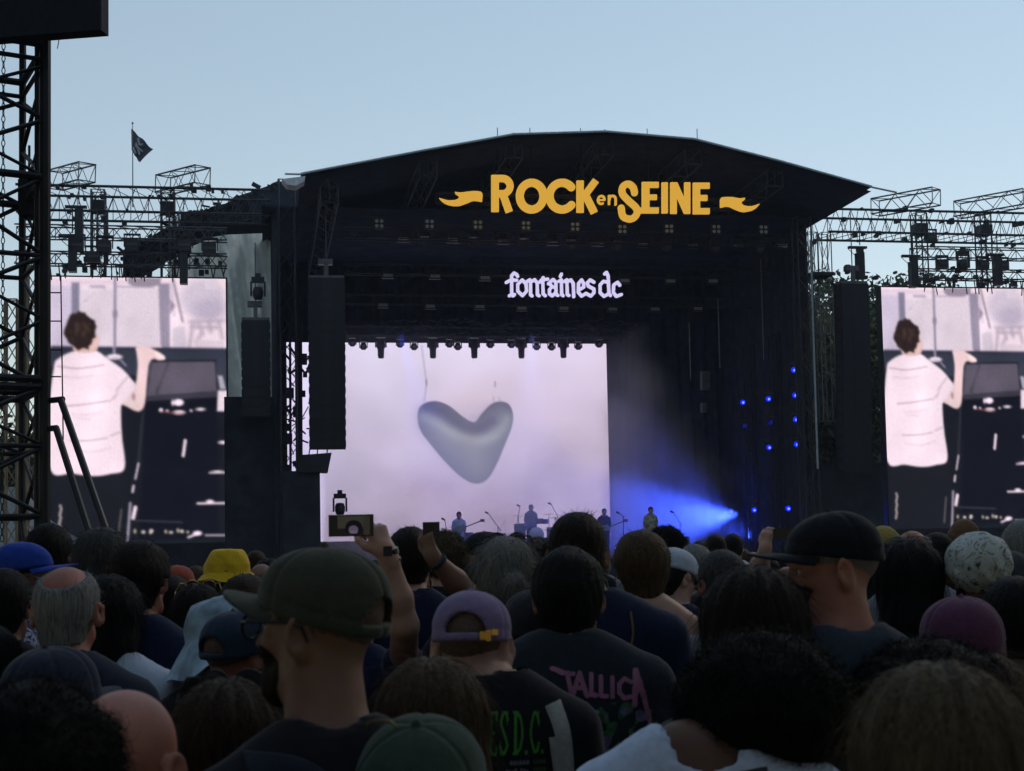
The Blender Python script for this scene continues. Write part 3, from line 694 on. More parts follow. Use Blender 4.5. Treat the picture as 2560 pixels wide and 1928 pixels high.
def hand_field(p, wrist, tip_dir, palm_n, curl=.5, s=1., spread=1.):
    """one hand: palm, four jointed fingers of unequal length and a thumb from the side of the palm"""
    z = np.array(tip_dir, float); z /= np.linalg.norm(z); y = np.array(palm_n, float); y -= z * (y @ z); y /= np.linalg.norm(y); x = np.cross(y, z)
    wv = np.array(wrist, float); L = lambda a, b, c: wv + (x * a + y * b + z * c) * s
    d = cone(p, L(0, 0, -.02), L(0, 0, .02), .026 * s, .027 * s)
    for a in (-.026, -.009, .009, .025): d = smin(d, cone(p, L(a * .5, 0, .018), L(a, 0, .084 - abs(a + .005) * .25), .016 * s, .0125 * s), .012 * s)
    for a, l, r in ((-.030, .062, .0078), (-.010, .076, .0085), (.011, .071, .0083), (.030, .056, .0074)):
        c0 = L(a, 0, .086 - abs(a + .005) * .25); ang = curl * 1.0; pts = [c0]; q = np.array(c0)
        for k, f in enumerate((.45, .31, .24)):
            q = q + (z * math.cos(ang) + y * math.sin(ang) + x * a * 1.5 * spread) * l * f * 1.15 * s; pts.append(q); ang += curl * (1.15 if k == 0 else .9)
        d = smin(d, chain(p, pts, [r * s * 1.15, r * s, r * s * .95, r * s * .8], .004), .006)
    t = [L(-.022, .004, .018), L(-.046, .016, .046), L(-.052, .03, .074), L(-.044, .042, .096)]
    d = smin(d, chain(p, t, [.016 * s, .0125 * s, .0105 * s, .009 * s], .006), .012)
    return d

def person(label, H, hz=None, yaw=0., hyaw=0., tilt=0., build=1., fem=False, skin=None, shirt=None, trousers=None, hair=None, hairm_=None, hairp=None,
           hat=None, hatm=None, res=1, loc=(0, 0), gz=0., arms=None, group='concert crowd', lean=0., fat=1., shirt_kind='tee', cat='person', extra=None, spine=0., dist=None, drop=0., hx=0.):
    """H: height of the crown above the ground. yaw: body turn (0 = facing the stage, + = to the left); hyaw: extra head turn.
    res: 0 near, 1 middle, 2 far."""
    root = empty('person', (loc[0], loc[1], gz), yaw, label, cat, group)
    hc = H - .121
    g, tb = (.0045, .0075, .011, .02)[res], (.013, .02, .026, .04)[res]
    if dist: g = min(.011, max(.0044, .0021 * dist)); tb = min(.028, max(.013, .0052 * dist)); res = 0 if dist < 3.6 else (1 if dist < 9 else 2)
    split = shirt_kind not in ('wide', 'top')
    hq = np.array((hx, .035 + lean, hc), np.float32); hxo = hx
    sw = .172 * build; shz = hc - .19 + drop; ay = lean * .5
    fx = [] if split else [(-.1, .1, g * 1.6)]
    xs = axis_steps(-.34 * build - .05, .34 * build + .05, (tb * 1.2, fx))
    ys = axis_steps(-.24 - .03 * fat, .27, (tb, []))
    zs = axis_steps(-.04, hc + (-.04 if split else .15), (tb * 2.2, [(hc - .14, hc + .2, g), (hc - .26, hc - .14, g * 1.5), (shz - .32, hc - .1, tb)]))
    if split:
        gx = np.arange(-.115, .116, g, dtype=np.float32) + hxo; hy = np.arange(-.15, .15, g, dtype=np.float32) + hq[1]; hz_ = np.arange(hc - .225, hc + .14, g, dtype=np.float32)
        if hyaw: gx = np.arange(-.15, .151, g, dtype=np.float32) + hxo
    p = grid_pts(xs, ys, zs)
    iz = np.searchsorted(zs, hc - .2); js = slice(iz, None)
    D = np.full(p.shape[:3], 9., np.float32)
    ph = grid_pts(gx, hy, hz_) if split else p[:, :, js]
    def tohead(q):
        q = q - hq; q = rot2(q, hyaw)
        c, s = math.cos(tilt), math.sin(tilt); R = np.array([[1, 0, 0], [0, c, s], [0, -s, c]], np.float32); return q @ R.T
    hd = head_field(tohead(ph), fem)
    nr = (.05 if fem else .061) * (1 + .1 * (fat - 1)); na, nb = (hxo, .02 + lean, hc - .05), (0, -.02 + ay, shz + .03)
    if split:
        hd = smin(hd, cone(ph, na, nb, nr, nr * 1.12), .03); hd = smin(hd, cone(ph, (-.03, -.035 + ay, shz + .035), (.03, -.035 + ay, shz + .035), .045), .04)
        HV, HQ = snets(gx, hy, hz_, np.maximum(hd, (hc - .185 + drop) - ph[..., 2]))
    else: D[:, :, js] = hd
    # torso
    iz0 = np.searchsorted(zs, .72 * H / 1.75 - .1); jt = slice(iz0, None); pt = p[:, :, jt]
    neck = cone(pt, na if not split else (0, -.01 + ay, hc - .17 + drop), nb, nr - (.003 if split else 0), nr * 1.12)
    if split: neck = np.maximum(neck, pt[..., 2] - (hc - .17 + drop))
    tr = cone(pt, (-.045, -.035 + ay, shz + .045), (-sw + .02, -.03 + ay, shz - .045), .042, .056)
    tr = smin(tr, cone(pt, (.045, -.035 + ay, shz + .045), (sw - .02, -.03 + ay, shz - .045), .042, .056), .04)
    ch = smin(ell(pt, (0, -.025 + ay, shz - .13), (.168 * build, .112 * fat, .2)), ell(pt, (0, -.015, shz - .38), (.15 * build * (.9 + .1 * fat), .11 * fat, .2)), .08)
    ch = smin(ch, ell(pt, (0, -.02, shz - .53), (.165 * (1.03 if fem else .98), .115 * fat, .13)), .06)
    tor = smin(ch, tr, .05)
    arm = None; upper = None
    A = arms or {}
    for s in (-1, 1):
        if s in A and A[s] == 'raised': continue
        sh, el, wr = np.array((s * sw, -.03 + ay, shz - .055)), np.array((s * (sw + .055), -.05, shz - .33)), np.array((s * (sw + .0), .06, shz - .56))
        u_ = cone(pt, sh, el, .052 * (.85 if fem else 1), .041 * (.85 if fem else 1)); f_ = cone(pt, el, wr, .04, .027)
        hnd = cone(pt, wr, wr + np.array((0, .03, -.11)), .03, .02); a_ = smin(smin(u_, f_, .02), hnd, .015)
        arm = a_ if arm is None else np.minimum(arm, a_); upper = u_ if upper is None else np.minimum(upper, u_)
    bod = smin(tor, neck, .035)
    if arm is not None: bod = smin(bod, arm, .02)
    D[:, :, jt] = smin(D[:, :, jt], bod, .025)
    il = np.searchsorted(zs, shz - .45); jl = slice(0, il); pl = p[:, :, jl]; legd = None
    for s in (-1, 1):
        e = chain(pl, [(s * .09, -.02, shz - .55), (s * .1, 0, .47 * H / 1.75), (s * .1, -.04, .08)], [.088, .058, .04], .03)
        e = smin(e, cone(pl, (s * .1, -.05, .045), (s * .12, .11, .035), .042, .035), .03); legd = e if legd is None else np.minimum(legd, e)
    D[:, :, jl] = smin(D[:, :, jl], legd, .03)
    V, Q = snets(xs, ys, zs, D)
    if split: Q = np.concatenate([Q, HQ + len(V)]); V = np.concatenate([V, HV])
    if arms:
        for s in (-1, 1):
            if s in A and A[s] == 'raised':
                fn, lo, hi, st = A[('field', s)]
                X = [np.arange(lo[i], hi[i], st, dtype=np.float32) for i in range(3)]; V2, Q2 = snets(*X, fn(grid_pts(*X)))
                Q = np.concatenate([Q, Q2 + len(V)]); V = np.concatenate([V, V2])
    mesh_np('body', V, Q, skin, root)
    out = Body(); out.root = root; out.hq = hq; out.tohead = tohead; out.hc = hc; out.shz = shz; out.sw = sw; out.hyaw = hyaw; out.tilt = tilt
    # shirt
    out.rim = None
    if hat: hd_ = hatm if isinstance(hatm, dict) else {}; out.rim = (hd_.get('z', .026), hd_.get('rim', .18)) if hat == 'cap' else ((.0, 0) if hat in ('bucket', 'sunhat') else (.0, .3))
    tt = tor - .016
    if upper is not None and shirt_kind != 'top':
        sl = None
        for s in (-1, 1):
            if s in A and A[s] == 'raised': continue
            sh0, el0 = np.array((s * sw, -.03 + ay, shz - .055)), np.array((s * (sw + .055), -.05, shz - .33))
            end = sh0 + (el0 - sh0) * (1.0 if shirt_kind == 'long' else .72)
            e = cone(pt, sh0, end, .068, .066 if shirt_kind != 'long' else .056)
            if shirt_kind == 'long': e = np.minimum(e, cone(pt, el0, (s * sw, .06, shz - .56), .056, .042))
            sl = e if sl is None else np.minimum(sl, e)
        tt = smin(tt, sl, .035)
    for s in (-1, 1):
        if s in A and A[s] == 'raised' and ('sleeve', s) in A:
            a_, b_, ra, rb = A[('sleeve', s)]; tt = smin(tt, cone(pt, a_, b_, ra, rb), .03)
    tt = smin(tt, cone(pt, (0, -.02, shz - .38), (0, -.02, shz - .56), .13 * fat), .12) if shirt_kind != 'top' else tt
    fold = snoise(pt * np.array((1, 1, .45), np.float32), 16, 3 + int(H * 1000) % 50) * .012 + snoise(pt * np.array((1.3, 1, .6), np.float32), 42, 9 + int(H * 1000) % 31) * .0035
    tt = tt + fold * np.clip((shz + .02 - pt[..., 2]) / .12, .15, 1)
    tt = np.maximum(tt, (shz - .6) - pt[..., 2])
    cr_ = .064 if shirt_kind == 'tee' else .085
    if shirt_kind == 'top': cr_ = .1
    if shirt_kind == 'wide': cr_ = .098
    neckcut = cone(pt, (hxo, .03 + lean, hc), (0, -.012 + ay, shz + (.055 if shirt_kind != 'wide' else .03)), cr_ + .02, cr_)
    tt = smax(tt, -neckcut, .022)
    if shirt_kind == 'top': tt = np.maximum(tt, pt[..., 2] - (shz - .05 - .0 * pt[..., 0])); tt = smax(tt, -ell(pt, (0, -.14, shz + .02), (.12, .12, .17)), .01)
    # full-res slab of the distance field: far parts below are coarse anyway
    V, Q = snets(xs, ys, zs[jt], tt)
    out.shirt = mesh_np('shirt', V, Q, shirt, root); out.shirtV, out.shirtQ = V, Q
    if shirt_kind == 'top':
        pass
    if res < 3:
        tD = legd - .016; tD = np.minimum(tD, cone(pl, (0, -.02, shz - .5), (0, -.02, shz - .6), .15)); tD = np.maximum(tD, .07 - pl[..., 2]); tD = np.maximum(tD, pl[..., 2] - (shz - .52))
        V, Q = snets(xs, ys, zs[jl], tD); mesh_np('trousers', V, Q, trousers or MT['jeans'], root)
    hr = empty_none = None
    if hair: hair_obj(out, hair, hairm_, hairp or {}, res, root, g)
    if hat: hat_obj(out, hat, hatm, root, res, g)
    if extra: extra(out)
    return out

def from_head(o, P_):       # head-frame points -> person frame
    P_ = np.asarray(P_, float)
    c, s = math.cos(o.tilt), math.sin(o.tilt); R = np.array([[1, 0, 0], [0, c, s], [0, -s, c]]); q = P_ @ R
    a = o.hyaw; c, s = math.cos(a), math.sin(a); R2 = np.array([[c, s, 0], [-s, c, 0], [0, 0, 1]]); return q @ R2 + o.hq

def strands(V, Q, n, mode, L, wdt, seed, whorl=(0, -.05, .12), lift=.35, gravity=0., segs=3, curl=0.):
    g = np.random.default_rng(seed); N = vnormals(V, Q); idx = g.integers(0, len(V), n); p = V[idx].astype(float); nn = N[idx].astype(float)
    if mode == 'whorl':
        t = p - np.array(whorl); t -= nn * (t * nn).sum(1, keepdims=True)
    else:
        t = np.tile(np.array((0, 0, -1.)), (n, 1)); t -= nn * (t * nn).sum(1, keepdims=True)
    t += g.normal(0, .25 if mode != 'curl' else .9, (n, 3)) * (np.linalg.norm(t, axis=1, keepdims=True) + .2); t /= np.linalg.norm(t, axis=1, keepdims=True) + 1e-9
    side = np.cross(t, nn) + g.normal(0, .5, (n, 3)); side /= np.linalg.norm(side, axis=1, keepdims=True) + 1e-9
    Ls = L * g.uniform(.5, 1.15, (n, 1)); P_ = []; cur = p - nn * .003; d = t * (1 - lift) + nn * lift
    cax = g.normal(0, 1, (n, 3)); cax /= np.linalg.norm(cax, axis=1, keepdims=True)
    for k in range(segs + 1):
        w_ = wdt * (1 - .75 * k / segs); P_.append(cur - side * w_ / 2); P_.append(cur + side * w_ / 2)
        d = d / (np.linalg.norm(d, axis=1, keepdims=True) + 1e-9); cur = cur + d * Ls / segs
        d = d + np.array((0, 0, -gravity)) - nn * (lift * .25)
        if curl:
            d = d + np.cross(cax, d) * curl
    A = np.stack(P_, 1).reshape(-1, 3); b = np.arange(n) * 2 * (segs + 1); F_ = []
    for k in range(segs): F_.append(np.stack([b + 2 * k, b + 2 * k + 1, b + 2 * k + 3, b + 2 * k + 2], -1))
    return A, np.concatenate(F_)

def hair_obj(o, kind, m, hp, res, root, g_=.006):
    st = g_ * .95; R = hp.get('r', .12); lo = np.array((-.17, -.2, -.13)); hi = np.array((.17, .16, .16))
    if kind in ('long', 'bob', 'pony'): lo[2] = -hp.get('len', .3) - .06; st *= 1.25
    if kind == 'afro': lo = np.array((-R - .06, -R - .1, -R - .06)) + np.array((0, 0, hp.get('dz', .03))); hi = -lo + np.array((0, -.02, .04 + hp.get('dz', .03) * 2)); st = max(st, .006)
    X = [np.arange(lo[i], hi[i], st, dtype=np.float32) for i in range(3)]; q = grid_pts(*X); sd_ = hp.get('seed', 1)
    th = hp.get('th', .012); x, y, z = q[..., 0], q[..., 1], q[..., 2]
    cap = ell(q, (0, -.014, .036), (.077 + th, .098 + th, .087 + th))
    back = cone(q, (0, -.045, -.02), (0, -.05, -.075), .062 + th * .6, .052 + th * .5)
    az = np.arctan2(x, -y); lock = (np.sin(az * 23 + 3 * np.sin(z * 30 + sd_)) + .6 * np.sin(az * 41 + z * 20 + sd_)) * .0014
    if kind in ('short', 'fade', 'bald', 'balding', 'under'):
        d = (smin(cap, back, .03) if kind != 'fade' else head_field(q, False, False) - th) + lock * (1 if kind != 'fade' else .2) + snoise(q, 55, sd_) * (hp.get('ruff', .003) if kind != 'fade' else 0)
        d = np.maximum(d, (.8 * y - .6 * z) - .022); d = np.maximum(d, -.085 + hp.get('nape', 0) - z)
        side = np.maximum(np.maximum(abs(abs(x) - .09) - .045, abs(y - .008) - .03), z - .012); d = smax(d, -side, .008)
        if kind in ('balding', 'bald'): d = smax(d, -ell(q, (0, hp.get('by', -.03), .12), (.062 * hp.get('bs', 1), .085 * hp.get('bs', 1), .075)), .02)
        if kind == 'under': d = np.maximum(d, z - .06)
        ns, L, wd, mode = (2600, .02 + th * .5, .0012, 'whorl'); lf, gr = .13, 0
    elif kind in ('long', 'bob', 'pony'):
        ln = hp.get('len', .3); wv = hp.get('w', .085)
        cur = cone(q, (0, -.03, .02), (0, -.075 - hp.get('back', 0), -ln + .05), .088 + th, wv)
        cur = smin(cur, cone(q, (0, -.05, -.1), (0, -.07, -ln + .06), wv + .005), .04)
        d = smin(cap, cur, .05); lock2 = (np.sin(az * 17 + 2.4 * np.sin(z * 9 + sd_)) + .7 * np.sin(az * 37 + 2 * np.sin(z * 14)) + .4 * np.sin(az * 71 + z * 10)) * .0026
        part = np.exp(-(x / .006) ** 2) * np.clip(z - .02, 0, .1) * .08; d = d + lock2 + part
        d = np.maximum(d, np.minimum((.8 * y - .6 * z) - .03, 9)); d = smax(d, -ell(q, (0, .1, -.06), (.062, .1, .13)), .012)
        d = np.maximum(d, -ln + .012 * np.sin(x * 60) - z)
        if kind == 'pony':
            d = smin(cap, back, .03) + lock * 1.6; d = np.maximum(d, (.8 * y - .6 * z) - .022); d = np.maximum(d, -.075 - z); side = np.maximum(np.maximum(abs(abs(x) - .09) - .045, abs(y - .008) - .03), z - .012); d = smax(d, -side, .008)
            px_ = hp.get('px', 0.02); knot = ell(q, (px_, -.125, .0), (.036, .034, .036)) + snoise(q, 90, sd_) * .006; tail = cone(q, (px_, -.13, -.02), (px_ * 2, -.12, -ln), .022, .034) + lock2 * 1.3
            d = smin(d, smin(knot, tail, .015), .012)
        ns, L, wd, mode = (4200, .085, .0011, 'grav'); lf, gr = .17, .3
    else:   # afro or loose curls
        c = hp.get('c', (0, -.02, .03)); rr = hp.get('rr', (R, R, R * .95)); d = ell(q, c, rr)
        d = smin(d, cap, .03) + snoise(q, hp.get('f', 34), sd_) * hp.get('amp', .02) + snoise(q, 80, sd_ + 1) * .008
        if hp.get('low'): d = smin(d, ell(q, (0, -.05, -hp['low'] * .5), (R * .8, R * .75, hp['low'])) + snoise(q, 40, sd_) * .02, .04)
        d = smax(d, -ell(q, (0, .13, -.05), (.07, .1, .12)), .02)
        ns, L, wd, mode = (int(9000 * hp.get('dens', 1)), .04, .0016, 'curl'); lf, gr = .6, .1
    if o.rim:
        und = ell(q, (0, -.012, .036), (.0835, .1045, .0945)) - .0; above = z - (o.rim[0] + o.rim[1] * y) + .002
        d = np.maximum(d, np.minimum(und, .01) * 1.0 + np.where(above < 0, -9, 0)) if kind not in ('fade',) else d
    V, Q = snets(*X, d)
    if len(V) == 0: return
    k = (1, .6, .12, 0)[res]; n = int(ns * k * hp.get('sd', 1))
    if n and kind not in ('fade',):
        wd *= (1, 1.6, 2.4, 4)[res]
        A, F2 = strands(V, Q, n, 'whorl' if mode == 'whorl' else mode, L * hp.get('sl', 1), wd, sd_, lift=lf * hp.get('lift', 1), gravity=gr, segs=6 if mode == 'curl' else 3, curl=hp.get('curl', .75 if mode == 'curl' else 0))
        if o.rim:
            S_ = A.reshape(n, -1, 3); ok = (S_[..., 2] < o.rim[0] + o.rim[1] * S_[..., 1] - .004).all(1); F2 = F2.reshape(-1, n, 4)[:, ok].reshape(-1, 4)
        Q = np.concatenate([Q, F2 + len(V)]); V = np.concatenate([V, A.astype(np.float32)])
    mesh_np('hair', from_head(o, V), Q, m, root)

def hat_obj(o, kind, m, root, res, g_=.006):
    st = min(g_ * .85, .009); hp = m if isinstance(m, dict) else {'m': m}; mm = hp['m']
    if kind == 'cap':
        tl = hp.get('rim', .18); rz0 = hp.get('z', .026); big = hp.get('big', 1.)
        X = [np.arange(a, b, st, dtype=np.float32) for a, b in ((-.115, .115), (-.14, .13), (-.03, .16))]; q = grid_pts(*X); x, y, z = q[..., 0], q[..., 1], q[..., 2]
        C = (0, -.008, .03); rr = np.array((.091, .112, .102)) * big
        qq = np.abs((q - np.array(C, np.float32)) / rr.astype(np.float32)); d = ((qq[..., 0] ** 2.15 + qq[..., 1] ** 2.15 + qq[..., 2] ** 2.6) ** (1 / 2.3) - 1) * .095; az = np.arctan2(x, -(y + .008)); seam = np.zeros_like(x)
        for k in range(6):
            a = (k + .0) * math.pi / 3; dd = np.abs(np.angle(np.exp(1j * (az - a)))) * np.hypot(x, y + .008); seam += np.exp(-(dd / .0045) ** 2)
        d = d + seam * .0028 + snoise(q, 30, hp.get('seed', 4)) * hp.get('soft', .004) + snoise(q * np.array((1, 1, 2.2), np.float32), 75, hp.get('seed', 4) + 3) * .0012
        rim = z - (rz0 + tl * y); d = np.maximum(d, -rim)
        d = smin(d, np.sqrt(((q - np.array((0, -.008, .03 + rr[2] + .001), np.float32)) ** 2).sum(-1)) - .0075, .003)
        band = np.maximum(np.abs(rim - .012) - .001, -9); d = d + np.where(np.abs(rim - .026) < st, .0012, 0)
        if hp.get('open', True):
            a = np.maximum(np.maximum(np.hypot(x / .046, (rim - .018) / .046) * .046 - .046, -(rim - .018)), y + .04); d = np.maximum(d, -a)
        V, Q = snets(*X, d); mesh_np('cap_crown', from_head(o, V), Q, mm, root)
        # brim: curved stiff plate with thickness
        if hp.get('brim', True):
            ns, nt = 24, 8; L = hp.get('bl', .075); V = []; Q = []
            for lay in (0, 1):
                for i in range(ns + 1):
                    a = math.radians(-66 + 132 * i / ns)
                    for j in range(nt + 1):
                        t = j / nt; r_ = 1 + t * L / .1 * (math.cos(a * 1.12) ** .75 if abs(a) < 1.39 else 0)
                        x = math.sin(a) * rr[0] * (.985 + (r_ - 1) * .12); y = -.008 + math.cos(a) * rr[1] * .975 * r_
                        z = rz0 + tl * y * .9 - (x / .09) ** 2 * .011 * (.5 + t) + .003 - t * .006 - lay * .004; V.append((x, y, z))
            w_ = nt + 1; off = (ns + 1) * w_
            for i in range(ns):
                for j in range(nt): a_ = i * w_ + j; Q.append((a_, a_ + 1, a_ + w_ + 1, a_ + w_)); Q.append((off + a_, off + a_ + w_, off + a_ + w_ + 1, off + a_ + 1))
            for i in range(ns): a_ = i * w_ + nt; Q.append((a_, off + a_, off + a_ + w_, a_ + w_))
            mesh_np('cap_brim', from_head(o, V), Q, hp.get('bm', mm), root)
        if hp.get('buckle'):
            x0 = hp['buckle']; yb = -.008 - rr[1] * math.sqrt(max(0, 1 - (x0 / rr[0]) ** 2)); zb = rz0 + tl * yb + .011
            b = MB(); b.box((-.013, -.003, -.009), (.011, .003, .009)); b.box((.0, -.006, -.012), (.012, -.001, .012)); b.tube((-.011, -.005, 0), (-.011, .003, 0), .005, 8); b.box((.014, -.005, .001), (.03, .001, .014))
            V = np.array(b.v); a = math.atan2(x0 / rr[0] ** 2, 1 / rr[1]) ; c, s = math.cos(a), math.sin(a); V = np.stack([V[:, 0] * c - V[:, 1] * s + x0, V[:, 0] * s + V[:, 1] * c + yb - .003, V[:, 2] + zb], -1)
            mesh_np('buckle', from_head(o, V), b.f, mat('brass', (.75, .45, .1), .25, .15, 40, 0, 1.), root, False, b.t)
    elif kind in ('bucket', 'sunhat'):
        W_ = hp.get('W', .17); dr = hp.get('droop', .07); ch_ = hp.get('h', .125); n = 72; prof = []
        ct = hp.get('ct', .068); cb = hp.get('cb', .098)
        for k in range(5): prof.append((ct * (k / 4.), ch_ + .006 * (1 - (k / 4.) ** 2)))
        prof += [(ct + .006, ch_ - .006)]
        for k in range(1, 8): t = k / 7; prof.append((ct + .006 + (cb - ct) * t ** .8, ch_ - .006 - (ch_ - .05 - .03) * t))
        for k in range(1, 9): t = k / 8; prof.append((cb + (W_ - cb) * t, .044 - dr * t ** hp.get('pw', 1.1)))
        V = []; Q = []; g = random.Random(hp.get('seed', 1))
        for lay in (0, 1):
            for r_, z_ in prof:
                for i in range(n):
                    a = 2 * math.pi * i / n; wob = .004 * math.sin(3 * a + r_ * 40) + .003 * math.sin(7 * a + z_ * 60); dz = hp.get('sag', .0) * max(0, math.cos(a - hp.get('sa', 0))) * max(0, r_ - cb) / .1 + wob * (r_ / .1)
                    stitch = .0015 * math.sin(r_ * 900) if r_ > cb else 0
                    V.append((math.cos(a) * (r_ + wob - lay * .004), -.008 + 1.12 * math.sin(a) * (r_ + wob - lay * .004), z_ - dz + stitch - lay * .003))
        m0 = len(prof)
        for lay in (0, 1):
            for k in range(m0 - 1):
                for i in range(n):
                    a_ = (lay * m0 + k) * n + i; b_ = (lay * m0 + k) * n + (i + 1) % n; q_ = (a_, b_, b_ + n, a_ + n); Q.append(q_ if lay == 1 else q_[::-1])
        for i in range(n): a_ = (m0 - 1) * n + i; b_ = (m0 - 1) * n + (i + 1) % n; Q.append((a_, b_, b_ + m0 * n, a_ + m0 * n))
        V = np.array(V); t0 = hp.get('tx', 0.); c, s = math.cos(t0), math.sin(t0); V = np.stack([V[:, 0] * c - V[:, 2] * s, V[:, 1], V[:, 0] * s + V[:, 2] * c], -1)
        mesh_np('hat_cloth', from_head(o, V), Q, mm, root)
    elif kind == 'beanie':
        X = [np.arange(a, b, st, dtype=np.float32) for a, b in ((-.13, .13), (-.15, .13), (-.05, .17))]; q = grid_pts(*X); x, y, z = q[..., 0], q[..., 1], q[..., 2]
        d = ell(q, (0, -.012, .036), np.array((.09, .11, .102)) * hp.get('big', 1.)); az = np.arctan2(x, -y); d += .0018 * np.sin(az * 46) + snoise(q, 26, 3) * .004
        rim = z - (.0 + .28 * y); cuff = np.maximum(ell(q, (0, -.012, .036), np.array((.096, .116, .108)) * hp.get('big', 1.)) + .0018 * np.sin(az * 46), np.abs(rim - .03) - .03); d = np.minimum(np.maximum(d, -rim), cuff)
        V, Q = snets(*X, d); mesh_np('beanie_knit', from_head(o, V), Q, mm, root)
    elif kind == 'bandana':
        X = [np.arange(a, b, st, dtype=np.float32) for a, b in ((-.13, .13), (-.17, .13), (-.2, .17))]; q = grid_pts(*X); x, y, z = q[..., 0], q[..., 1], q[..., 2]
        d = ell(q, (0, -.016, .036), (.098, .118, .1)); az = np.arctan2(x, -y)
        pl = np.sin(az * 15 + 5 * z * 10) * .003 * np.clip(1 - (z + .02) / .14, 0, 1) + snoise(q, 45, 8) * .007 + np.sin(x * 90 + 6 * np.sin(z * 20)) * .0022; d = d + pl
        d = np.maximum(d, -(z - (-.062 + .42 * y + .05 * np.exp(-((x - .0) / .05) ** 2) * -1 - .1 * 0)))
        knot = ell(q, (.012, -.125, -.075), (.022, .018, .02)) + snoise(q, 110, 2) * .004
        t1 = cone(q, (.012, -.13, -.08), (-.035, -.135, -.15), .009, .02) + snoise(q, 90, 4) * .006; t2 = cone(q, (.015, -.13, -.08), (.045, -.13, -.155), .009, .017) + snoise(q, 90, 5) * .006
        d = smin(d, knot, .012); d = np.minimum(d, np.minimum(t1, t2)); V, Q = snets(*X, d); mesh_np('bandana_cloth', from_head(o, V), Q, mm, root)

def glasses(o, m, lens, up=False, name='glasses'):
    b = MB()
    dz, dy = (.128, .0) if up else (.004, 0); fwd = .035 if up else .108
    for s in (-1, 1):
        pts = [(s * .033 + .026 * math.cos(a) * (1 + .0), fwd, dz + .021 * math.sin(a)) for a in np.linspace(0, 2 * math.pi, 21)]; b.path(pts, .0026, 6)
        b.path([(s * .06, fwd, dz + .008), (s * .078, fwd - .022, dz + .01), (s * .091, .0, dz + .012 - (.03 if up else 0)), (s * .092, -.022, dz + .006 - (.05 if up else 0)), (s * .089, -.032, dz - .018 - (.05 if up else 0))], .0028, 6)
    b.tube((-.008, fwd + .002, dz + .004), (.008, fwd + .002, dz + .004), .0026, 6)
    V = from_head(o, b.v); f = mesh_np(name, V, b.f, m, o.root, False, b.t)
    for s in (-1, 1):
        c = MB(); c.lathe([(.0001, fwd + .001), (.024, fwd), (.024, fwd - .0015), (.0001, fwd - .001)], (s * .033, 0, dz), 20, 1); V = np.array(c.v); V[:, 2] = dz + (V[:, 2] - dz) * .82
        mesh_np('lens', from_head(o, V), c.f, lens, o.root, False)
def eyes(o):
    for s in (-1, 1):
        c = MB(); c.lathe([(.0115 * math.sin(t) + 1e-5, .0115 * math.cos(t)) for t in np.linspace(0, math.pi, 9)], (s * .031, .0715, .006), 12, 1)
        mesh_np('eye', from_head(o, c.v), c.f, mat('eye_white', (.5, .48, .45), .2, .1, 30), o.root)
        c = MB(); c.lathe([(.0001, .0122), (.0052, .0118), (.0055, .010)], (s * .031, .0715, .006), 12, 1); mesh_np('iris', from_head(o, c.v), c.f, mat('iris_brown', (.03, .018, .01), .1, .2, 60), o.root)
def shirt_bvh(o): return BVHTree.FromPolygons([tuple(map(float, v)) for v in o.shirtV], [tuple(map(int, q)) for q in o.shirtQ])
def on_back(o, bvh, x, z, off=.0025, side=-1):
    h = bvh.ray_cast(Vector((x, side * .6, z)), Vector((0, -side, 0)))
    return None if h[0] is None else (h[0].x, h[0].y + side * off, h[0].z)
def print_on(o, fn, x0, z0, x1, z1, st, m, name='shirt_print', bvh=None, off=.0025):
    """flat print laid on the back of the shirt: fn(X,Z)<0 is inked"""
    bvh = bvh or shirt_bvh(o); xs = np.arange(x0, x1, st); zs = np.arange(z0, z1, st); X, Z = np.meshgrid(xs, zs, indexing='ij'); ink = fn(X + st / 2, Z + st / 2) < 0
    vid = {}; V = []; Q = []
    def vt(i, j):
        if (i, j) not in vid:
            p = on_back(o, bvh, x0 + i * st, z0 + j * st, off)
            if p is None: vid[(i, j)] = -1
            else: vid[(i, j)] = len(V); V.append(p)
        return vid[(i, j)]
    for i, j in zip(*np.nonzero(ink)):
        q = (vt(i, j), vt(i + 1, j), vt(i + 1, j + 1), vt(i, j + 1))
        if min(q) >= 0: Q.append(q)
    if Q: return mesh_np(name, V, Q, m, o.root, True)
def ribbon(o, pts, wd, th, m, name, bvh=None, side=-1):
    """strap lying on the shirt, along (x,z) control points with real thickness"""
    bvh = bvh or shirt_bvh(o); pts = spline(pts, 8, False); V = []; Q = []
    for i, (x, z) in enumerate(pts):
        a = np.array(pts[min(i + 1, len(pts) - 1)]) - np.array(pts[max(i - 1, 0)]); a = a / np.linalg.norm(a); nrm = np.array((-a[1], a[0]))
        for k in (-1, -.33, .33, 1):
            q = np.array((x, z)) + nrm * wd / 2 * k; h = on_back(o, bvh, q[0], q[1], .002, side)
            if h is None: h = V[-2] if len(V) > 1 else (q[0], -.12, q[1])
            V.append(h); V.append((h[0], h[1] + side * th, h[2]))
    for i in range(len(pts) - 1):
        for k in range(3):
            a_ = i * 8 + k * 2; Q.append((a_ + 1, a_ + 3, a_ + 11, a_ + 9)); Q.append((a_, a_ + 8, a_ + 10, a_ + 2))
        Q.append((i * 8, i * 8 + 1, i * 8 + 9, i * 8 + 8)); Q.append((i * 8 + 6, i * 8 + 14, i * 8 + 15, i * 8 + 7))
    return mesh_np(name, V, Q, m, o.root)

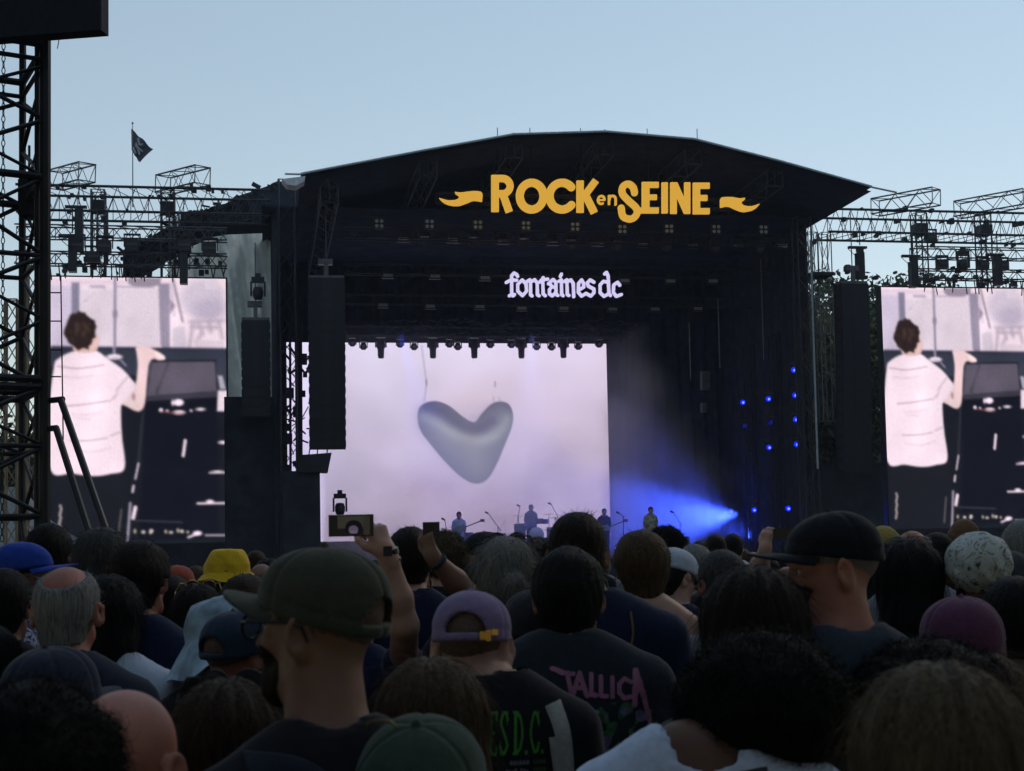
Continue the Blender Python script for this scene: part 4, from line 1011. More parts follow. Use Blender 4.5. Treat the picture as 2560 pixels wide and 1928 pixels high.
MT = {}
def mk():
    MT['fair'] = skinm('fair_skin', (.46, .26, .19)); MT['ruddy'] = skinm('ruddy_skin', (.33, .13, .085)); MT['tan'] = skinm('tanned_skin', (.20, .10, .065))
    MT['brown'] = skinm('brown_skin', (.13, .062, .035)); MT['pink'] = skinm('pink_sunburnt_skin', (.5, .2, .14))
    MT['h_black'] = hairm('black_hair', (.008, .0075, .008)); MT['h_dark'] = hairm('dark_brown_hair', (.018, .011, .008)); MT['h_brown'] = hairm('brown_hair', (.045, .025, .014))
    MT['h_lbrown'] = hairm('light_brown_hair', (.10, .06, .032)); MT['h_blond'] = hairm('dark_blond_hair', (.12, .088, .052), var=.7); MT['h_grey'] = hairm('grey_hair', (.26, .26, .25)); MT['h_dgrey'] = hairm('dark_grey_hair', (.07, .068, .065))
    MT['h_ash'] = hairm('ash_blond_hair', (.26, .25, .225)); MT['stub'] = mat('shaved_hair', (.10, .065, .05), .8, .35, 160, .3); MT['jeans'] = fabric('dark_jeans', (.03, .04, .07))
    MT['black'] = fabric('black_cotton', (.014, .014, .017)); MT['navy'] = fabric('navy_cotton', (.014, .02, .048)); MT['dnavy'] = fabric('faded_navy_cotton', (.022, .028, .045)); MT['slate'] = fabric('slate_cotton', (.035, .045, .06))
    MT['charcoal'] = fabric('charcoal_cotton', (.03, .028, .03)); MT['white'] = fabric('white_cotton', (.52, .58, .72)); MT['grey'] = fabric('grey_cotton', (.2, .21, .23)); MT['green'] = fabric('green_cotton', (.05, .08, .05)); MT['red'] = fabric('red_cotton', (.3, .04, .03)); MT['cream'] = fabric('cream_cotton', (.5, .46, .36))
mk()
# ================================================================== LAMPS
ORD = ['first', 'second', 'third', 'fourth', 'fifth', 'sixth', 'seventh', 'eighth', 'ninth', 'tenth', 'eleventh', 'twelfth', 'thirteenth', 'fourteenth']
def row(proto, places, labels, rz=YAW):
    for i, (pl, lb) in enumerate(zip(places, labels)):
        o = proto if i == 0 else copy_tree(proto)
        o.location = tuple(map(float, pl)); o.rotation_euler = (0, 0, rz); o['label'] = lb
def lens(name, c, r, m, par, n=14, tilt=0.):
    b = MB(); b.lathe([(.0005, -.012), (r * .8, -.008), (r, 0), (r, .015)], c, n, 1); return b.build(name, m, par, True)
BLM = mat('dim_halogen_lens', (.5, .5, .48), .3, .1, 20, spec=.5)
def make_blinder():
    r = empty('blinder_light', (0, 0, 0), 0, 'x', 'stage light', 'four-lamp blinders under the sign')
    b = MB(); b.box((-.16, 0, -.16), (.16, .1, .16)); b.tube((-.19, .05, 0), (-.19, .05, .26), .012, 5); b.tube((.19, .05, 0), (.19, .05, .26), .012, 5); b.tube((-.19, .05, .26), (.19, .05, .26), .012, 5); b.build('housing', HOUS, r)
    for x in (-.078, .078):
        for z in (-.078, .078): lens('lamp_lens', (x, -.006, z), .058, BLM, r)
    return r
bp = [(948, 559), (1074, 560), (1195, 562), (1315, 564), (1438, 567), (1556, 573), (1673, 572), (1791, 573), (1909, 574)]
WF = -1.0
row(make_blinder(), [T(*S(x, y, WF)[:2], WF) for x, y in bp], [f'{ORD[i]} of nine four-lamp blinders from the left, in row below the amber sign' for i in range(9)])
def make_strobe(grp):
    r = empty('strobe_light', (0, 0, 0), 0, 'x', 'stage light', grp)
    b = MB(); b.box((-.2, 0, -.11), (.2, .14, .09)); b.box((-.22, .04, .0), (-.2, .1, .2)); b.box((.2, .04, .0), (.22, .1, .2)); b.box((-.12, .03, .09), (.12, .12, .26)); b.build('housing', HOUS, r)
    b = MB(); b.box((-.165, -.012, -.065), (.165, .004, .045)); b.build('lamp_lens', mat('milky_strobe_glass', (.34, .35, .33), .4, .1, 20, spec=.5), r)
    return r
sp = [(1009, 597), (1133, 599), (1258, 602), (1383, 605), (1496, 607), (1608, 610), (1731, 612), (1847, 614), (1956, 614)]
row(make_strobe('strobe lamps in the upper row'), [T(*S(x, y, WF + .6)[:2], WF + .6) for x, y in sp], [f'{ORD[i]} of nine flat white strobe lamps from the left, just below the blinders' for i in range(9)])
sp2 = [(970, 688), (1088, 690), (1213, 694), (1562, 701), (1677, 702), (1783, 702)]
row(make_strobe('strobe lamps in the second row'), [T(*S(x, y, 2.6)[:2], 2.6) for x, y in sp2], [f'{ORD[i]} dim strobe lamp from the left in the second row, level with the gothic lettering' for i in range(6)])
sp3 = [(958, 762), (1076, 765), (1200, 766), (1305, 770), (1410, 770), (1532, 772), (1638, 772), (1745, 771)]
row(make_strobe('strobe lamps in the third row'), [T(*S(x, y, 5.4)[:2], 5.4) for x, y in sp3], [f'{ORD[i]} dim strobe lamp from the left in the row above the centre screen' for i in range(8)])
def make_wash():
    r = empty('wash_light', (0, 0, 0), 0, 'x', 'stage light', 'round wash lights in the upper row')
    b = MB(); b.box((-.16, -.02, .1), (.16, .24, .22)); b.box((-.17, .05, -.12), (-.14, .15, .12)); b.box((.14, .05, -.12), (.17, .15, .12)); b.build('yoke', HOUS, r)
    b = MB(); b.lathe([(.0005, .2), (.08, .2), (.13, .06), (.135, -.02), (.12, -.02)], (0, 0, -.1), 14, 1); h = b.build('lamp_head', HOUS, r, True)
    lens('lamp_lens', (0, -.01, -.1), .12, mat('violet_tinted_lens', (.06, .06, .1), .2, .1, 30, spec=.6), r); return r
wp = [(1062, 598), (1185, 600), (1310, 603), (1430, 607), (1545, 610), (1668, 612), (1790, 614), (1900, 616)]
row(make_wash(), [T(*S(x, y, WF + .5)[:2], WF + .5) for x, y in wp], [f'{ORD[i]} round wash light from the left, between the flat strobe lamps' for i in range(8)])
def make_mover(long_):
    r = empty('moving_head_light', (0, 0, 0), 0, 'x', 'stage light', 'beam lights over the centre screen' if long_ else 'small round lights over the centre screen')
    if long_:
        b = MB(); b.box((-.2, -.12, .32), (.2, .12, .5)); b.build('base', HOUS, r)
        b = MB(); b.box((-.22, -.05, -.05), (-.17, .05, .36)); b.box((.17, -.05, -.05), (.22, .05, .36)); b.build('yoke', HOUS, r)
        b = MB(); b.lathe([(.0005, .2), (.12, .2), (.165, .1), (.165, -.05), (.13, -.12), (.12, -.42), (.09, -.47), (.0005, -.46)], (0, 0, 0), 12, 2); b.build('lamp_head', HOUS, r, True)
    else:
        b = MB(); b.box((-.12, -.1, .16), (.12, .1, .3)); b.box((-.16, -.03, -.08), (-.13, .03, .2)); b.box((.13, -.03, -.08), (.16, .03, .2)); b.build('yoke', HOUS, r)
        b = MB(); b.lathe([(.0005, .14), (.09, .13), (.125, .02), (.125, -.07), (.08, -.13), (.0005, -.13)], (0, 0, -.02), 12, 2); b.build('lamp_head', HOUS, r, True)
        lens('lamp_lens', (0, -.12, -.03), .06, BLM, r)
    return r
z7 = lambda X, Y: (680 + X * .3978, 800 + Y * .3978)
lp = [(685, 240), (1012, 240), (1272, 240), (1568, 240), (1832, 238)]
row(make_mover(1), [T(S(*z7(x, y), 8.4)[0], S(*z7(x, y), 8.4)[1] + .46, 8.4) for x, y in lp], [f'{ORD[i]} long black beam light from the left pointing down over the pale centre screen' for i in range(5)])
rp = [(505, 165), (575, 186), (805, 172), (893, 188), (1115, 172), (1168, 188), (1372, 175), (1505, 175), (1663, 188), (1757, 190), (1925, 186), (2055, 172)]
row(make_mover(0), [T(S(*z7(x, y), 8.2)[0], S(*z7(x, y), 8.2)[1] + .14, 8.2) for x, y in rp], [f'{ORD[i]} small round spotlight from the left, hanging on the top edge of the centre screen' for i in range(12)])

hangs = empty('lighting_truss', T(-3, -1, 4), 0, 'dark horizontal lighting trusses hanging inside the stage under the roof', 'truss')
def rtruss(name, a, b, sx, sy, ch, lace, step, m, parent):
    a, b = np.array(a, float), np.array(b, float); d = b - a; L = np.linalg.norm(d); d /= L; s = np.cross(d, (0, 0, 1.)); s /= np.linalg.norm(s); t = np.cross(s, d)
    mb = MB(); mb.world = True; cn = [(-sx / 2, -sy / 2), (sx / 2, -sy / 2), (sx / 2, sy / 2), (-sx / 2, sy / 2)]; pt = lambda q, c: q + s * c[0] + t * c[1]
    for c in cn: mb.tube(pt(a, c), pt(b, c), ch, 6)
    n = max(1, round(L / step))
    for i in range(n):
        p, q = a + d * L * i / n, a + d * L * (i + 1) / n; md = (p + q) / 2
        for k in (1, 3): mb.tube(pt(p, cn[k]), pt(md, cn[(k + 1) % 4]), lace, 4, cap=False); mb.tube(pt(md, cn[(k + 1) % 4]), pt(q, cn[k]), lace, 4, cap=False)
        for k in (0, 2): mb.tube(pt(p, cn[k]), pt(q, cn[(k + 1) % 4]), lace, 4, cap=False)
        mb.tube(pt(p, cn[0]), pt(p, cn[3]), lace, 4, cap=False)
    return mb.build(name, m, parent)
for (y_, w_) in ((583, WF + .3), (672, 2.8), (748, 5.6), (828, 7.0)):
    u0, v = S(860, y_, w_); u1, _ = S(1960 if w_ < 6 else 1560, y_ + 15, w_)
    rtruss('truss', T(u0, v, w_), T(u1, v, w_), .35, .35, .022, .011, .6, DARKM, hangs)
rg = random.Random(5)
b = SB()
for k in range(150):                              # clamps, cables and lamp backs caught by the daylight along the rear truss
    u = rg.uniform(-6.2, 3.4); w_ = 7.0 + rg.uniform(-.3, .3); v = S(1200, rg.choice((808, 822, 838)), 7)[1] + rg.uniform(-.1, .1); l = rg.uniform(.08, .5)
    b.tube((u, w_, v), (u + l, w_, v + rg.uniform(-.12, .12)), rg.uniform(.012, .035), 4)
tag(b.build('cable_loom', mat('grey_cable_loom', (.07, .07, .08), .6, .4), hangs), kind='stuff')

# ---- blue lights down the right side and on the deck
BLU = emis('blue_beam_lens', (.006, .02, 1.), 1.25); BLUD = emis('dim_blue_lens', (.008, .012, .25), .6)
def w_on(px, py, u):
    lo, hi = -1, 14
    for _ in range(40):
        m_ = (lo + hi) / 2
        if S(px, py, m_)[0] > u: lo, hi = (m_, hi) if S(px, py, m_ + .1)[0] < S(px, py, m_)[0] else (lo, m_)
        else: lo, hi = (lo, m_) if S(px, py, m_ + .1)[0] < S(px, py, m_)[0] else (m_, hi)
    return (lo + hi) / 2
z8 = lambda X, Y: (1400 + X * .3888, 800 + Y * .3888)
def make_blue(m, r0=.1):
    r = empty('blue_spotlight', (0, 0, 0), 0, 'x', 'stage light', 'blue spotlights at the right of the stage')
    b = MB(); b.lathe([(.0005, .32), (.08, .31), (.13, .16), (.135, 0), (.12, 0)], (0, 0, 0), 12, 1); b.build('lamp_head', HOUS, r, True)
    b = MB(); b.box((-.17, .08, -.06), (-.14, .14, .22)); b.box((.14, .08, -.06), (.17, .14, .22)); b.box((-.17, .05, .22), (.17, .17, .28)); b.build('yoke', HOUS, r)
    lens('lamp_lens', (0, -.01, 0), r0, m, r)
    if r0 > .095: lens('lamp_core', (.015, -.026, -.01), r0 * .42, emis('blue_white_core', (.22, .34, 1.), 1.3), r)
    return r
bl = [((1522, 322), 'top blue spotlight of the right-hand column by the stage edge'), ((1530, 485), 'second blue spotlight down the right-hand column'), ((1535, 640), 'third blue spotlight down the right-hand column'), ((1540, 800), 'lowest blue spotlight of the right-hand column'),
      ((1358, 508), 'upper blue spotlight of the middle column'), ((1362, 820), 'lower blue spotlight of the middle column'), ((1192, 530), 'small blue spotlight of the left-hand column nearest the screen'),
      ((1115, 1230), 'leftmost of three blue floor spotlights above the crowd'), ((1265, 1222), 'middle of three blue floor spotlights above the crowd'), ((1485, 1212), 'rightmost of three blue floor spotlights above the crowd')]
pr = make_blue(BLU); pls = []
for (X, Y), lb in bl:
    px, py = z8(X, Y); w_ = w_on(px, py, 7.25); pls.append(T(7.25 - .1, S(px, py, w_)[1], w_))
row(pr, pls, [l for _, l in bl], YAW - .35)
pr = make_blue(BLUD, .09); row(pr, [T(7.15, S(*z8(X, Y), w_on(*z8(X, Y), 7.2))[1], w_on(*z8(X, Y), 7.2)) for X, Y in ((1195, 682), (1362, 660))], ['dim blue spotlight in the left-hand column, below the small lit one', 'dim blue spotlight between the two lit ones of the middle column'], YAW - .35)
lad = empty('light_ladder', T(7.3, DECK_V, 4), 0, 'black ladder-like towers carrying the blue spotlights at the right of the stage', 'light tower')
for X in (1545, 1372, 1205):
    px, py = z8(X, 640); w_ = w_on(px, py, 7.35); truss('light_tower', T(7.45, DECK_V, w_), T(7.45, 8.8, w_), .3, .022, .012, .45, DARKM, lad)
for k, (X, Y, s_) in enumerate(((940, 388, 1.), (1440, 320, .8), (930, 562, .5))):
    u, v = S(*z8(X, Y), 5.5); b = SB(); b.box((u - .15 * s_, 5.5, v - .35 * s_), (u + .15 * s_, 5.8, v + .35 * s_)); b.build('lamp_back', mat('grey_lamp_back', (.08, .08, .09), .5, .3), lad)

# ---- smoke lit by the screen, blue beams and an added lavender fill
sm = bpy.data.materials.new('stage_smoke'); sm.use_nodes = True; t = sm.node_tree; t.nodes.clear()
vs = t.nodes.new('ShaderNodeVolumeScatter'); ou = t.nodes.new('ShaderNodeOutputMaterial'); tc = t.nodes.new('ShaderNodeTexCoord'); ns = t.nodes.new('ShaderNodeTexNoise'); ns.inputs['Scale'].default_value = .42; ns.inputs['Detail'].default_value = 3
mp = t.nodes.new('ShaderNodeMapRange'); mp.inputs['From Min'].default_value = .36; mp.inputs['From Max'].default_value = .68; mp.inputs['To Min'].default_value = .15; mp.inputs['To Max'].default_value = 2.0
sx = t.nodes.new('ShaderNodeSeparateXYZ')
def mnode(op, a=None, b=None):
    n_ = t.nodes.new('ShaderNodeMath'); n_.operation = op
    for i, v_ in enumerate((a, b)):
        if v_ is None: continue
        if isinstance(v_, (int, float)): n_.inputs[i].default_value = v_
        else: t.links.new(v_, n_.inputs[i])
    return n_.outputs[0]
t.links.new(tc.outputs['Object'], sx.inputs[0]); t.links.new(tc.outputs['Object'], ns.inputs['Vector']); t.links.new(ns.outputs[0], mp.inputs[0])
# smoke hangs low and drifts from the centre to the right, thinning out upwards and sideways
z_ = sx.outputs[2]; x_ = sx.outputs[0]
gz_ = mnode('MAXIMUM', mnode('SUBTRACT', 1.0, mnode('MULTIPLY', z_, .112)), .0)
reach = mnode('MAXIMUM', mnode('MULTIPLY', mnode('SUBTRACT', 8.4, z_), .62), .4)          # the bank leans down to the right
gx_ = mnode('MAXIMUM', mnode('SUBTRACT', 1.0, mnode('DIVIDE', mnode('MAXIMUM', mnode('SUBTRACT', x_, 3.0), 0), reach)), .0)
side_ = mnode('MINIMUM', mnode('MAXIMUM', mnode('MULTIPLY', mnode('SUBTRACT', x_, 2.2), 1.2), 0), 1)
den = mnode('MULTIPLY', mnode('MULTIPLY', mp.outputs[0], mnode('MULTIPLY', gz_, gx_)), mnode('ADD', .15, mnode('MULTIPLY', side_, .62)))
vs.inputs['Color'].default_value = (.78, .84, 1, 1); vs.inputs['Anisotropy'].default_value = .15
t.links.new(den, vs.inputs['Density']); t.links.new(vs.outputs[0], ou.inputs['Volume'])
smo = empty('smoke_anchor', T(0, DECK_V, 0), YAW); bpy.data.objects.remove(smo)
b = MB(); b.box((-8.6, 3.2, .02), (7.1, 9.35, 8.4)); so_ = b.build('stage_smoke', sm); so_.location = tuple(T(0, DECK_V, 0)); so_.rotation_euler = (0, 0, YAW); tag(so_, 'thin blue-grey stage smoke drifting right of the centre screen', kind='stuff')
def spot(name, a, b_, e, ang, col=(.04, .09, 1.), blend=.6):
    l = bpy.data.lights.new(name, 'SPOT'); l.energy = e; l.color = col; l.spot_size = math.radians(ang); l.spot_blend = blend; l.shadow_soft_size = .08
    o = bpy.data.objects.new(name, l); COL.objects.link(o); o.location = tuple(map(float, a)); d = Vector(b_) - Vector(a); o.rotation_euler = d.to_track_quat('-Z', 'Y').to_euler(); return o
def at(px, py, w_): return T(*S(px, py, w_)[:2], w_)
spot('beam_or_fill_lamp', at(1905, 1352, 6.4), at(1600, 1190, 7.4), 16000, 100, blend=.9)
spot('beam_or_fill_lamp', at(1905, 1354, 5.6), at(1740, 1262, 6), 6000, 55, blend=.9)
spot('beam_or_fill_lamp', at(1850, 1285, 6.5), at(1400, 1330, 6), 8000, 60, blend=1)
spot('beam_or_fill_lamp', at(1990, 1110, 4.0), at(1500, 1340, 6), 1800, 45, blend=1)
spot('beam_or_fill_lamp', at(1545, 1392, 7.4), at(1570, 1000, 7.4), 3400, 140, (.62, .64, 1.), blend=1)  # added lavender fill, hidden at floor level to brighten the smoke
spot('beam_or_fill_lamp', at(1000, 830, 6.6), at(1150, 1370, 5), 1600, 30, blend=1)
spot('beam_or_fill_lamp', at(1330, 830, 6.6), at(1330, 1380, 5.5), 1200, 40, (.3, .35, 1.), blend=1)

# ================================================================== LOUDSPEAKERS
GRL = mat('black_speaker_grille', (.02, .021, .026), .7, .4, 60, .3)
def array(x0, x1, y0, y1, w_, n, label, curve=.25):
    u0, vt_ = S(x0, y0, w_); u1, vb_ = S(x1, y1, w_); r = empty('line_array', T((u0 + u1) / 2, -1, w_), 0, label, 'loudspeaker'); h = (vt_ - vb_) / n; hw = (u1 - u0) / 2; uc = (u0 + u1) / 2
    proto = None
    for i in range(n):
        zc = -(i + .5) * h; yo = curve * (i / n) ** 2 * 1.5; tl = curve * (i / n) * .5
        if proto is None:
            b = MB(); b.prism([(-hw, -h * .515), (hw, -h * .515), (hw, h * .485), (-hw, h * .485)], 0, .7); proto = b.build('speaker_cabinet', GRL); o = proto
            b2 = MB(); b2.box((-hw - .02, .1, -h * .3), (-hw, .5, h * .3)); b2.box((hw, .1, -h * .3), (hw + .02, .5, h * .3)); side = b2.build('side_plate', STEEL, None); side.parent = proto
            b2 = MB(); b2.box((-hw * .25, -.006, -h * .42), (hw * .25, 0, h * .42)); fg = b2.build('horn_grille', HOUS, None); fg.parent = proto
            o.parent = r
        else: o = copy_tree(proto, r)
        o.matrix_parent_inverse = Matrix.Identity(4); o.location = tuple(Vector(map(float, T(uc, vt_ + zc, w_ + yo))) - r.location); o.rotation_euler = (tl, 0, YAW)
    b = SB(); b.box((u0, w_ + .1, vt_ + .02), (u1, w_ + .5, vt_ + .1)); b.box((uc - .06, w_ + .1, vt_ + .1), (uc + .06, w_ + .2, vt_ + .5)); b.box((uc - .25, w_ + .1, vt_ + .45), (uc + .2, w_ + .35, vt_ + .62)); b.tube((uc, w_ + .2, vt_ + .6), (uc, w_ + .2, vt_ + 2.5), .02, 5); b.build('flying_frame', mat('worn_flying_frame', (.12, .12, .13), .5, .3), r)
    return r
array(772, 866, 694, 1122, -1.3, 16, 'tall black line array hanging in front of the left edge of the centre screen')
array(604, 676, 800, 1040, -.6, 10, 'black line array hanging beside the left tarpaulin', .1)
array(2104, 2188, 708, 1180, -1, 16, 'tall black line array hanging in front of the trees on the right', .2)
hm = empty('hanging_light_cluster', T(S(785, 1150, -1)[0], -1, -1), 0, 'small tilted black box hanging under the left line array', 'loudspeaker')
u, v = S(785, 1158, -1); b = SB(); b.prism([(u - .5, v - .27), (u + .42, v - .3), (u + .55, v + .32), (u - .42, v + .26)], -1, -.4); b.build('cabinet', GRL, hm)
b = SB()
for du in (-.4, -.15, .1, .4): b.tube((u + du, -.8, v + .25), (u + du + .05, -.8, v + .6), .02, 5)
b.build('suspension', STEEL, hm)
for (xa, ya, xb, yb, w_, lb) in ((560, 992, 684, 1420, .6, 'black scrim wall between left screen and stage'), (2024, 1160, 2206, 1420, .4, 'black scrim wall between stage and right screen'), (705, 1178, 800, 1420, -.9, 'stack of black cases at the left stage edge under the line array')):
    u0, v1 = S(xa, ya, w_); u1, _ = S(xb, ya, w_); r = empty('scrim_wall' if 'scrim' in lb else 'flight_case_stack', T((u0 + u1) / 2, -1, w_), 0, lb, 'screen wall' if 'scrim' in lb else 'cases')
    nst = 4
    for k in range(nst):
        a_, c_ = -1 + (v1 + 1) * k / nst, -1 + (v1 + 1) * (k + 1) / nst; b = SB(); b.box((u0, w_ + .01 * k, a_ - .03), (u1, w_ + .7, c_)); b.build('panel' if 'scrim' in lb else 'flight_case', BLACK2, r)

# ================================================================== SIDE TRUSS RIGS
def rig(side, label):
    if side < 0: zz = z6; xa, xb = -300, 2050; top = ((45, 232), (1900, 292)); mx = (465, 1105)
    else: zz = lambda X, Y: (1900 + X * .36, 400 + Y * .36); xa, xb = 470, 2300; top = ((500, 340), (1830, 352)); mx = (1100, 1545, 2150)
    w0 = 0.6
    v_t = S(*zz(*top[0]), w0)[1]; u0 = S(*zz(xa, 300), w0)[0]; u1 = S(*zz(xb, 300), w0)[0]
    r = empty('truss_rig', T((u0 + u1) / 2, -1, w0), 0, label, 'truss rig')
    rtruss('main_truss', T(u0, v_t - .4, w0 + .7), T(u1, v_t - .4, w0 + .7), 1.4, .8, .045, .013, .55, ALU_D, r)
    if side < 0: ya, yb = 620, 732; yc, yd = 862, 975; ub = S(*zz(1650, 700), w0)[0]; ua = u0
    else: ya, yb = 612, 686; yc, yd = 766, 830; ua = S(*zz(1060, 700), w0)[0]; ub = u1
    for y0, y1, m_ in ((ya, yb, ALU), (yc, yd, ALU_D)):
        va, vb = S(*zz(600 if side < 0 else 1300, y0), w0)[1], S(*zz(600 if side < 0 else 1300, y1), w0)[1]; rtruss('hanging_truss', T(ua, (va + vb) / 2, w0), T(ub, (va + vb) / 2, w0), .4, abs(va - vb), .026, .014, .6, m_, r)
    for X in mx:
        u = S(*zz(X, 400), w0 + 1.6)[0]; vtop = S(*zz(X, 172 if side < 0 else 300), w0)[1]
        truss('mast', T(u, -1 if side < 0 or X > 2000 else 9.0, w0 + 1.6), T(u, vtop, w0 + 1.6), .42, .03, .012, .5, ALU_D, r)
        truss('mast', T(u + .3, 10.6, w0 + .0), T(u + .3, v_t - .8, w0 + .0), .3, .022, .01, .5, ALU_D, r) if side < 0 else None
        b = SB(); b.box((u - .22, w0 + 1.3, v_t - .5), (u + .22, w0 + 1.8, v_t - .12)); b.build('sleeve_block', STEEL, r)
    if side > 0:
        for X in (365, 460): u = S(*zz(X, 700), .8)[0]; truss('mast', T(u, 5.5, .9), T(u, v_t - .8, .9), .34, .02, .011, .9, ALU, r)
        b = SB(); u, v = S(*zz(335, 800), .8); b.box((u, .4, v - .05), (u + .8, 1.4, v + .05)); b.build('platform', STEEL, r)
    tl = (((60, 190), (360, 112)), ((1060, 230), (1425, 140))) if side < 0 else (((800, 330), (1225, 252)), ((1370, 348), (1850, 262)), )
    for (a_, b_) in tl: truss('outrigger_truss', T(*S(*zz(*a_), 1.6)[:2], 1.6), T(*S(*zz(*b_), -.4)[:2], -.4), .55, .028, .014, .5, ALU, r)
    g = random.Random(9 + side); b = SB()
    for k in range(90):                      # clamps, shackles, chain bags, cable tails
        u = g.uniform(min(ua, u0), ub if side < 0 else u1); v = g.choice((v_t, v_t - .8, S(*zz(1200, yc), w0)[1], S(*zz(1200, yd), w0)[1])) + g.uniform(-.12, .1); w_ = w0 + g.choice((0, 1.4)); s_ = g.uniform(.025, .085)
        b.box((u - s_, w_ - .08, v - s_ * 1.1), (u + s_, w_ + .12, v + s_))
    for k in range(30):
        u = g.uniform(min(ua, u0), ub); v = S(*zz(1200, yd), w0)[1]; b.tube((u, w0, v), (u + g.uniform(-.1, .1), w0, v - g.uniform(.2, .55)), .02, 4)
    tag(b.build('clamps_and_cables', STEEL, r), kind='stuff')
    return zz, w0
rig(-1, 'aluminium truss rig on masts above the left screen'); zz5, w0 = rig(1, 'aluminium truss rig on masts above the right screen and trees')
def lamp_at(px, py, w_, kind, label, s=1.):
    u, v = S(px, py, w_); r = empty('stage_light' if kind != 'col' else 'hanging_column_speaker', T(u, v, w_), YAW, label, 'stage light' if kind != 'col' else 'loudspeaker')
    if kind == 'box':
        b = MB(); b.box((-.22 * s, -.1, -.18 * s), (.2 * s, .2, .17 * s)); b.build('housing', HOUS, r); b = MB(); b.box((-.26 * s, 0, -.05), (-.23 * s, .1, .32 * s)); b.box((.23 * s, 0, -.05), (.26 * s, .1, .32 * s)); b.box((-.26 * s, 0, .32 * s), (.26 * s, .1, .37 * s)); b.build('yoke', STEEL, r); b = MB(); b.box((-.17 * s, -.12, -.03), (.17 * s, -.1, .05)); b.build('lamp_lens', ALU_D, r)
    elif kind == 'mover':
        b = MB(); b.box((-.2, -.1, .34), (.2, .14, .5)); b.box((-.08, -.05, .5), (.08, .05, .62)); b.build('base', HOUS, r); b = MB(); b.box((-.24, -.04, -.1), (-.18, .04, .36)); b.box((.18, -.04, -.1), (.24, .04, .36)); b.build('yoke', HOUS, r)
        b = MB(); b.lathe([(.0005, .2), (.13, .18), (.17, .05), (.16, -.1), (.12, -.2), (.0005, -.21)], (0, 0, 0), 12, 2); b.build('lamp_head', HOUS, r, True)
    else:
        b = MB(); b.box((-.12, -.1, -1.1 * s), (.12, .2, -.02)); b.build('cabinet', HOUS, r); b = MB(); b.box((-.42, -.06, .12), (.24, .08, .2)); b.box((-.12, -.04, 0), (.12, .08, .14)); b.tube((0, 0, .24), (0, 0, 1.0), .02, 5); b.tube((-.45, 0, .12), (-.1, 0, -.2), .012, 4); b.build('flying_bar', STEEL, r)
for X, Y, k, lb in ((285, 480, 'col', 'dark column speaker hanging from the upper left truss'), (225, 745, 'col', 'dark column speaker hanging lower at the far left of the truss rig'), (265, 790, 'box', 'pale-fronted lamp beside the lower left column speaker'), (520, 800, 'box', 'lamp on the left mast above the left screen'),
                    (775, 785, 'box', 'ribbed lamp at the tip of the black side canopy'), (1260, 790, 'box', 'ribbed lamp in front of the tarpaulin'), (1250, 860, 'col', 'short black column speaker in front of the tarpaulin'), (1490, 820, 'box', 'blue-grey lamp on the tarpaulin at right'), (420, 895, 'box', 'small dark lamp low on the left truss')):
    lamp_at(*z6(X, Y), .3, k, lb, .9 if k == 'col' else 1.)
for X, Y, k, lb in ((695, 640, 'col', 'dark column speaker hanging against the sky right of the stage'), (1190, 540, 'box', 'dark chain motor under the main truss on the right'), (1065, 700, 'col', 'dark column speaker by the left mast of the right rig'), (1270, 722, 'box', 'first box lamp above the right screen'),
                    (1412, 730, 'mover', 'moving head lamp above the right screen'), (1552, 728, 'box', 'box lamp on the mast above the right screen'), (1690, 735, 'box', 'box lamp near the right end above the right screen'), (1650, 690, 'col', 'dark column speaker near the right end above the right screen')):
    lamp_at(*zz5(X, Y), .2, k, lb, .85)
lamp_at(645, 733, -.6, 'mover', 'moving head lamp standing on the line array beside the tarpaulin', 1)
lamp_at(850, 1272, 2.0, 'mover', 'dark moving head lamp standing on the stage above the raised phone', 1)

# flag
fr_ = empty('flag', T(*S(330, 466, 1.5)[:2], 1.5), 0, 'tattered grey flag with pale print flying from a thin pole above the left truss', 'flag')
u, v0_ = S(332, 480, 1.5); _, v1_ = S(326, 308, 1.5); b = SB(); b.tube((u, 1.5, v0_ - .5), (u, 1.5, v1_), .022, 6, .012); b.lathe([(.0005, .04), (.035, .02), (.035, -.02), (.0005, -.04)], (u, 1.5, v1_), 8); b.build('pole', mat('thin_pole', (.2, .2, .2), .5), fr_)
fp = [S(x, y, 1.5) for x, y in ((328, 322), (382, 372), (352, 408), (345, 384), (329, 375))]
NS = 26; V = []; Q = []
A_, B_, C_, D_ = [np.array(S(x, y, 1.5)) for x, y in ((328, 322), (383, 374), (350, 409), (329, 376))]
for i in range(NS + 1):
    for j in range(NS + 1):
        s_, t_ = i / NS, j / NS; q = (A_[:2] * (1 - s_) + B_[:2] * s_) * (1 - t_) + (D_[:2] * (1 - s_) + C_[:2] * s_) * t_
        V.append((q[0], 1.5 + .09 * math.sin(s_ * 9 + t_ * 3) * s_, q[1] + .02 * math.sin(s_ * 14)))
for i in range(NS):
    for j in range(NS): a_ = i * (NS + 1) + j; Q.append((a_, a_ + 1, a_ + NS + 2, a_ + NS + 1))
fm = mat('grey_flag_cloth', (.06, .07, .09), .8, .3, 3); b = SB(); b.add(V, Q); b.build('flag_cloth', fm, fr_, True)
b = SB()
for pts in ([(.25, .62), (.75, .52)], [(.3, .45), (.7, .75)], [(.15, .8), (.45, .9)], [(.35, .15), (.5, .4)], [(.5, .4), (.62, .2)]):
    c = []
    for s_, t_ in pts: q = (A_[:2] * (1 - s_) + B_[:2] * s_) * (1 - t_) + (D_[:2] * (1 - s_) + C_[:2] * s_) * t_; c.append((q[0], 1.4, q[1]))
    b.tube(c[0], c[1], .035, 4)
b.build('flag_print', mat('pale_flag_print', (.3, .33, .36), .8), fr_)

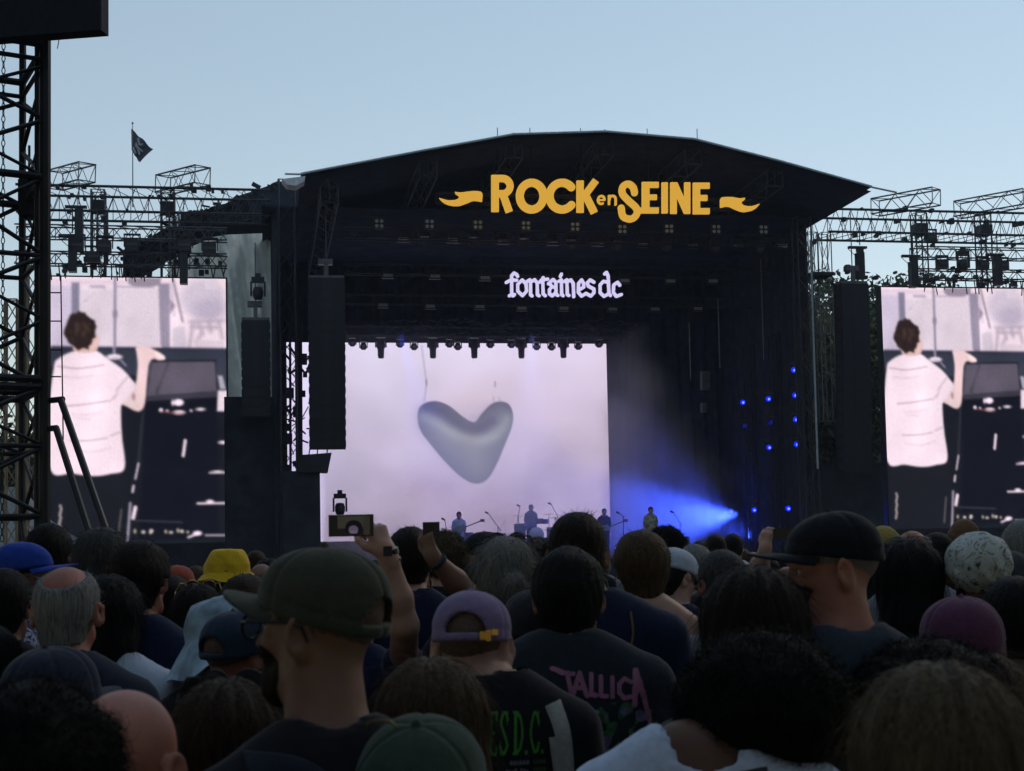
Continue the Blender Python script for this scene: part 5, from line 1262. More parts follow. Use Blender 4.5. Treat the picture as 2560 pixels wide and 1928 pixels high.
# ================================================================== DELAY TOWER AT THE LEFT EDGE
TW = mat('black_painted_tower_tube', (.02, .02, .023), .45, .3, 5, .05, .3)
c1 = P(113, 700, 12); c1[2] = 0; e1 = np.array((-.55, 1.0, 0)); e2 = np.array((-1.0, -.58, 0)); ch4 = [c1, c1 + e1, c1 + e1 + e2, c1 + e2]
tw = empty('delay_tower', c1 + (e1 + e2) / 2, 0, 'black scaffold delay tower at the left edge of the photo, rising above the crowd', 'scaffold tower')
def wt(name, segs, r, m=TW, par=tw, n=8):
    b = MB(); b.world = True
    for a_, b_ in segs: b.tube(a_, b_, r, n)
    return b.build(name, m, par)
ZT = 6.9
for i, c in enumerate(ch4):
    wt('mast_tube', [(c, c + (0, 0, ZT))], .048 if i == 0 else .034)
wt('mast_tube', [(c1 + (-.09, .06, 0), c1 + (-.09, .06, ZT))], .026)
def zy(y): return float(P(113, y, 12)[2])
lv = [zy(y) for y in (1290, 1115, 968, 948, 640, 443, 150, 112)]
for k, z_ in enumerate(lv):
    for i in range(4):
        a_, b_ = ch4[i], ch4[(i + 1) % 4]; wt('cross_rail', [(a_ + (0, 0, z_), b_ + (0, 0, z_))], .034 if k in (2, 3, 5, 7) else .022)
lv2 = [0.1] + [zy(y) for y in (1290, 1115, 968, 800, 640, 443, 300, 165)]
for k in range(len(lv2) - 1):
    for i in range(4):
        a_, b_ = ch4[i], ch4[(i + 1) % 4]
        if k % 2: a_, b_ = b_, a_
        wt('diagonal_brace', [(a_ + (0, 0, lv2[k]), b_ + (0, 0, lv2[k + 1]))], .02)
        if i in (0, 3): wt('diagonal_brace', [(b_ + (0, 0, lv2[k]), a_ + (0, 0, lv2[k + 1]))], .016)
def tp_(px, py, d): return P(px, py, d)
for (a_, b_) in (((152, 1000), (284, 1380)), ((140, 1070), (238, 1380))):
    p, q = tp_(*a_, 11.9), tp_(*b_, 11.2); q2 = p + (q - p) * (p[2] / max(.1, p[2] - q[2])); wt('outrigger', [(p, q2)], .03)
wt('outrigger_bracket', [(tp_(120, 1002, 12), tp_(158, 998, 11.9)), (tp_(120, 1072, 12), tp_(142, 1070, 11.9))], .026)
wt('ladder', [(tp_(152, 690, 11.9), tp_(158, 1100, 11.9))] + [(tp_(128, y, 11.95), tp_(152, y, 11.9)) for y in (732, 803, 875, 942)], .006)
# chain hoist
b = MB(); b.world = True
for k in range(88):
    z_ = 6.6 - k * .055; c = np.array(P(8, 400, 12.3)); c[2] = z_
    pts = [(c[0] + (.016 * math.cos(a) if k % 2 else 0), c[1] + (0 if k % 2 else .016 * math.cos(a)), z_ + .034 * math.sin(a)) for a in np.linspace(0, 6.283, 7)]; b.path(pts, .0045, 4)
b.build('hoist_chain', TW, tw)
q = P(73, 497, 12.8); b = MB(); b.world = True; b.box((q[0] - .07, q[1] - .1, q[2] - .17), (q[0] + .08, q[1] + .1, q[2] + .16)); b.tube((q[0], q[1], q[2] + .16), (q[0], q[1], q[2] + .5), .012); b.build('chain_motor', TW, tw)
bx = empty('delay_speaker', P(60, 40, 11.8), 0, 'big flat-bottomed black loudspeaker box cut off by the top left corner', 'loudspeaker')
p0, p1, p2 = P(252, 74, 11.6), P(256, -260, 11.6), P(-330, 58, 11.6)
b = MB(); b.world = True; d_ = np.array((.02, .16, 0)); zb, zt = p0[2], p0[2] + 1.3
Vx = [np.array((p0[0], p0[1], zb)), np.array((p2[0], p2[1] + .3, zb)), np.array((p2[0], p2[1] + .3, zt)), np.array((p0[0], p0[1], zt))]; Vx += [v_ + d_ for v_ in Vx]
b.add(Vx, [(0, 1, 2, 3), (7, 6, 5, 4), (0, 4, 5, 1), (1, 5, 6, 2), (2, 6, 7, 3), (3, 7, 4, 0)]); b.build('cabinet', mat('black_speaker_skin', (.018, .02, .028), .8, .3, 20, .2), bx)
b = MB(); b.world = True; pc = P(147, 90, 11.7); b.path([pc, pc + (0, 0, -.05), pc + (-.012, 0, -.11)], .004, 5); b.build('loose_cable', TW, bx)
b = MB(); b.world = True; b.tube(p0 + (0, 0, .03), p0 + (0, 0, 1.25), .012); b.build('corner_edge', STEEL, bx)
m2 = empty('lattice_mast', P(40, 1300, 15), 0, 'thin sunlit lattice mast seen through the delay tower at the left edge', 'mast'); m2.location.z = ground(15)
for x_ in (30, 84): q = P(x_, 700, 15); truss('mast', (q[0], q[1], ground(15)), (q[0], q[1], 4.4 if x_ == 30 else 4.9), .12, .012, .006, .22, mat('warm_lit_aluminium', (.34, .27, .2), .5, .2), m2)  # warm evening sunlight is put into this metal's colour
# tent behind the tower
tn = empty('marquee', P(40, 1340, 42), 0, 'small pale marquee tent behind the delay tower at the far left', 'tent'); tn.location.z = -1
c = np.array(P(40, 1340, 42)); b = MB(); b.world = True
for sx_ in (-1.6, 1.6):
    for sy_ in (-1.6, 1.6): b.tube((c[0] + sx_, c[1] + sy_, -1), (c[0] + sx_, c[1] + sy_, 1.6), .05)
b.build('posts', STEEL, tn)
b = MB(); b.world = True; rings = [(1.7, 1.4), (1.7, 1.75), (1.2, 2.1), (.6, 2.7), (.15, 3.5)]; V = []; Q = []
for r_, z_ in rings:
    for k in range(24): a = k / 24 * 6.283; s_ = 1 / max(abs(math.cos(a)), abs(math.sin(a))); V.append((c[0] + r_ * math.cos(a) * s_, c[1] + r_ * math.sin(a) * s_, z_))
for k in range(4):
    for i in range(24): Q.append((k * 24 + i, k * 24 + (i + 1) % 24, k * 24 + 24 + (i + 1) % 24, k * 24 + 24 + i))
b.add(V, Q); b.build('roof', mat('tent_canvas', (.28, .32, .33), .8, .2), tn, True)

# ================================================================== TREES
def tree(x, y, h, r, n, label, lm, seed, name='broadleaf_tree'):
    g = np.random.default_rng(seed); z0 = ground(y); t = empty(name, (x, y, z0), 0, label, 'tree')
    b = MB(); b.tube((0, 0, 0), (0, 0, h * .3), .3, 10, .24, False); b.tube((0, 0, h * .3), (.3, 0, h * .8), .24, 8, .08, False); cl = []
    for k in range(16):
        a = g.uniform(0, 6.28); z_ = h * g.uniform(.35, .92); q = math.sqrt(max(.05, 1 - ((z_ / h - .62) / .42) ** 2)); rr = r * q * g.uniform(.35, .8); e = (rr * math.cos(a), rr * math.sin(a), z_); b.tube((0, 0, h * g.uniform(.25, .6)), e, .09, 6, .03, False); cl.append((e, r * g.uniform(.26, .42)))
    for k in range(6): cl.append(((g.uniform(-.5, .5) * r, g.uniform(-.5, .5) * r, h * g.uniform(.6, .93)), r * g.uniform(.2, .34)))
    b.build('trunk', mat('bark', (.05, .04, .03), .9, .4, 6, .5), t)
    c = np.array([q[0] for q in cl]); cr_ = np.array([q[1] for q in cl]); i = g.integers(0, len(cl), n); d = g.normal(size=(n, 3)); d /= np.linalg.norm(d, axis=1, keepdims=True)
    p = c[i] + d * (cr_[i] * g.uniform(.45, 1.12, n))[:, None] * np.array((1, 1, .8)); s_ = g.uniform(.1, .24, (n, 1)); a = g.normal(size=(n, 3)); a /= np.linalg.norm(a, axis=1, keepdims=True); b2 = np.cross(a, g.normal(size=(n, 3))); b2 /= np.linalg.norm(b2, axis=1, keepdims=True)
    V = np.stack([p - a * s_, p + b2 * s_ * .5, p + a * s_, p - b2 * s_ * .5], 1).reshape(-1, 3); Q = np.arange(n * 4).reshape(-1, 4); mesh_np('crown', V, Q, lm, t, False)
LF = [mat('olive_leaves', (.075, .085, .02), .7, .5, .9), mat('dark_leaves', (.035, .055, .018), .7, .5, .9), mat('dry_leaves', (.12, .09, .035), .8, .5, .9)]
for k, (px, top, d, r, lm, lb) in enumerate(((2060, 740, 62, 4.6, 0, 'olive green tree directly behind the right edge of the stage'), (2165, 660, 70, 5.5, 1, 'taller dark green tree between stage and right screen'), (2290, 690, 74, 5.5, 1, 'dark tree rising just above the left corner of the right screen'),
                    (2400, 740, 66, 5., 2, 'brownish tree peeking over the middle of the right screen'), (2540, 700, 72, 6., 1, 'dark tree at the right edge of the photo behind the right screen'), (2110, 800, 58, 4., 0, 'lower olive tree behind the right line array'),
                    (30, 1080, 60, 4.5, 0, 'low olive tree behind the marquee at the far left'), (120, 1100, 64, 4., 1, 'low dark tree behind the left screen edge'), (-90, 1020, 62, 5, 1, 'tree outside the left edge behind the delay tower'), (2650, 760, 60, 5, 0, 'tree beyond the right edge of the right screen'))):
    q = P(px, top, d); tree(q[0], q[1], q[2] - ground(d), r, 9000 if k < 6 else 6000, lb, LF[lm], 40 + k)

# dark cable bundles in front of the left end of the LED wall
cb = empty('cable_bundle', T(-9, DECK_V, 5), 0, 'tangle of scaffold tubes and cables left of the centre screen', 'scaffold')
g = random.Random(4)
for x_ in (722, 741, 748): u, v1 = S(x_, 850, 7); b = SB(); b.tube((u, 7, DECK_V), (u + .05, 7, v1 + .6), .07 if x_ != 722 else .05, 6); b.build('upright', BLACK2, cb)
for k in range(34):
    x_ = g.uniform(714, 772); y_ = g.uniform(860, 1230); u, v = S(x_, y_, 6.8); b = SB(); b.tube((u, 6.8, v), (u + g.uniform(-.5, .5), 6.8 + g.uniform(-.3, .3), v + g.uniform(-.6, .6)), g.uniform(.015, .05), 5); b.build('scaffold_tube', BLACK2, cb)
for k in range(10):
    x_ = g.uniform(714, 770); y_ = g.uniform(870, 1230); u, v = S(x_, y_, 6.6); s_ = g.uniform(.06, .16); b = SB(); b.box((u - s_, 6.6, v - s_ * 1.6), (u + s_, 6.9, v + s_)); b.build('clamp_box', BLACK2, cb)

# tall trees added out of view behind and beside the crowd, to shade it
gt = random.Random(12); spots = []
for y_ in (-13, -23, -34):
    for x_ in range(-40, 41, 10): spots.append((x_ + gt.uniform(-2, 2), y_ + gt.uniform(-2, 2)))
for y_ in range(-2, 44, 8):
    for sx_ in (-1, 1):
        for k in (0,): spots.append((sx_ * (max(17, .40 * y_ + 14) + k * 8 + gt.uniform(-1, 1)), y_ + gt.uniform(-2, 2)))
def big_tree(seed, lab):
    tree(0, -200, 17, 6.2, 5200, lab, LF[1], seed, 'added_shade_tree'); o = [q for q in bpy.data.objects if q.get('label') == lab][0]
    for ch in o.children:
        if ch.name.startswith('crown'):
            me = ch.data; co = np.empty(len(me.vertices) * 3, np.float32); me.vertices.foreach_get('co', co); co = co.reshape(-1, 4, 3); ct = co.mean(1, keepdims=True); co = ct + (co - ct) * 2.6; me.vertices.foreach_set('co', co.ravel()); me.update()
    return o
PTL = 'tall dark unseen tree added around the field to shade the crowd'
pt_ = big_tree(91, PTL); pt_['group'] = 'trees added around the field for shade'
for i, (x_, y_) in enumerate(spots):
    o = pt_ if i == 0 else copy_tree(pt_)
    o.location = (x_, y_, ground(y_)); o.rotation_euler = (0, 0, gt.uniform(0, 6.28)); o.scale = (1, 1, gt.uniform(.85, 1.12))
# ================================================================== PERFORMERS
def small_person(label, x, ytop, w_, shirt, hair='short', hm='h_dark', yaw=math.pi, cat='person', sk='fair', **k):
    u, v = S(x, ytop, w_); p = T(u, v, w_); return person(label, v - DECK_V, loc=(p[0], p[1]), gz=DECK_V, yaw=YAW + yaw, res=2, skin=MT[sk], shirt=MT[shirt], hair=hair, hairm_=MT[hm], group='band on stage', cat=cat, **k)
MT['pattern'] = mat('patterned_shirt', (.3, .3, .26), .8, .9, 9, .1)
m_ = small_person('guitarist in pale blue shirt at the left of the stage in front of the screen', 1147, 1280, 5., 'white', hm='h_dark', sk='pink')
m2_ = small_person('drummer in pale shirt sitting behind the drum kit', 1327, 1262, 7., 'grey', hm='h_dark')
m3_ = small_person('musician in dark shirt by the right edge of the centre screen', 1510, 1272, 4.6, 'charcoal', hm='h_blond', sk='fair', trousers=MT['navy'])
m4_ = small_person('singer in patterned pale shirt on the right half of the stage', 1626, 1268, 2.5, 'pattern', hm='h_black', trousers=MT['jeans'])
def guitar(px, py, w_, label, m):
    r = empty('electric_guitar', T(*S(px, py, w_)[:2], w_), YAW, label, 'guitar')
    X = [np.arange(a, b, .018, dtype=np.float32) for a, b in ((-.25, .25), (-.05, .06), (-.2, .2))]; q = grid_pts(*X); d = ell(q, (-.09, 0, 0), (.13, .028, .16)); d = smin(d, ell(q, (.09, 0, 0), (.12, .028, .125)), .05); d = smax(d, -ell(q, (.22, 0, .07), (.07, .1, .06)), .02)
    V, Q = snets(*X, d); a = .35; V = np.stack([V[:, 0] * math.cos(a) - V[:, 2] * math.sin(a), V[:, 1], V[:, 0] * math.sin(a) + V[:, 2] * math.cos(a)], -1); mesh_np('guitar_body', V, Q, m, r)
    b = MB(); b.tube((.15, 0, .05), (.72, 0, .26), .022, 6); b.box((.7, -.015, .23), (.86, .015, .33)); b.build('guitar_neck', mat('maple_neck', (.25, .14, .06), .5), r)
for px, py, w_, lb, c in ((1152, 1322, 4.75, 'guitar held by the musician at the left of the stage', (.3, .3, .33)), (1512, 1322, 4.3, 'guitar held by the musician in the dark shirt', (.3, .2, .12))): guitar(px, py, w_, lb, mat('guitar_lacquer_%d' % w_, c, .3))
def mic_stand(px, py0, pxb, w_, label, boom=None):
    u, v = S(px, py0, w_); ub = S(pxb, 1380, w_)[0]; r = empty('microphone_stand', T(ub, DECK_V, w_), 0, label, 'microphone stand')
    b = SB()
    for a in range(3): b.tube((ub, w_, DECK_V + .08), (ub + .28 * math.cos(a * 2.1), w_ + .28 * math.sin(a * 2.1), DECK_V + .02), .014, 5)
    hb = DECK_V + 1.15 if boom else v - .1
    b.tube((ub, w_, DECK_V + .05), (ub, w_, hb), .016, 6); b.build('stand', STEEL, r)
    b = SB(); b.tube((ub - (u - ub) * .3, w_, hb - (v - hb) * .3), (u, w_, v), .013, 5); b.build('boom', STEEL, r)
    b = SB(); b.tube((u, w_, v), (u - .12, w_, v + .06), .028, 8, .038); b.build('microphone', HOUS, r)
for a in ((1112, 1300, 1116, 4.5, 'microphone stand left of the guitarist', True), (1221, 1284, 1246, 5.5, 'boom microphone stand between guitarist and drum kit', True), (1378, 1261, 1408, 7.4, 'boom microphone stand right of the drummer', True), (1300, 1266, 1292, 7.4, 'tall microphone stand left of the drummer', True),
          (1549, 1284, 1560, 4., 'microphone stand beside the musician in the dark shirt', False), (1684, 1282, 1702, 4., 'boom microphone stand right of the singer', True)): mic_stand(*a)
dk = empty('drum_kit', T(*S(1335, 1380, 6.6)[:1], DECK_V, 6.6), 0, 'drum kit with pale bass drum head in front of the centre screen', 'drum kit')
DR = mat('drum_shell', (.12, .14, .2), .4, .2, 8); DH = mat('drum_head', (.55, .56, .6), .6, .1, 8)
def drum(px, py, w_, r0, h, ax):
    u, v = S(px, py, w_); c = T(u, v, w_); b = MB(); b.world = True
    if ax == 1:
        b.lathe([(r0, 0), (r0 * 1.03, .02), (r0 * 1.03, h - .02), (r0, h)], c, 20, 1); d = b.build('drum', DR, dk, True); b = MB(); b.world = True; b.lathe([(.001, -.012), (r0 * .97, -.01), (r0, .01)], c, 20, 1); b.build('drum_head', DH, dk, True)
    else:
        b.lathe([(.001, h), (r0, h), (r0, 0), (.001, 0)], c, 16, 2); b.build('drum', DR, dk)
drum(1341, 1337, 6.3, .28, .4, 1); drum(1300, 1340, 6.6, .22, .45, 2); drum(1348, 1310, 6.6, .16, .2, 2); drum(1362, 1310, 6.6, .14, .18, 2); drum(1380, 1345, 6.7, .2, .4, 2); drum(1310, 1325, 6.5, .17, .15, 2)
for px, py in ((1296, 1290), (1304, 1310), (1372, 1286), (1388, 1295)):
    u, v = S(px, py, 6.7); b = SB(); b.tube((u, 6.7, DECK_V), (u, 6.7, v), .012, 5); b.lathe([(.001, .02), (.04, .018), (.22, 0), (.22, -.004)], (0, 0, 0), 2); b.n = b.n; b = SB(); b.tube((u, 6.7, DECK_V), (u, 6.7, v), .012, 5); b.build('cymbal_stand', STEEL, dk)
    b = MB(); b.world = True; b.lathe([(.001, .03), (.05, .022), (.22, 0), (.22, -.005), (.001, .01)], T(u, v, 6.7), 18, 2); b.build('cymbal', mat('bronze_cymbal', (.35, .26, .12), .35, .1, 8, 0, .9), dk, True)
b = SB(); b.box((S(1268, 1380, 6)[0], 5.8, DECK_V), (S(1420, 1380, 6)[0], 8.2, DECK_V + .28)); o_ = b.build('drum_riser', mat('grey_riser', (.1, .1, .14), .7)); tag(o_, 'low grey riser under the drum kit', 'riser')
for px, py, w_, sx_, sy_, lb in ((1248, 1345, 6, .5, .35, 'low equipment case between guitarist and drums'), (1165, 1352, 6, .55, .6, 'amplifier behind the guitarist'), (1712, 1352, 4, .35, .3, 'dark equipment case right of the singer'), (1728, 1375, 1.5, .34, .3, 'pale monitor box right of the singer above the crowd'), (1690, 1350, 5, .3, .6, 'tall amplifier behind the boom stand')):
    u, v = S(px, py, w_); r = empty('amplifier', T(u, DECK_V, w_), 0, lb, 'equipment'); mm_ = MT['white'] if 'pale' in lb else STEEL
    b = SB(); b.box((u - sx_ / 2, w_, DECK_V + .01), (u + sx_ / 2, w_ + .4, v + sy_ / 2)); b.build('cabinet', mm_, r); b = SB(); b.box((u - sx_ * .42, w_ - .02, DECK_V + .06), (u + sx_ * .42, w_, v + sy_ * .35)); b.build('grille', BLACK2, r)
b = SB(); b.box((S(1190, 1350, 9)[0], 8.9, DECK_V), (S(1290, 1350, 9)[0], 9.3, S(1250, 1322, 9)[1])); b.build('low_wall', BLACK2, stage) if 0 else None

# ================================================================== THE CROWD
HT = {'short': 0, 'bald': 0}
PEOPLE = []
def who(cx, top, d, label, off=.0, **k):
    """head top seen at (cx, top) at distance d metres; off: height of hair or hat over the skull"""
    p = P(cx, top, d); g_ = ground(d); H = p[2] - off - g_
    yaw = k.pop('yaw', 0); hx = k.get('hx', 0); p = p - np.array((hx * math.cos(yaw), hx * math.sin(yaw), 0)); k['dist'] = d; o = person(label, H, loc=(p[0], p[1]), gz=g_, yaw=yaw, **k); PEOPLE.append((p[0], p[1])); o.H = H; return o
m = MT
def capm(name, col, **k): return fabric(name, col, scale=60, var=.12, **k)
BR, DRK, LENS = mat('brass_frame', (.6, .4, .12), .3, .2, 30, 0, 1.), mat('black_plastic', (.012, .012, .014), .3, .2, 30), mat('dark_lens', (.03, .035, .05), .08, .1, 10, spec=.8)
CLR = bpy.data.materials.new('clear_lens'); CLR.use_nodes = True; q_ = CLR.node_tree.nodes['Principled BSDF']; q_.inputs['Transmission Weight'].default_value = 1; q_.inputs['Roughness'].default_value = .02; q_.inputs['IOR'].default_value = 1.15

# ---- front row, nearest first
who(60, 1700, 1.9, 'very close dark curly head filling the bottom left corner', off=.045, hair='afro', hairm_=m['h_black'], hairp=dict(rr=(.12, .13, .13), amp=.012, seed=3), skin=m['tan'], shirt=m['black'], res=0, fem=True)
who(309, 1733, 2.1, 'bald reddish head at the bottom left, closest to the dark corner', skin=m['pink'], shirt=m['navy'], res=0, hair='fade', hairm_=m['stub'], hairp=dict(th=.001, nape=.02), hyaw=-.1, build=1.02) if 0 else None
o = who(300, 1733, 2.15, 'bald reddish head at the bottom left beside the dark curly head', skin=m['pink'], shirt=m['navy'], res=0, hyaw=-.2, tilt=-.15)
who(560, 1706, 2.6, 'brown-haired head with dark round sunglasses pushed up on top', off=.012, hair='long', hairm_=m['h_brown'], hairp=dict(len=.3, seed=6, w=.09), skin=m['fair'], shirt=m['charcoal'], res=0, fem=True, extra=lambda o: glasses(o, DRK, LENS, up=True, name='sunglasses'))
# man in the olive cap
OL = capm('olive_cap_cloth', (.045, .048, .034)); OLD = capm('olive_cap_brim', (.035, .04, .028))
o = who(812, 1356, 2.22, 'bearded man in an olive green cap and black glasses, turned to the left', off=.018, skin=m['tan'], shirt=m['black'], hat='cap', hatm={'m': OL, 'bm': OLD, 'rim': .27, 'z': .02, 'bl': .07, 'big': 1.0, 'seed': 8}, hair='fade', hairm_=m['stub'], hairp=dict(th=.0015),
        yaw=.35, hyaw=.82, tilt=.02, res=0, build=1.02, fat=1.05, lean=.01, drop=-.035)
def beard(o, mm, st=.0042, n=1800):
    X = [np.arange(a, b, st, dtype=np.float32) for a, b in ((-.08, .08), (-.02, .12), (-.16, -.01))]; q = grid_pts(*X); d = head_field(q, False, False) - .005 + snoise(q, 120, 5) * .004
    d = smin(d, ell(q, (0, .052, -.1), (.04, .03, .026)), .02) + 0; reg = np.maximum(q[..., 2] + .036 - .55 * np.clip(.045 - q[..., 1], 0, .1) + .012 * np.sin(q[..., 1] * 60), .008 - q[..., 1]); mouth = ell(q, (0, .1, -.06), (.024, .03, .008)); d = np.maximum(np.maximum(d, reg), -mouth)
    V, Q = snets(*X, d); A, F2 = strands(V, Q, n, 'grav', .02, .0011, 3, lift=.3, gravity=.2); mesh_np('beard', from_head(o, np.concatenate([V, A])), np.concatenate([Q, F2 + len(V)]), mm, o.root)
beard(o, m['h_dark']); eyes(o); glasses(o, DRK, CLR)
OLIVE = o
bv = shirt_bvh(o); z0 = o.shz; ribbon(o, [(-.14, z0 + .03), (-.07, z0 + .022), (.0, z0 - .03), (.08, z0 - .11), (.13, z0 - .24), (.14, z0 - .42)], .05, .012, fabric('backpack_strap', (.018, .024, .035)), 'bag_strap', bv)
# green cap at the bottom
o = who(1045, 1792, 2.05, 'dark green cap dome at the bottom edge with a small brass ring', off=.018, skin=m['fair'], shirt=m['green'], hat='cap', hatm={'m': capm('dark_green_cap', (.028, .05, .035)), 'open': True, 'rim': .12, 'big': 1.06, 'seed': 2}, hair='short', hairm_=m['h_dark'], res=0, yaw=-.1, tilt=.3)
b = MB(); b.path([(-.05 + .022 * math.cos(a), -.02, .139 - .0 + .012 * math.sin(a)) for a in np.linspace(0, math.pi, 12)], .0016, 6); mesh_np('brass_ring', from_head(o, b.v), b.f, mat('aged_brass', (.2, .13, .05), .45, .3, 30, 0, .8), o.root, False, b.t)
# light brown hair woman
who(1078, 1657, 2.7, 'woman with straight light brown hair in front of the green lettered t-shirt', off=.012, hair='long', hairm_=m['h_lbrown'], hairp=dict(len=.3, seed=9, w=.1, th=.016), skin=m['fair'], shirt=m['black'], res=0, fem=True, yaw=.15)
# curly afro woman in white tee
o = who(1900, 1538, 2.45, 'person with a huge black curly afro and white t-shirt at the bottom right of centre', off=.075, hair='afro', hairm_=m['h_black'], hairp=dict(R=.165, rr=(.158, .15, .13), c=(.01, -.02, .03), amp=.02, low=.07, seed=12, dens=1.5), skin=m['brown'], shirt=m['white'], shirt_kind='wide', res=0, fem=True, yaw=-.1, build=1.05, drop=.115, lean=.05, hx=.1)
AFRO = o
ribbon(o, [(.1, o.shz + .01), (.04, o.shz - .0), (-.02, o.shz - .02), (-.06, o.shz - .06), (-.1, o.shz - .2)], .03, .006, DRK, 'bag_strap')
b = MB()
for k, (x_, z_, r_) in enumerate(((.2, -.02, .016), (.215, -.04, .018), (.20, -.06, .016), (.225, -.075, .014))): b.path([(x_ + r_ * math.cos(a), -.12, o.shz + z_ + r_ * math.sin(a)) for a in np.linspace(0, 6.28, 12)], .005, 5)
mesh_np('printed_hair_tie', b.v, b.f, MT['white'], o.root, False, b.t)
# near blond
who(2352, 1682, 1.75, 'very close long straight dark blond hair at the bottom right corner', off=.012, hair='long', hairm_=m['h_blond'], hairp=dict(len=.34, seed=14, w=.1, th=.018), skin=m['fair'], shirt=m['charcoal'], res=0, fem=True)
o = who(2325, 1590, 2.9, 'dark wide hair mass behind the close blond head', off=.03, hair='afro', hairm_=m['h_black'], hairp=dict(rr=(.17, .14, .12), c=(0, -.02, .02), amp=.01, seed=20, low=.1), skin=m['tan'], shirt=m['black'], res=0, fem=True)
who(2460, 1640, 3.1, 'blond wavy hair edge peeking out right of the dark hair mass', off=.012, hair='long', hairm_=m['h_blond'], hairp=dict(len=.3, seed=21), skin=m['fair'], shirt=m['black'], res=1, fem=True)
who(1885, 1430, 2.95, 'smooth dark brown hair right behind the curly afro', off=.012, hair='long', hairm_=m['h_dark'], hairp=dict(len=.3, seed=16, w=.1, th=.02), skin=m['fair'], shirt=m['black'], res=0, fem=True)
# man in black cap on the right, profile to the left
o = who(2094, 1266, 3.1, 'man in a black cap with grey sideburns and silver chain, looking left', off=.02, skin=m['ruddy'], shirt=m['slate'], hat='cap', hatm={'m': capm('black_cap_cloth', (.010, .011, .015)), 'open': False, 'rim': .2, 'z': .028, 'bl': .082, 'big': .98, 'seed': 5}, hair='fade', hairm_=mat('cropped_grey_hair', (.16, .14, .13), .8, .3, 160, .3), hairp=dict(th=.001, nape=.02),
        yaw=.25, hyaw=1.25, tilt=-.1, res=0, build=1.1, fat=1.1, drop=-.02)
eyes(o); beard(o, m['h_dgrey'], n=900)
b = MB(); n_ = 60
for k in range(n_):
    a = math.pi * (-.05 + 1.1 * k / n_) + math.pi; c_ = (.082 * math.cos(a), .005 + .085 * math.sin(a), o.shz + .055 - .02 * math.sin(a)); b.tube(c_, (c_[0] + .004, c_[1] + .002, c_[2] + .003), .0035, 5)
mesh_np('silver_chain', b.v, b.f, mat('silver', (.6, .6, .6), .25, .1, 50, 0, 1.), o.root, False, b.t)
# plum cap
who(2404, 1488, 3.25, 'plum coloured cap worn with the brim forward, in front of the bandana', off=.018, skin=m['tan'], shirt=m['black'], hat='cap', hatm={'m': capm('plum_cap_cloth', (.10, .035, .075)), 'open': False, 'big': 1.04, 'rim': .1, 'z': .01, 'soft': .006}, hair='short', hairm_=m['h_dark'], res=0, yaw=-.2, tilt=.1)
# lilac cap man with green print
LI = capm('lilac_cap_cloth', (.20, .15, .26))
o = who(1172, 1470, 3.2, 'man in a washed lilac cap with brass buckle and black tee with green letters', off=.018, skin=m['fair'], shirt=m['black'], hat='cap', hatm={'m': LI, 'rim': -.02, 'z': .012, 'buckle': .045, 'seed': 3}, hair='fade', hairm_=m['stub'], hairp=dict(th=.0015), res=0, yaw=-.12, tilt=-.1, build=1.08, drop=.06, hx=-.045)
bv = shirt_bvh(o); z0 = o.shz
GRN = mat('green_print', (.06, .26, .03), .7, .25, 60)
def stroke_field(strokes): return lambda X, Z: np.minimum.reduce([f(X, Z) for f in strokes])
def R2(x0, z0_, x1, z1): return lambda X, Z: rect2(X, Z, x0, z0_, x1, z1)
def L2(pts, r): return lambda X, Z: line2(X, Z, pts, r)
lz0, lz1 = z0 - .085, z0 + .006                                   # tall condensed serif capitals
def serif_E(x): return [R2(x + .006, lz0, x + .016, lz1), R2(x, lz0, x + .034, lz0 + .006), R2(x, lz1 - .006, x + .034, lz1), R2(x + .012, (lz0 + lz1) / 2 - .003, x + .026, (lz0 + lz1) / 2 + .003), R2(x + .029, lz0, x + .034, lz0 + .02), R2(x + .029, lz1 - .02, x + .034, lz1)]
def serif_S(x): c = (lz0 + lz1) / 2; h = (lz1 - lz0) / 2; return [L2([(x + .03, lz1 - .018), (x + .024, lz1 - .004), (x + .014, lz1 - .004), (x + .006, lz1 - .02), (x + .006, c + .02), (x + .028, c - .018), (x + .029, lz0 + .018), (x + .02, lz0 + .004), (x + .011, lz0 + .004), (x + .004, lz0 + .018)], .0038), R2(x + .003, lz0, x + .006, lz0 + .03), R2(x + .028, lz1 - .03, x + .031, lz1)]
def serif_D(x): return [R2(x + .006, lz0, x + .016, lz1), R2(x, lz0, x + .02, lz0 + .005), R2(x, lz1 - .005, x + .02, lz1), L2([(x + .012, lz1 - .003), (x + .026, lz1 - .012), (x + .034, lz1 - .035), (x + .034, lz0 + .035), (x + .026, lz0 + .012), (x + .012, lz0 + .003)], .0036)]
def serif_C(x): return [L2([(x + .034, lz1 - .025), (x + .028, lz1 - .006), (x + .018, lz1 - .004), (x + .008, lz1 - .03), (x + .006, (lz0 + lz1) / 2), (x + .008, lz0 + .03), (x + .018, lz0 + .004), (x + .028, lz0 + .006), (x + .034, lz0 + .022)], .0036), R2(x + .032, lz1 - .035, x + .035, lz1)]
x0 = .013 / .6
fs = [R2(x0 - .034, lz0, x0 - .029, lz1), R2(x0 - .009, lz0, x0 - .004, lz1), L2([(x0 - .032, lz1 - .002), (x0 - .008, lz0 + .003)], .005)] + serif_E(x0) + serif_S(x0 + .04) + serif_D(x0 + .088) + [R2(x0 + .132, lz0, x0 + .141, lz0 + .009)] + serif_C(x0 + .146) + [R2(x0 + .188, lz0, x0 + .196, lz0 + .009)]
_f = stroke_field(fs); print_on(o, lambda X, Z: _f(X / .6, Z), -.06, lz0 - .002, .2, lz1 + .002, .0015, GRN, bvh=bv)
gr = np.random.default_rng(4); fs = []; fs2 = []
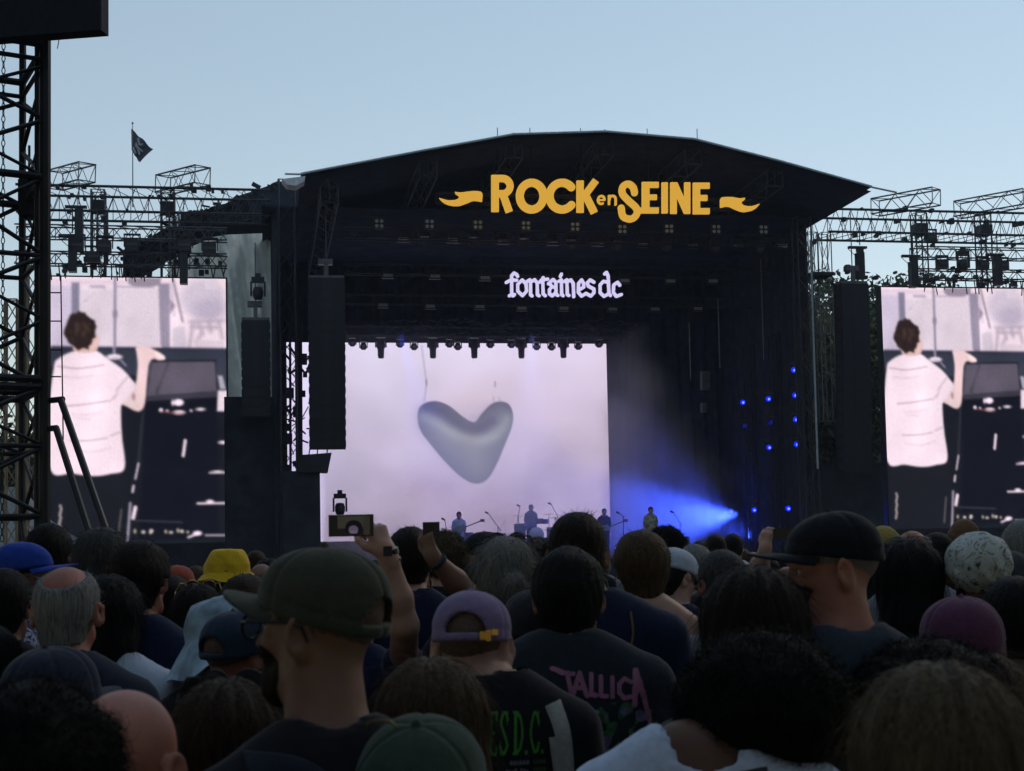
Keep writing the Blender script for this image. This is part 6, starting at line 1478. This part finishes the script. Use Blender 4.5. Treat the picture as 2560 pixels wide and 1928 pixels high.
for r_ in range(9):
    zz_ = lz0 - .022 - r_ * .015; x = .06 - (r_ * 7 % 4) * .005
    while x < .1: w_ = .0035 + .002 * gr.random(); fs.append(R2(x, zz_, x + w_, zz_ + .009) if gr.random() < .6 else R2(x, zz_ + .003 * gr.integers(0, 3), x + w_, zz_ + .004 + .003 * gr.integers(0, 2))); x += w_ + .0018
    x = .11
    while x < .135: fs2.append(R2(x, zz_, x + .003, zz_ + .009)); x += .0055
print_on(o, stroke_field(fs), .03, lz0 - .16, .104, lz0 - .01, .0018, mat('grey_print', (.18, .18, .2), .8), bvh=bv); print_on(o, stroke_field(fs2), .106, lz0 - .16, .14, lz0 - .01, .0018, mat('dull_green_print', (.05, .1, .03), .8), bvh=bv)
CV = fabric('canvas_tote_strap', (.42, .41, .36), scale=90)
ribbon(o, [(.15, z0 + .02), (.172, z0 - .04), (.178, z0 - .12), (.172, z0 - .22), (.16, z0 - .42)], .034, .003, CV, 'tote_strap', bv)
ribbon(o, [(.158, z0 - .05), (.168, z0 - .14), (.18, z0 - .24), (.2, z0 - .42)], .03, .003, CV, 'tote_strap', bv)
# black cap neighbour
o = who(1334, 1467, 3.95, 'man in a plain charcoal cap and charcoal shirt right of the lilac cap', off=.018, skin=m['brown'], shirt=m['charcoal'], hat='cap', hatm={'m': capm('charcoal_cap_cloth', (.024, .023, .028)), 'open': False, 'rim': -.12, 'z': .0, 'big': 1.0}, hair='fade', hairm_=m['h_black'], hairp=dict(th=.002), res=0, tilt=.1, yaw=-.05, build=1.12)
b = MB(); b.box((.03, -.128, .012), (.042, -.124, .018)); mesh_np('cap_tag', from_head(o, b.v), b.f, m['grey'], o.root, False)
# black hair man with pink logo t-shirt
o = who(1417, 1374, 3.75, 'man with thick black hair and slate tee with pink jagged lettering and green art', off=.016, hair='short', hairm_=m['h_black'], hairp=dict(th=.022, seed=31, ruff=.006), skin=m['tan'], shirt=m['slate'] if 0 else fabric('dark_slate_cotton', (.022, .028, .036)), res=0, yaw=-.12, build=1.22, fat=1.1, drop=.025)
bv = shirt_bvh(o); z0 = o.shz; PK = mat('pink_print', (.38, .15, .24), .8, .2, 40)
bx_, bz_, s_ = .045, z0 - .04, .78; sl_ = -.12
def lt(pts, r=.0058): return L2([(bx_ + x * s_, bz_ + z * s_ + (x * s_) * sl_) for x, z in pts], r)
fs = [lt([(-.07, .03), (-.03, .03)]), lt([(-.05, .03), (-.035, -.035)]), lt([(-.03, -.035), (-.01, .035), (.015, -.035)]), lt([(-.022, -.012), (.006, -.012)], .005), lt([(.028, .035), (.028, -.03), (.044, -.03)]), lt([(.06, .03), (.06, -.03), (.078, -.03)]), lt([(.096, .03), (.096, -.03)]), lt([(.155, .022), (.135, .03), (.118, .01), (.118, -.015), (.135, -.032), (.158, -.025)]),
      lt([(.168, -.05), (.172, .06), (.2, -.03)], .007), lt([(.185, .03), (.215, -.1), (.222, -.17)], .006), lt([(.172, -.005), (.2, -.005)], .004), lt([(-.1, .04), (-.06, .03)], .006)]
print_on(o, stroke_field(fs), -.2, bz_ - .3, .28, bz_ + .12, .0022, PK, bvh=bv, off=.003)
def art(thr, seed, cx=.1): 
    return lambda X, Z: np.maximum(snoise(np.stack([X, Z, X * 0], -1).astype(np.float32), 130, seed, 5) * .1 + thr, (((X - bx_ - cx) / .11) ** 2 + ((Z - bz_ + .13) / .085) ** 2 - 1) * .1)
print_on(o, art(.012, 3), -.2, bz_ - .25, .26, bz_ + .0, .0026, mat('green_art_print', (.05, .13, .05), .8, .6, 60), bvh=bv); print_on(o, art(.03, 4, .07), -.2, bz_ - .25, .26, bz_ + .0, .0026, mat('violet_art_print', (.14, .12, .2), .8, .6, 60), bvh=bv, off=.0032)
print_on(o, art(.05, 6, .08), -.2, bz_ - .25, .26, bz_ + .0, .0026, mat('pale_art_print', (.3, .38, .36), .8, .4, 60), bvh=bv, off=.0036)
# navy shirt man, tall
o = who(1440, 1280, 4.2, 'tall man with short dark hair thinning on the crown and navy shirt with piping', off=.012, hair='short', hairm_=m['h_dark'], hairp=dict(th=.012, seed=33), skin=m['tan'], shirt=m['navy'], res=0, yaw=-.12, build=1.28, hx=-.04)
z0 = o.shz; ribbon(o, [(.12, z0 + .03), (.125, z0 - .04), (.1, z0 - .14), (.07, z0 - .25)], .006, .003, fabric('tan_piping', (.2, .14, .06)), 'seam_piping')
# blond short hair woman, bare back
o = who(1606, 1328, 4.75, 'woman with short dark-blond hair, bare shoulders and grey lace top', off=.016, hair='short', hairm_=m['h_lbrown'], hairp=dict(th=.02, seed=35, ruff=.005, nape=-.01), skin=m['fair'], shirt=fabric('grey_lace', (.24, .25, .29), scale=120, var=.6), shirt_kind='top', res=0, fem=True, yaw=.1, drop=.03)
b = MB(); b.tube((.05, -.065, o.shz + .07), (.065, -.07, o.shz + .04), .007, 6); mesh_np('neck_tattoo', b.v, b.f, mat('ink', (.06, .06, .07), .7), o.root, False, b.t) if 0 else None
# grey blond with sunglasses and knot
o = who(1262, 1344, 4.5, 'woman with ash-blond hair in a loose knot and sunglasses on top of her head', off=.014, hair='pony', hairm_=m['h_ash'], hairp=dict(len=.17, px=.035, th=.018, seed=37, lift=1.5), skin=m['fair'], shirt=m['charcoal'], res=0, fem=True, yaw=-.1, tilt=.05, extra=lambda o: glasses(o, DRK, LENS, up=True, name='sunglasses'))
# bandana
BN = mat('paisley_bandana', (.46, .50, .48), .85, .0, 20, .4)
t = BN.node_tree; vo = t.nodes.new('ShaderNodeTexVoronoi'); vo.inputs['Scale'].default_value = 42; r_ = [n for n in t.nodes if n.type == 'VALTORGB'][0]; nn_ = [n for n in t.nodes if n.type == 'TEX_NOISE'][0]; nn_.inputs['Scale'].default_value = 15; nn_.inputs['Distortion'].default_value = 2.5
r_.color_ramp.elements[0].position = .36; r_.color_ramp.elements[1].position = .44; r_.color_ramp.elements[0].color = (.05, .055, .05, 1); r_.color_ramp.elements[1].color = (.46, .50, .48, 1); e_ = r_.color_ramp.elements.new(.56); e_.color = (.5, .53, .5, 1); e_ = r_.color_ramp.elements.new(.62); e_.color = (.14, .11, .06, 1); e_ = r_.color_ramp.elements.new(.68); e_.color = (.48, .52, .5, 1)
who(2448, 1324, 4.3, 'person wearing a white paisley bandana tied at the back', off=.018, hair='fade', hairm_=m['h_black'], hat='bandana', hatm=BN, skin=m['brown'], shirt=m['black'], res=0, fem=True)
who(2268, 1350, 4.4, 'person with long black hair between the black cap and the bandana', off=.014, hair='bob', hairm_=m['h_black'], hairp=dict(len=.18, seed=41, th=.018), skin=m['tan'], shirt=m['black'], res=0, fem=True)
who(2545, 1444, 3.9, 'black-haired head below the right side of the bandana', off=.012, hair='short', hairm_=m['h_black'], hairp=dict(th=.015), skin=m['brown'], shirt=m['navy'], res=1)
# ---- left part
CYB = capm('cobalt_cap_cloth', (.016, .05, .32))
o = who(34, 1350, 5.1, 'man in a bright cobalt blue cap facing right at the left edge', off=.018, skin=m['tan'], shirt=mat('blue_white_patterned_shirt', (.02, .03, .1), .8, .2, 20), hat='cap', hatm={'m': CYB, 'open': True, 'rim': .12, 'z': .03, 'bl': .085}, hair='fade', hairm_=m['h_black'], hairp=dict(th=.003), yaw=-1.0, hyaw=-.45, res=0)
PT = MATS['blue_white_patterned_shirt'].node_tree; rr_ = [n for n in PT.nodes if n.type == 'VALTORGB'][0]; rr_.color_ramp.elements[0].position = .5; rr_.color_ramp.elements[1].position = .56; rr_.color_ramp.elements[0].color = (.012, .02, .075, 1); rr_.color_ramp.elements[1].color = (.4, .45, .6, 1); e_ = rr_.color_ramp.elements.new(.60); e_.color = (.012, .02, .075, 1)
who(118, 1312, 5.9, 'dark-haired head behind the cobalt cap', off=.014, hair='short', hairm_=m['h_black'], hairp=dict(th=.02, seed=44), skin=m['tan'], shirt=m['black'], res=1)
o = who(160, 1412, 3.7, 'balding older man with grey hair and navy shirt seen from behind', off=.006, hair='balding', hairm_=m['h_grey'], hairp=dict(th=.007, seed=45, by=-.045, bs=.92), skin=m['ruddy'], shirt=m['dnavy'], res=0, yaw=.05, build=1.1)
who(250, 1322, 5.4, 'long smoky grey-brown hair behind the balding man', off=.012, hair='long', hairm_=m['h_dgrey'], hairp=dict(len=.3, seed=46), skin=m['fair'], shirt=m['charcoal'], res=1, fem=True)
who(268, 1440, 4.5, 'woman with long black hair and a ribbed white top left of the tall dark-haired man', off=.012, hair='long', hairm_=m['h_black'], hairp=dict(len=.42, seed=47, w=.09), skin=m['tan'], shirt=fabric('ribbed_white_top', (.5, .56, .66), scale=8, stretch=(60, 60, 2)), res=1, fem=True, build=1.15, yaw=-.1)
who(342, 1355, 4.7, 'man with thick dark hair and navy tee in front of the left screen', off=.018, hair='short', hairm_=m['h_dark'], hairp=dict(th=.024, seed=48, ruff=.006), skin=m['ruddy'], shirt=m['navy'], res=0, yaw=-.15, hyaw=-.1, build=1.08)
NV = capm('navy_cap_cloth', (.016, .022, .042))
who(106, 1612, 3.1, 'dark navy cap low at the left below the balding man', off=.018, skin=m['tan'], shirt=m['navy'], hat='cap', hatm={'m': NV, 'rim': -.05, 'z': .01, 'big': 1.03}, hair='short', hairm_=m['h_lbrown'], res=0, yaw=-.5, tilt=.15)
who(436, 1411, 7.8, 'terracotta red cap in front of the black scrim wall', off=.016, skin=m['fair'], shirt=m['black'], hat='cap', hatm={'m': capm('terracotta_cap_cloth', (.32, .07, .045)), 'rim': -.1, 'z': .0, 'brim': True}, hair='short', hairm_=m['h_dark'], res=1, yaw=-.3, hyaw=.0)
who(568, 1376, 6.2, 'person in a bright yellow bucket hat', off=.016, skin=m['brown'], shirt=m['black'], hat='bucket', hatm={'m': capm('yellow_bucket_cloth', (.66, .42, .02)), 'W': .132, 'droop': .035, 'h': .137, 'ct': .066, 'cb': .095}, hair='bob', hairm_=m['h_black'], hairp=dict(len=.16, th=.008), res=0, yaw=.1)
who(492, 1462, 5.6, 'dark-haired person with gold-rimmed sunglasses on top of the head', off=.012, hair='long', hairm_=m['h_dark'], hairp=dict(len=.3, seed=51), skin=m['fair'], shirt=m['black'], res=1, fem=True, extra=lambda o: glasses(o, BR, LENS, up=True, name='sunglasses'), hyaw=.0)
TD = mat('pale_blue_tie_dye', (.28, .38, .46), .85, .5, 11, .3)
o = who(560, 1488, 4.35, 'person in a wide pale blue tie-dye sun hat', off=.02, skin=m['fair'], shirt=m['black'], hat='sunhat', hatm={'m': TD, 'W': .205, 'droop': .075, 'h': .13, 'sag': .03, 'sa': math.pi, 'tx': .3, 'pw': 1.2}, hair='bob', hairm_=m['h_lbrown'], res=0, fem=True, yaw=.2)
who(574, 1520, 3.95, 'man in a navy cap with shaved neck in front of the tie-dye sun hat', off=.018, skin=m['ruddy'], shirt=m['black'], hat='cap', hatm={'m': capm('petrol_cap_cloth', (.02, .034, .06)), 'rim': .02, 'z': .012}, hair='fade', hairm_=m['stub'], hairp=dict(th=.001), res=0, yaw=-.55, tilt=.1)
who(652, 1410, 8.5, 'small bald tanned head beside the yellow bucket hat', skin=m['tan'], shirt=m['charcoal'], res=1)
who(610, 1438, 5.2, 'reddish-brown hair just left of the olive cap', off=.014, hair='short', hairm_=m['h_brown'], hairp=dict(th=.018), skin=m['fair'], shirt=m['navy'], res=1)
who(2, 1420, 4.6, 'dark-haired head cut off by the left edge', off=.014, hair='short', hairm_=m['h_black'], skin=m['tan'], shirt=m['black'], res=1)
o = who(-45, 1560, 3.6, 'shoulder in black with lime green print at the left edge', off=.014, hair='short', hairm_=m['h_black'], skin=m['tan'], shirt=m['black'], res=1, build=1.2)
# ---- centre, middle distance
who(1024, 1318, 5.6, 'dark brown-haired man right of the raised phone', off=.018, hair='short', hairm_=m['h_dark'], hairp=dict(th=.02, seed=55), skin=m['fair'], shirt=m['navy'], res=0, yaw=.0)
who(1112, 1334, 6.6, 'person with curly sandy hair', off=.02, hair='afro', hairm_=m['h_blond'], hairp=dict(rr=(.105, .115, .11), amp=.012, f=60, seed=57, c=(0, -.02, .03)), skin=m['fair'], shirt=m['black'], res=1, yaw=.1)
o = who(1213, 1326, 7.0, 'person in a black cap looking left in front of the stage', off=.016, skin=m['fair'], shirt=m['black'], hat='cap', hatm={'m': capm('faded_black_cap', (.014, .014, .016)), 'open': False, 'rim': .2, 'bl': .085}, hair='short', hairm_=m['h_dark'], yaw=.4, hyaw=.9, res=0)
who(1345, 1342, 8.5, 'small brown-haired head left of the tall man', off=.012, hair='short', hairm_=m['h_brown'], skin=m['fair'], shirt=m['black'], res=1)
who(1358, 1352, 5.4, 'brown-haired head tucked behind the thick black hair', off=.012, hair='bob', hairm_=m['h_dark'], hairp=dict(len=.15), skin=m['fair'], shirt=m['black'], res=1)
who(1664, 1316, 7.6, 'dark curly head behind the short-haired woman', off=.022, hair='afro', hairm_=m['h_black'], hairp=dict(rr=(.105, .11, .108), amp=.012, f=60, seed=61), skin=m['tan'], shirt=m['navy'], res=1)
o = who(1680, 1368, 6.0, 'person in a navy and white cap turned sideways', off=.016, skin=m['fair'], shirt=m['navy'], hat='cap', hatm={'m': capm('white_panel_cap', (.45, .5, .58)), 'bm': NV, 'rim': .0}, hair='short', hairm_=m['h_black'], yaw=-.3, hyaw=-.6, res=1, tilt=-.3)
who(1738, 1362, 6.9, 'grey-haired head left of the man in the white shirt', off=.012, hair='short', hairm_=m['h_grey'], hairp=dict(th=.014, seed=63), skin=m['fair'], shirt=m['slate'], res=1)
who(1812, 1374, 5.2, 'man with short dark grey hair and a pale shirt', off=.01, hair='short', hairm_=m['h_dgrey'], hairp=dict(th=.01, seed=64), skin=m['ruddy'], shirt=m['white'], res=0, yaw=.35)
who(1789, 1336, 11.5, 'small dark round head in front of the blue light', off=.014, hair='short', hairm_=m['h_dark'], skin=m['fair'], shirt=m['black'], res=1)
who(1833, 1334, 12.5, 'smaller dark head right of it, against the blue light', off=.014, hair='short', hairm_=m['h_black'], skin=m['fair'], shirt=m['white'], res=1)
who(2210, 1315, 7.4, 'person in a mustard yellow beanie', off=.014, hat='beanie', hatm=fabric('mustard_knit', (.3, .22, .06)), hair='short', hairm_=m['h_dark'], skin=m['fair'], shirt=m['black'], res=1)
who(2283, 1324, 6.6, 'balding head with fuzzy white hair next to the mustard beanie', off=.006, hair='balding', hairm_=m['h_grey'], hairp=dict(th=.012, seed=66, ruff=.006), skin=m['ruddy'], shirt=m['grey'], res=1)
who(2345, 1330, 7.4, 'dark head just left of the bandana', off=.014, hair='short', hairm_=m['h_black'], skin=m['tan'], shirt=m['black'], res=1)
who(2412, 1298, 8.6, 'person in a rust brown beanie above the bandana', off=.014, hat='beanie', hatm=fabric('rust_knit', (.13, .07, .035)), hair='short', hairm_=m['h_dark'], skin=m['fair'], shirt=m['black'], res=1)
who(2562, 1300, 6.0, 'grey-haired head cut off by the right edge', off=.01, hair='short', hairm_=m['h_grey'], hairp=dict(th=.012), skin=m['ruddy'], shirt=fabric('teal_cotton', (.03, .16, .16)), res=1, build=1.2)
who(2520, 1372, 5.2, 'dark grey cap beside the bandana at the right edge', off=.016, hat='cap', hatm={'m': capm('grey_cap_cloth', (.05, .05, .055)), 'open': False}, hair='short', hairm_=m['h_black'], skin=m['brown'], shirt=fabric('teal_cotton', (.03, .16, .16)), res=1, yaw=.2, build=1.1)

# ---- raised arms
def raised(o, yaw, loc, gz, s, wr, el, sh, tip, pn, curl, hs=1.):
    pass
def raise_arm_person(cx, top, d, label, arms, **k):
    """arms: list of (side, hand_tip_dir_px, wrist(px,py,d), elbow, shoulder_hint, palm normal, curl)"""
    p = P(cx, top, d); g_ = ground(d); H = p[2] - k.pop('off', .014) - g_; yaw = k.pop('yaw', 0.); c, s = math.cos(-yaw), math.sin(-yaw)
    def loc(q): v = np.array(q) - np.array((p[0], p[1], g_)); return np.array((v[0] * c - v[1] * s, v[0] * s + v[1] * c, v[2]))
    def ldir(v): return np.array((v[0] * c - v[1] * s, v[0] * s + v[1] * c, v[2]))
    A = {}; bd = k.get('build', 1.)
    for (side, wr, el, tip, pn, curl, hs, sl) in arms:
        w_, e_ = loc(P(*wr)), loc(P(*el)); shd = np.array((side * (.172 * bd - .01), -.02, H - .121 - .19 - .05)); tdir = ldir(tip); pnn = ldir(pn)
        def fn(q, w_=w_, e_=e_, shd=shd, tdir=tdir, pnn=pnn, curl=curl, hs=hs):
            up = cone(q, shd, e_, .048, .042); md = w_ + (e_ - w_) * .62
            fo = smin(cone(q, e_, md, .041, .043), cone(q, md, w_, .043, .027), .02); w2 = smin(up, fo, .02)
            return smin(w2, hand_field(q, w_, tdir, pnn, curl, hs), .018)
        pts = np.stack([shd, e_, w_, w_ + tdir / np.linalg.norm(tdir) * .2]); A[side] = 'raised'; A[('field', side)] = (fn, pts.min(0) - .13, pts.max(0) + .13, .0062 if d < 5 else .0078)
        A[('sleeve', side)] = (shd, shd + (e_ - shd) * sl, .072, .066)
    o = person(label, H, loc=(p[0], p[1]), gz=g_, yaw=yaw, arms=A, **k); PEOPLE.append((p[0], p[1])); o.p0 = (p[0], p[1], g_); return o
def phone(p, wdt, hgt, yaw, label, content=True, roll=0.):
    r = empty('smartphone', p, yaw, label, 'phone'); r.rotation_euler = (0, roll, yaw)
    b = MB(); b.box((-wdt / 2, -.004, -hgt / 2), (wdt / 2, .005, hgt / 2)); b.build('phone_case', DRK, r)
    if content:
        pc = Pic(0, 0, 200, 100, 100, 50, (44, 43, 37)); pc.poly([(0, 66), (200, 60), (200, 100), (0, 100)], (20, 18, 20)); pc.ell(100, 62, 52, 40, (14, 13, 16)); pc.ell(98, 72, 30, 22, (74, 66, 82)); pc.poly([(74, 78), (124, 78), (122, 92), (76, 92)], (86, 76, 92)); pc.poly([(160, 0), (200, 0), (200, 100), (160, 100)], (40, 38, 34))
        im = pc.im; ny, nx = im.shape[:2]; us = np.linspace(-wdt * .3, wdt * .42, nx); vs = np.linspace(hgt * .43, -hgt * .43, ny); V = np.array([(u, -.0055, v) for v in vs for u in us]); Q = [(i * nx + j, (i + 1) * nx + j, (i + 1) * nx + j + 1, i * nx + j + 1) for i in range(ny - 1) for j in range(nx - 1)]
        o = mesh_np('phone_screen', V, Q, LEDM, r, False); cc = im / 255; lin = np.where(cc <= .04045, cc / 12.92, ((cc + .055) / 1.055) ** 2.4); at_ = o.data.color_attributes.new('picture', 'FLOAT_COLOR', 'POINT'); at_.data.foreach_set('color', np.concatenate([lin.reshape(-1, 3), np.ones((nx * ny, 1))], 1).astype(np.float32).ravel())
    return r
o = raise_arm_person(880, 1430, 4.6, 'person behind the olive cap raising a phone with a bare arm wearing a watch',
    [(1, (968, 1385, 4.2), (1012, 1565, 4.25), (-.42, .1, .9), (-.55, .8, -.15), .95, 1.0, .42)], skin=m['fair'], shirt=m['navy'], hair='short', hairm_=m['h_dark'], res=1, yaw=.0, group='concert crowd')
phone(P(878, 1314, 4.12), .132, .064, .0, 'black smartphone held up horizontally filming the stage')
WP = P(971, 1378, 4.2); wo_ = empty('wristwatch', WP, 0, 'dark watch and bracelets on the raised wrist below the phone', 'watch')
b = MB(); dd = P(1012, 1565, 4.25) - WP; dd /= np.linalg.norm(dd); b.tube(dd * -.006, dd * .01, .031, 16); b.tube(dd * .026, dd * .032, .033, 14); b.build('strap', DRK, wo_)
b = MB(); b.box((-.012, -.038, -.015), (.014, -.028, .015)); b.build('watch_case', STEEL, wo_)
o = raise_arm_person(1205, 1400, 5.2, 'person behind the lilac cap stretching a bare forearm up left with a dark phone',
    [(-1, (1082, 1392, 5.0), (1172, 1490, 5.1), (-.35, .05, .9), (.5, .8, 0), .8, .9, .3)], skin=m['tan'], shirt=m['black'], hair='short', hairm_=m['h_dark'], res=1, build=1.05)
phone(P(1078, 1322, 5.0), .06, .048, .0, 'dark phone held up in front of the stage left of the drummer', False)
WP = P(1090, 1400, 5.0); wo_ = empty('bracelet', WP, 0, 'grey bracelet on the forearm stretched up to the left', 'bracelet'); dd = P(1172, 1490, 5.1) - WP; dd /= np.linalg.norm(dd); b = MB(); b.tube(dd * -.0, dd * .016, .036, 14); b.build('band', m['slate'], wo_)
o = raise_arm_person(1985, 1440, 6.6, 'hidden person whose raised hand holds a dark phone left of the black cap',
    [(-1, (1914, 1372, 6.4), (1890, 1440, 6.5), (.12, .05, 1.), (.6, .7, 0), .7, .85, .3)], skin=m['fair'], shirt=m['cream'], hair='short', hairm_=m['h_dark'], res=1)
phone(P(1956, 1335, 6.3), .085, .05, 0, 'dark phone held sideways left of the black cap', False)

# ---- the rest of the audience, rows beyond, seen as small dark heads
protos = []
gg = random.Random(21)
defs = [('short', 'h_dark', 'black', 'fair', 0), ('short', 'h_black', 'navy', 'tan', 0), ('long', 'h_dark', 'charcoal', 'fair', 1), ('short', 'h_brown', 'slate', 'ruddy', 0), ('bob', 'h_black', 'black', 'brown', 1), ('long', 'h_lbrown', 'navy', 'fair', 1), ('balding', 'h_grey', 'grey', 'ruddy', 0), ('short', 'h_dgrey', 'black', 'fair', 0)]
nm = {'h_dark': 'dark brown', 'h_black': 'black', 'h_brown': 'brown', 'h_lbrown': 'light brown', 'h_grey': 'grey', 'h_dgrey': 'dark grey'}
for hk, hm_, sh_, sk_, fe in defs:
    lb = f'distant spectator with {hk} {nm[hm_]} hair and {sh_} top, in the far rows'
    o = person(lb, 1.68, loc=(0, 20), gz=0, res=2, skin=m[sk_], shirt=m[sh_], hair=hk, hairm_=m[hm_], hairp=dict(th=.014, len=.26), fem=bool(fe), group=lb); protos.append((o.root, lb, False))
cnt = 0; used = [False] * len(protos); d = 5.6
while d < 37 and cnt < 230:
    hwid = .40 * d + .6; x = -hwid + gg.uniform(0, .8)
    while x < hwid:
        y = d + gg.uniform(-.3, .3); xx = x + gg.uniform(-.15, .15); x += .78 * (1 + d * .018)
        if min((xx - a) ** 2 + (y - b_) ** 2 for a, b_ in PEOPLE) < .34 ** 2: continue
        if abs(xx - c1[0]) < 1.6 and abs(y - 12.3) < 1.4: continue
        k = gg.randrange(len(protos)); rt, lb, _ = protos[k]; h_ = gg.uniform(1.5, 1.66) - (.04 if d < 9 else 0)
        s_ = h_ / 1.68; o = rt if not used[k] else copy_tree(rt); used[k] = True
        o.location = (xx, y, ground(y)); o.rotation_euler = (0, 0, gg.uniform(-.5, .5)); o.scale = (gg.uniform(.94, 1.06), 1, s_); o['label'] = lb; cnt += 1
    d += .95 * (1 + d * .012)
print('crowd', cnt, 'objects', len(bpy.data.objects))
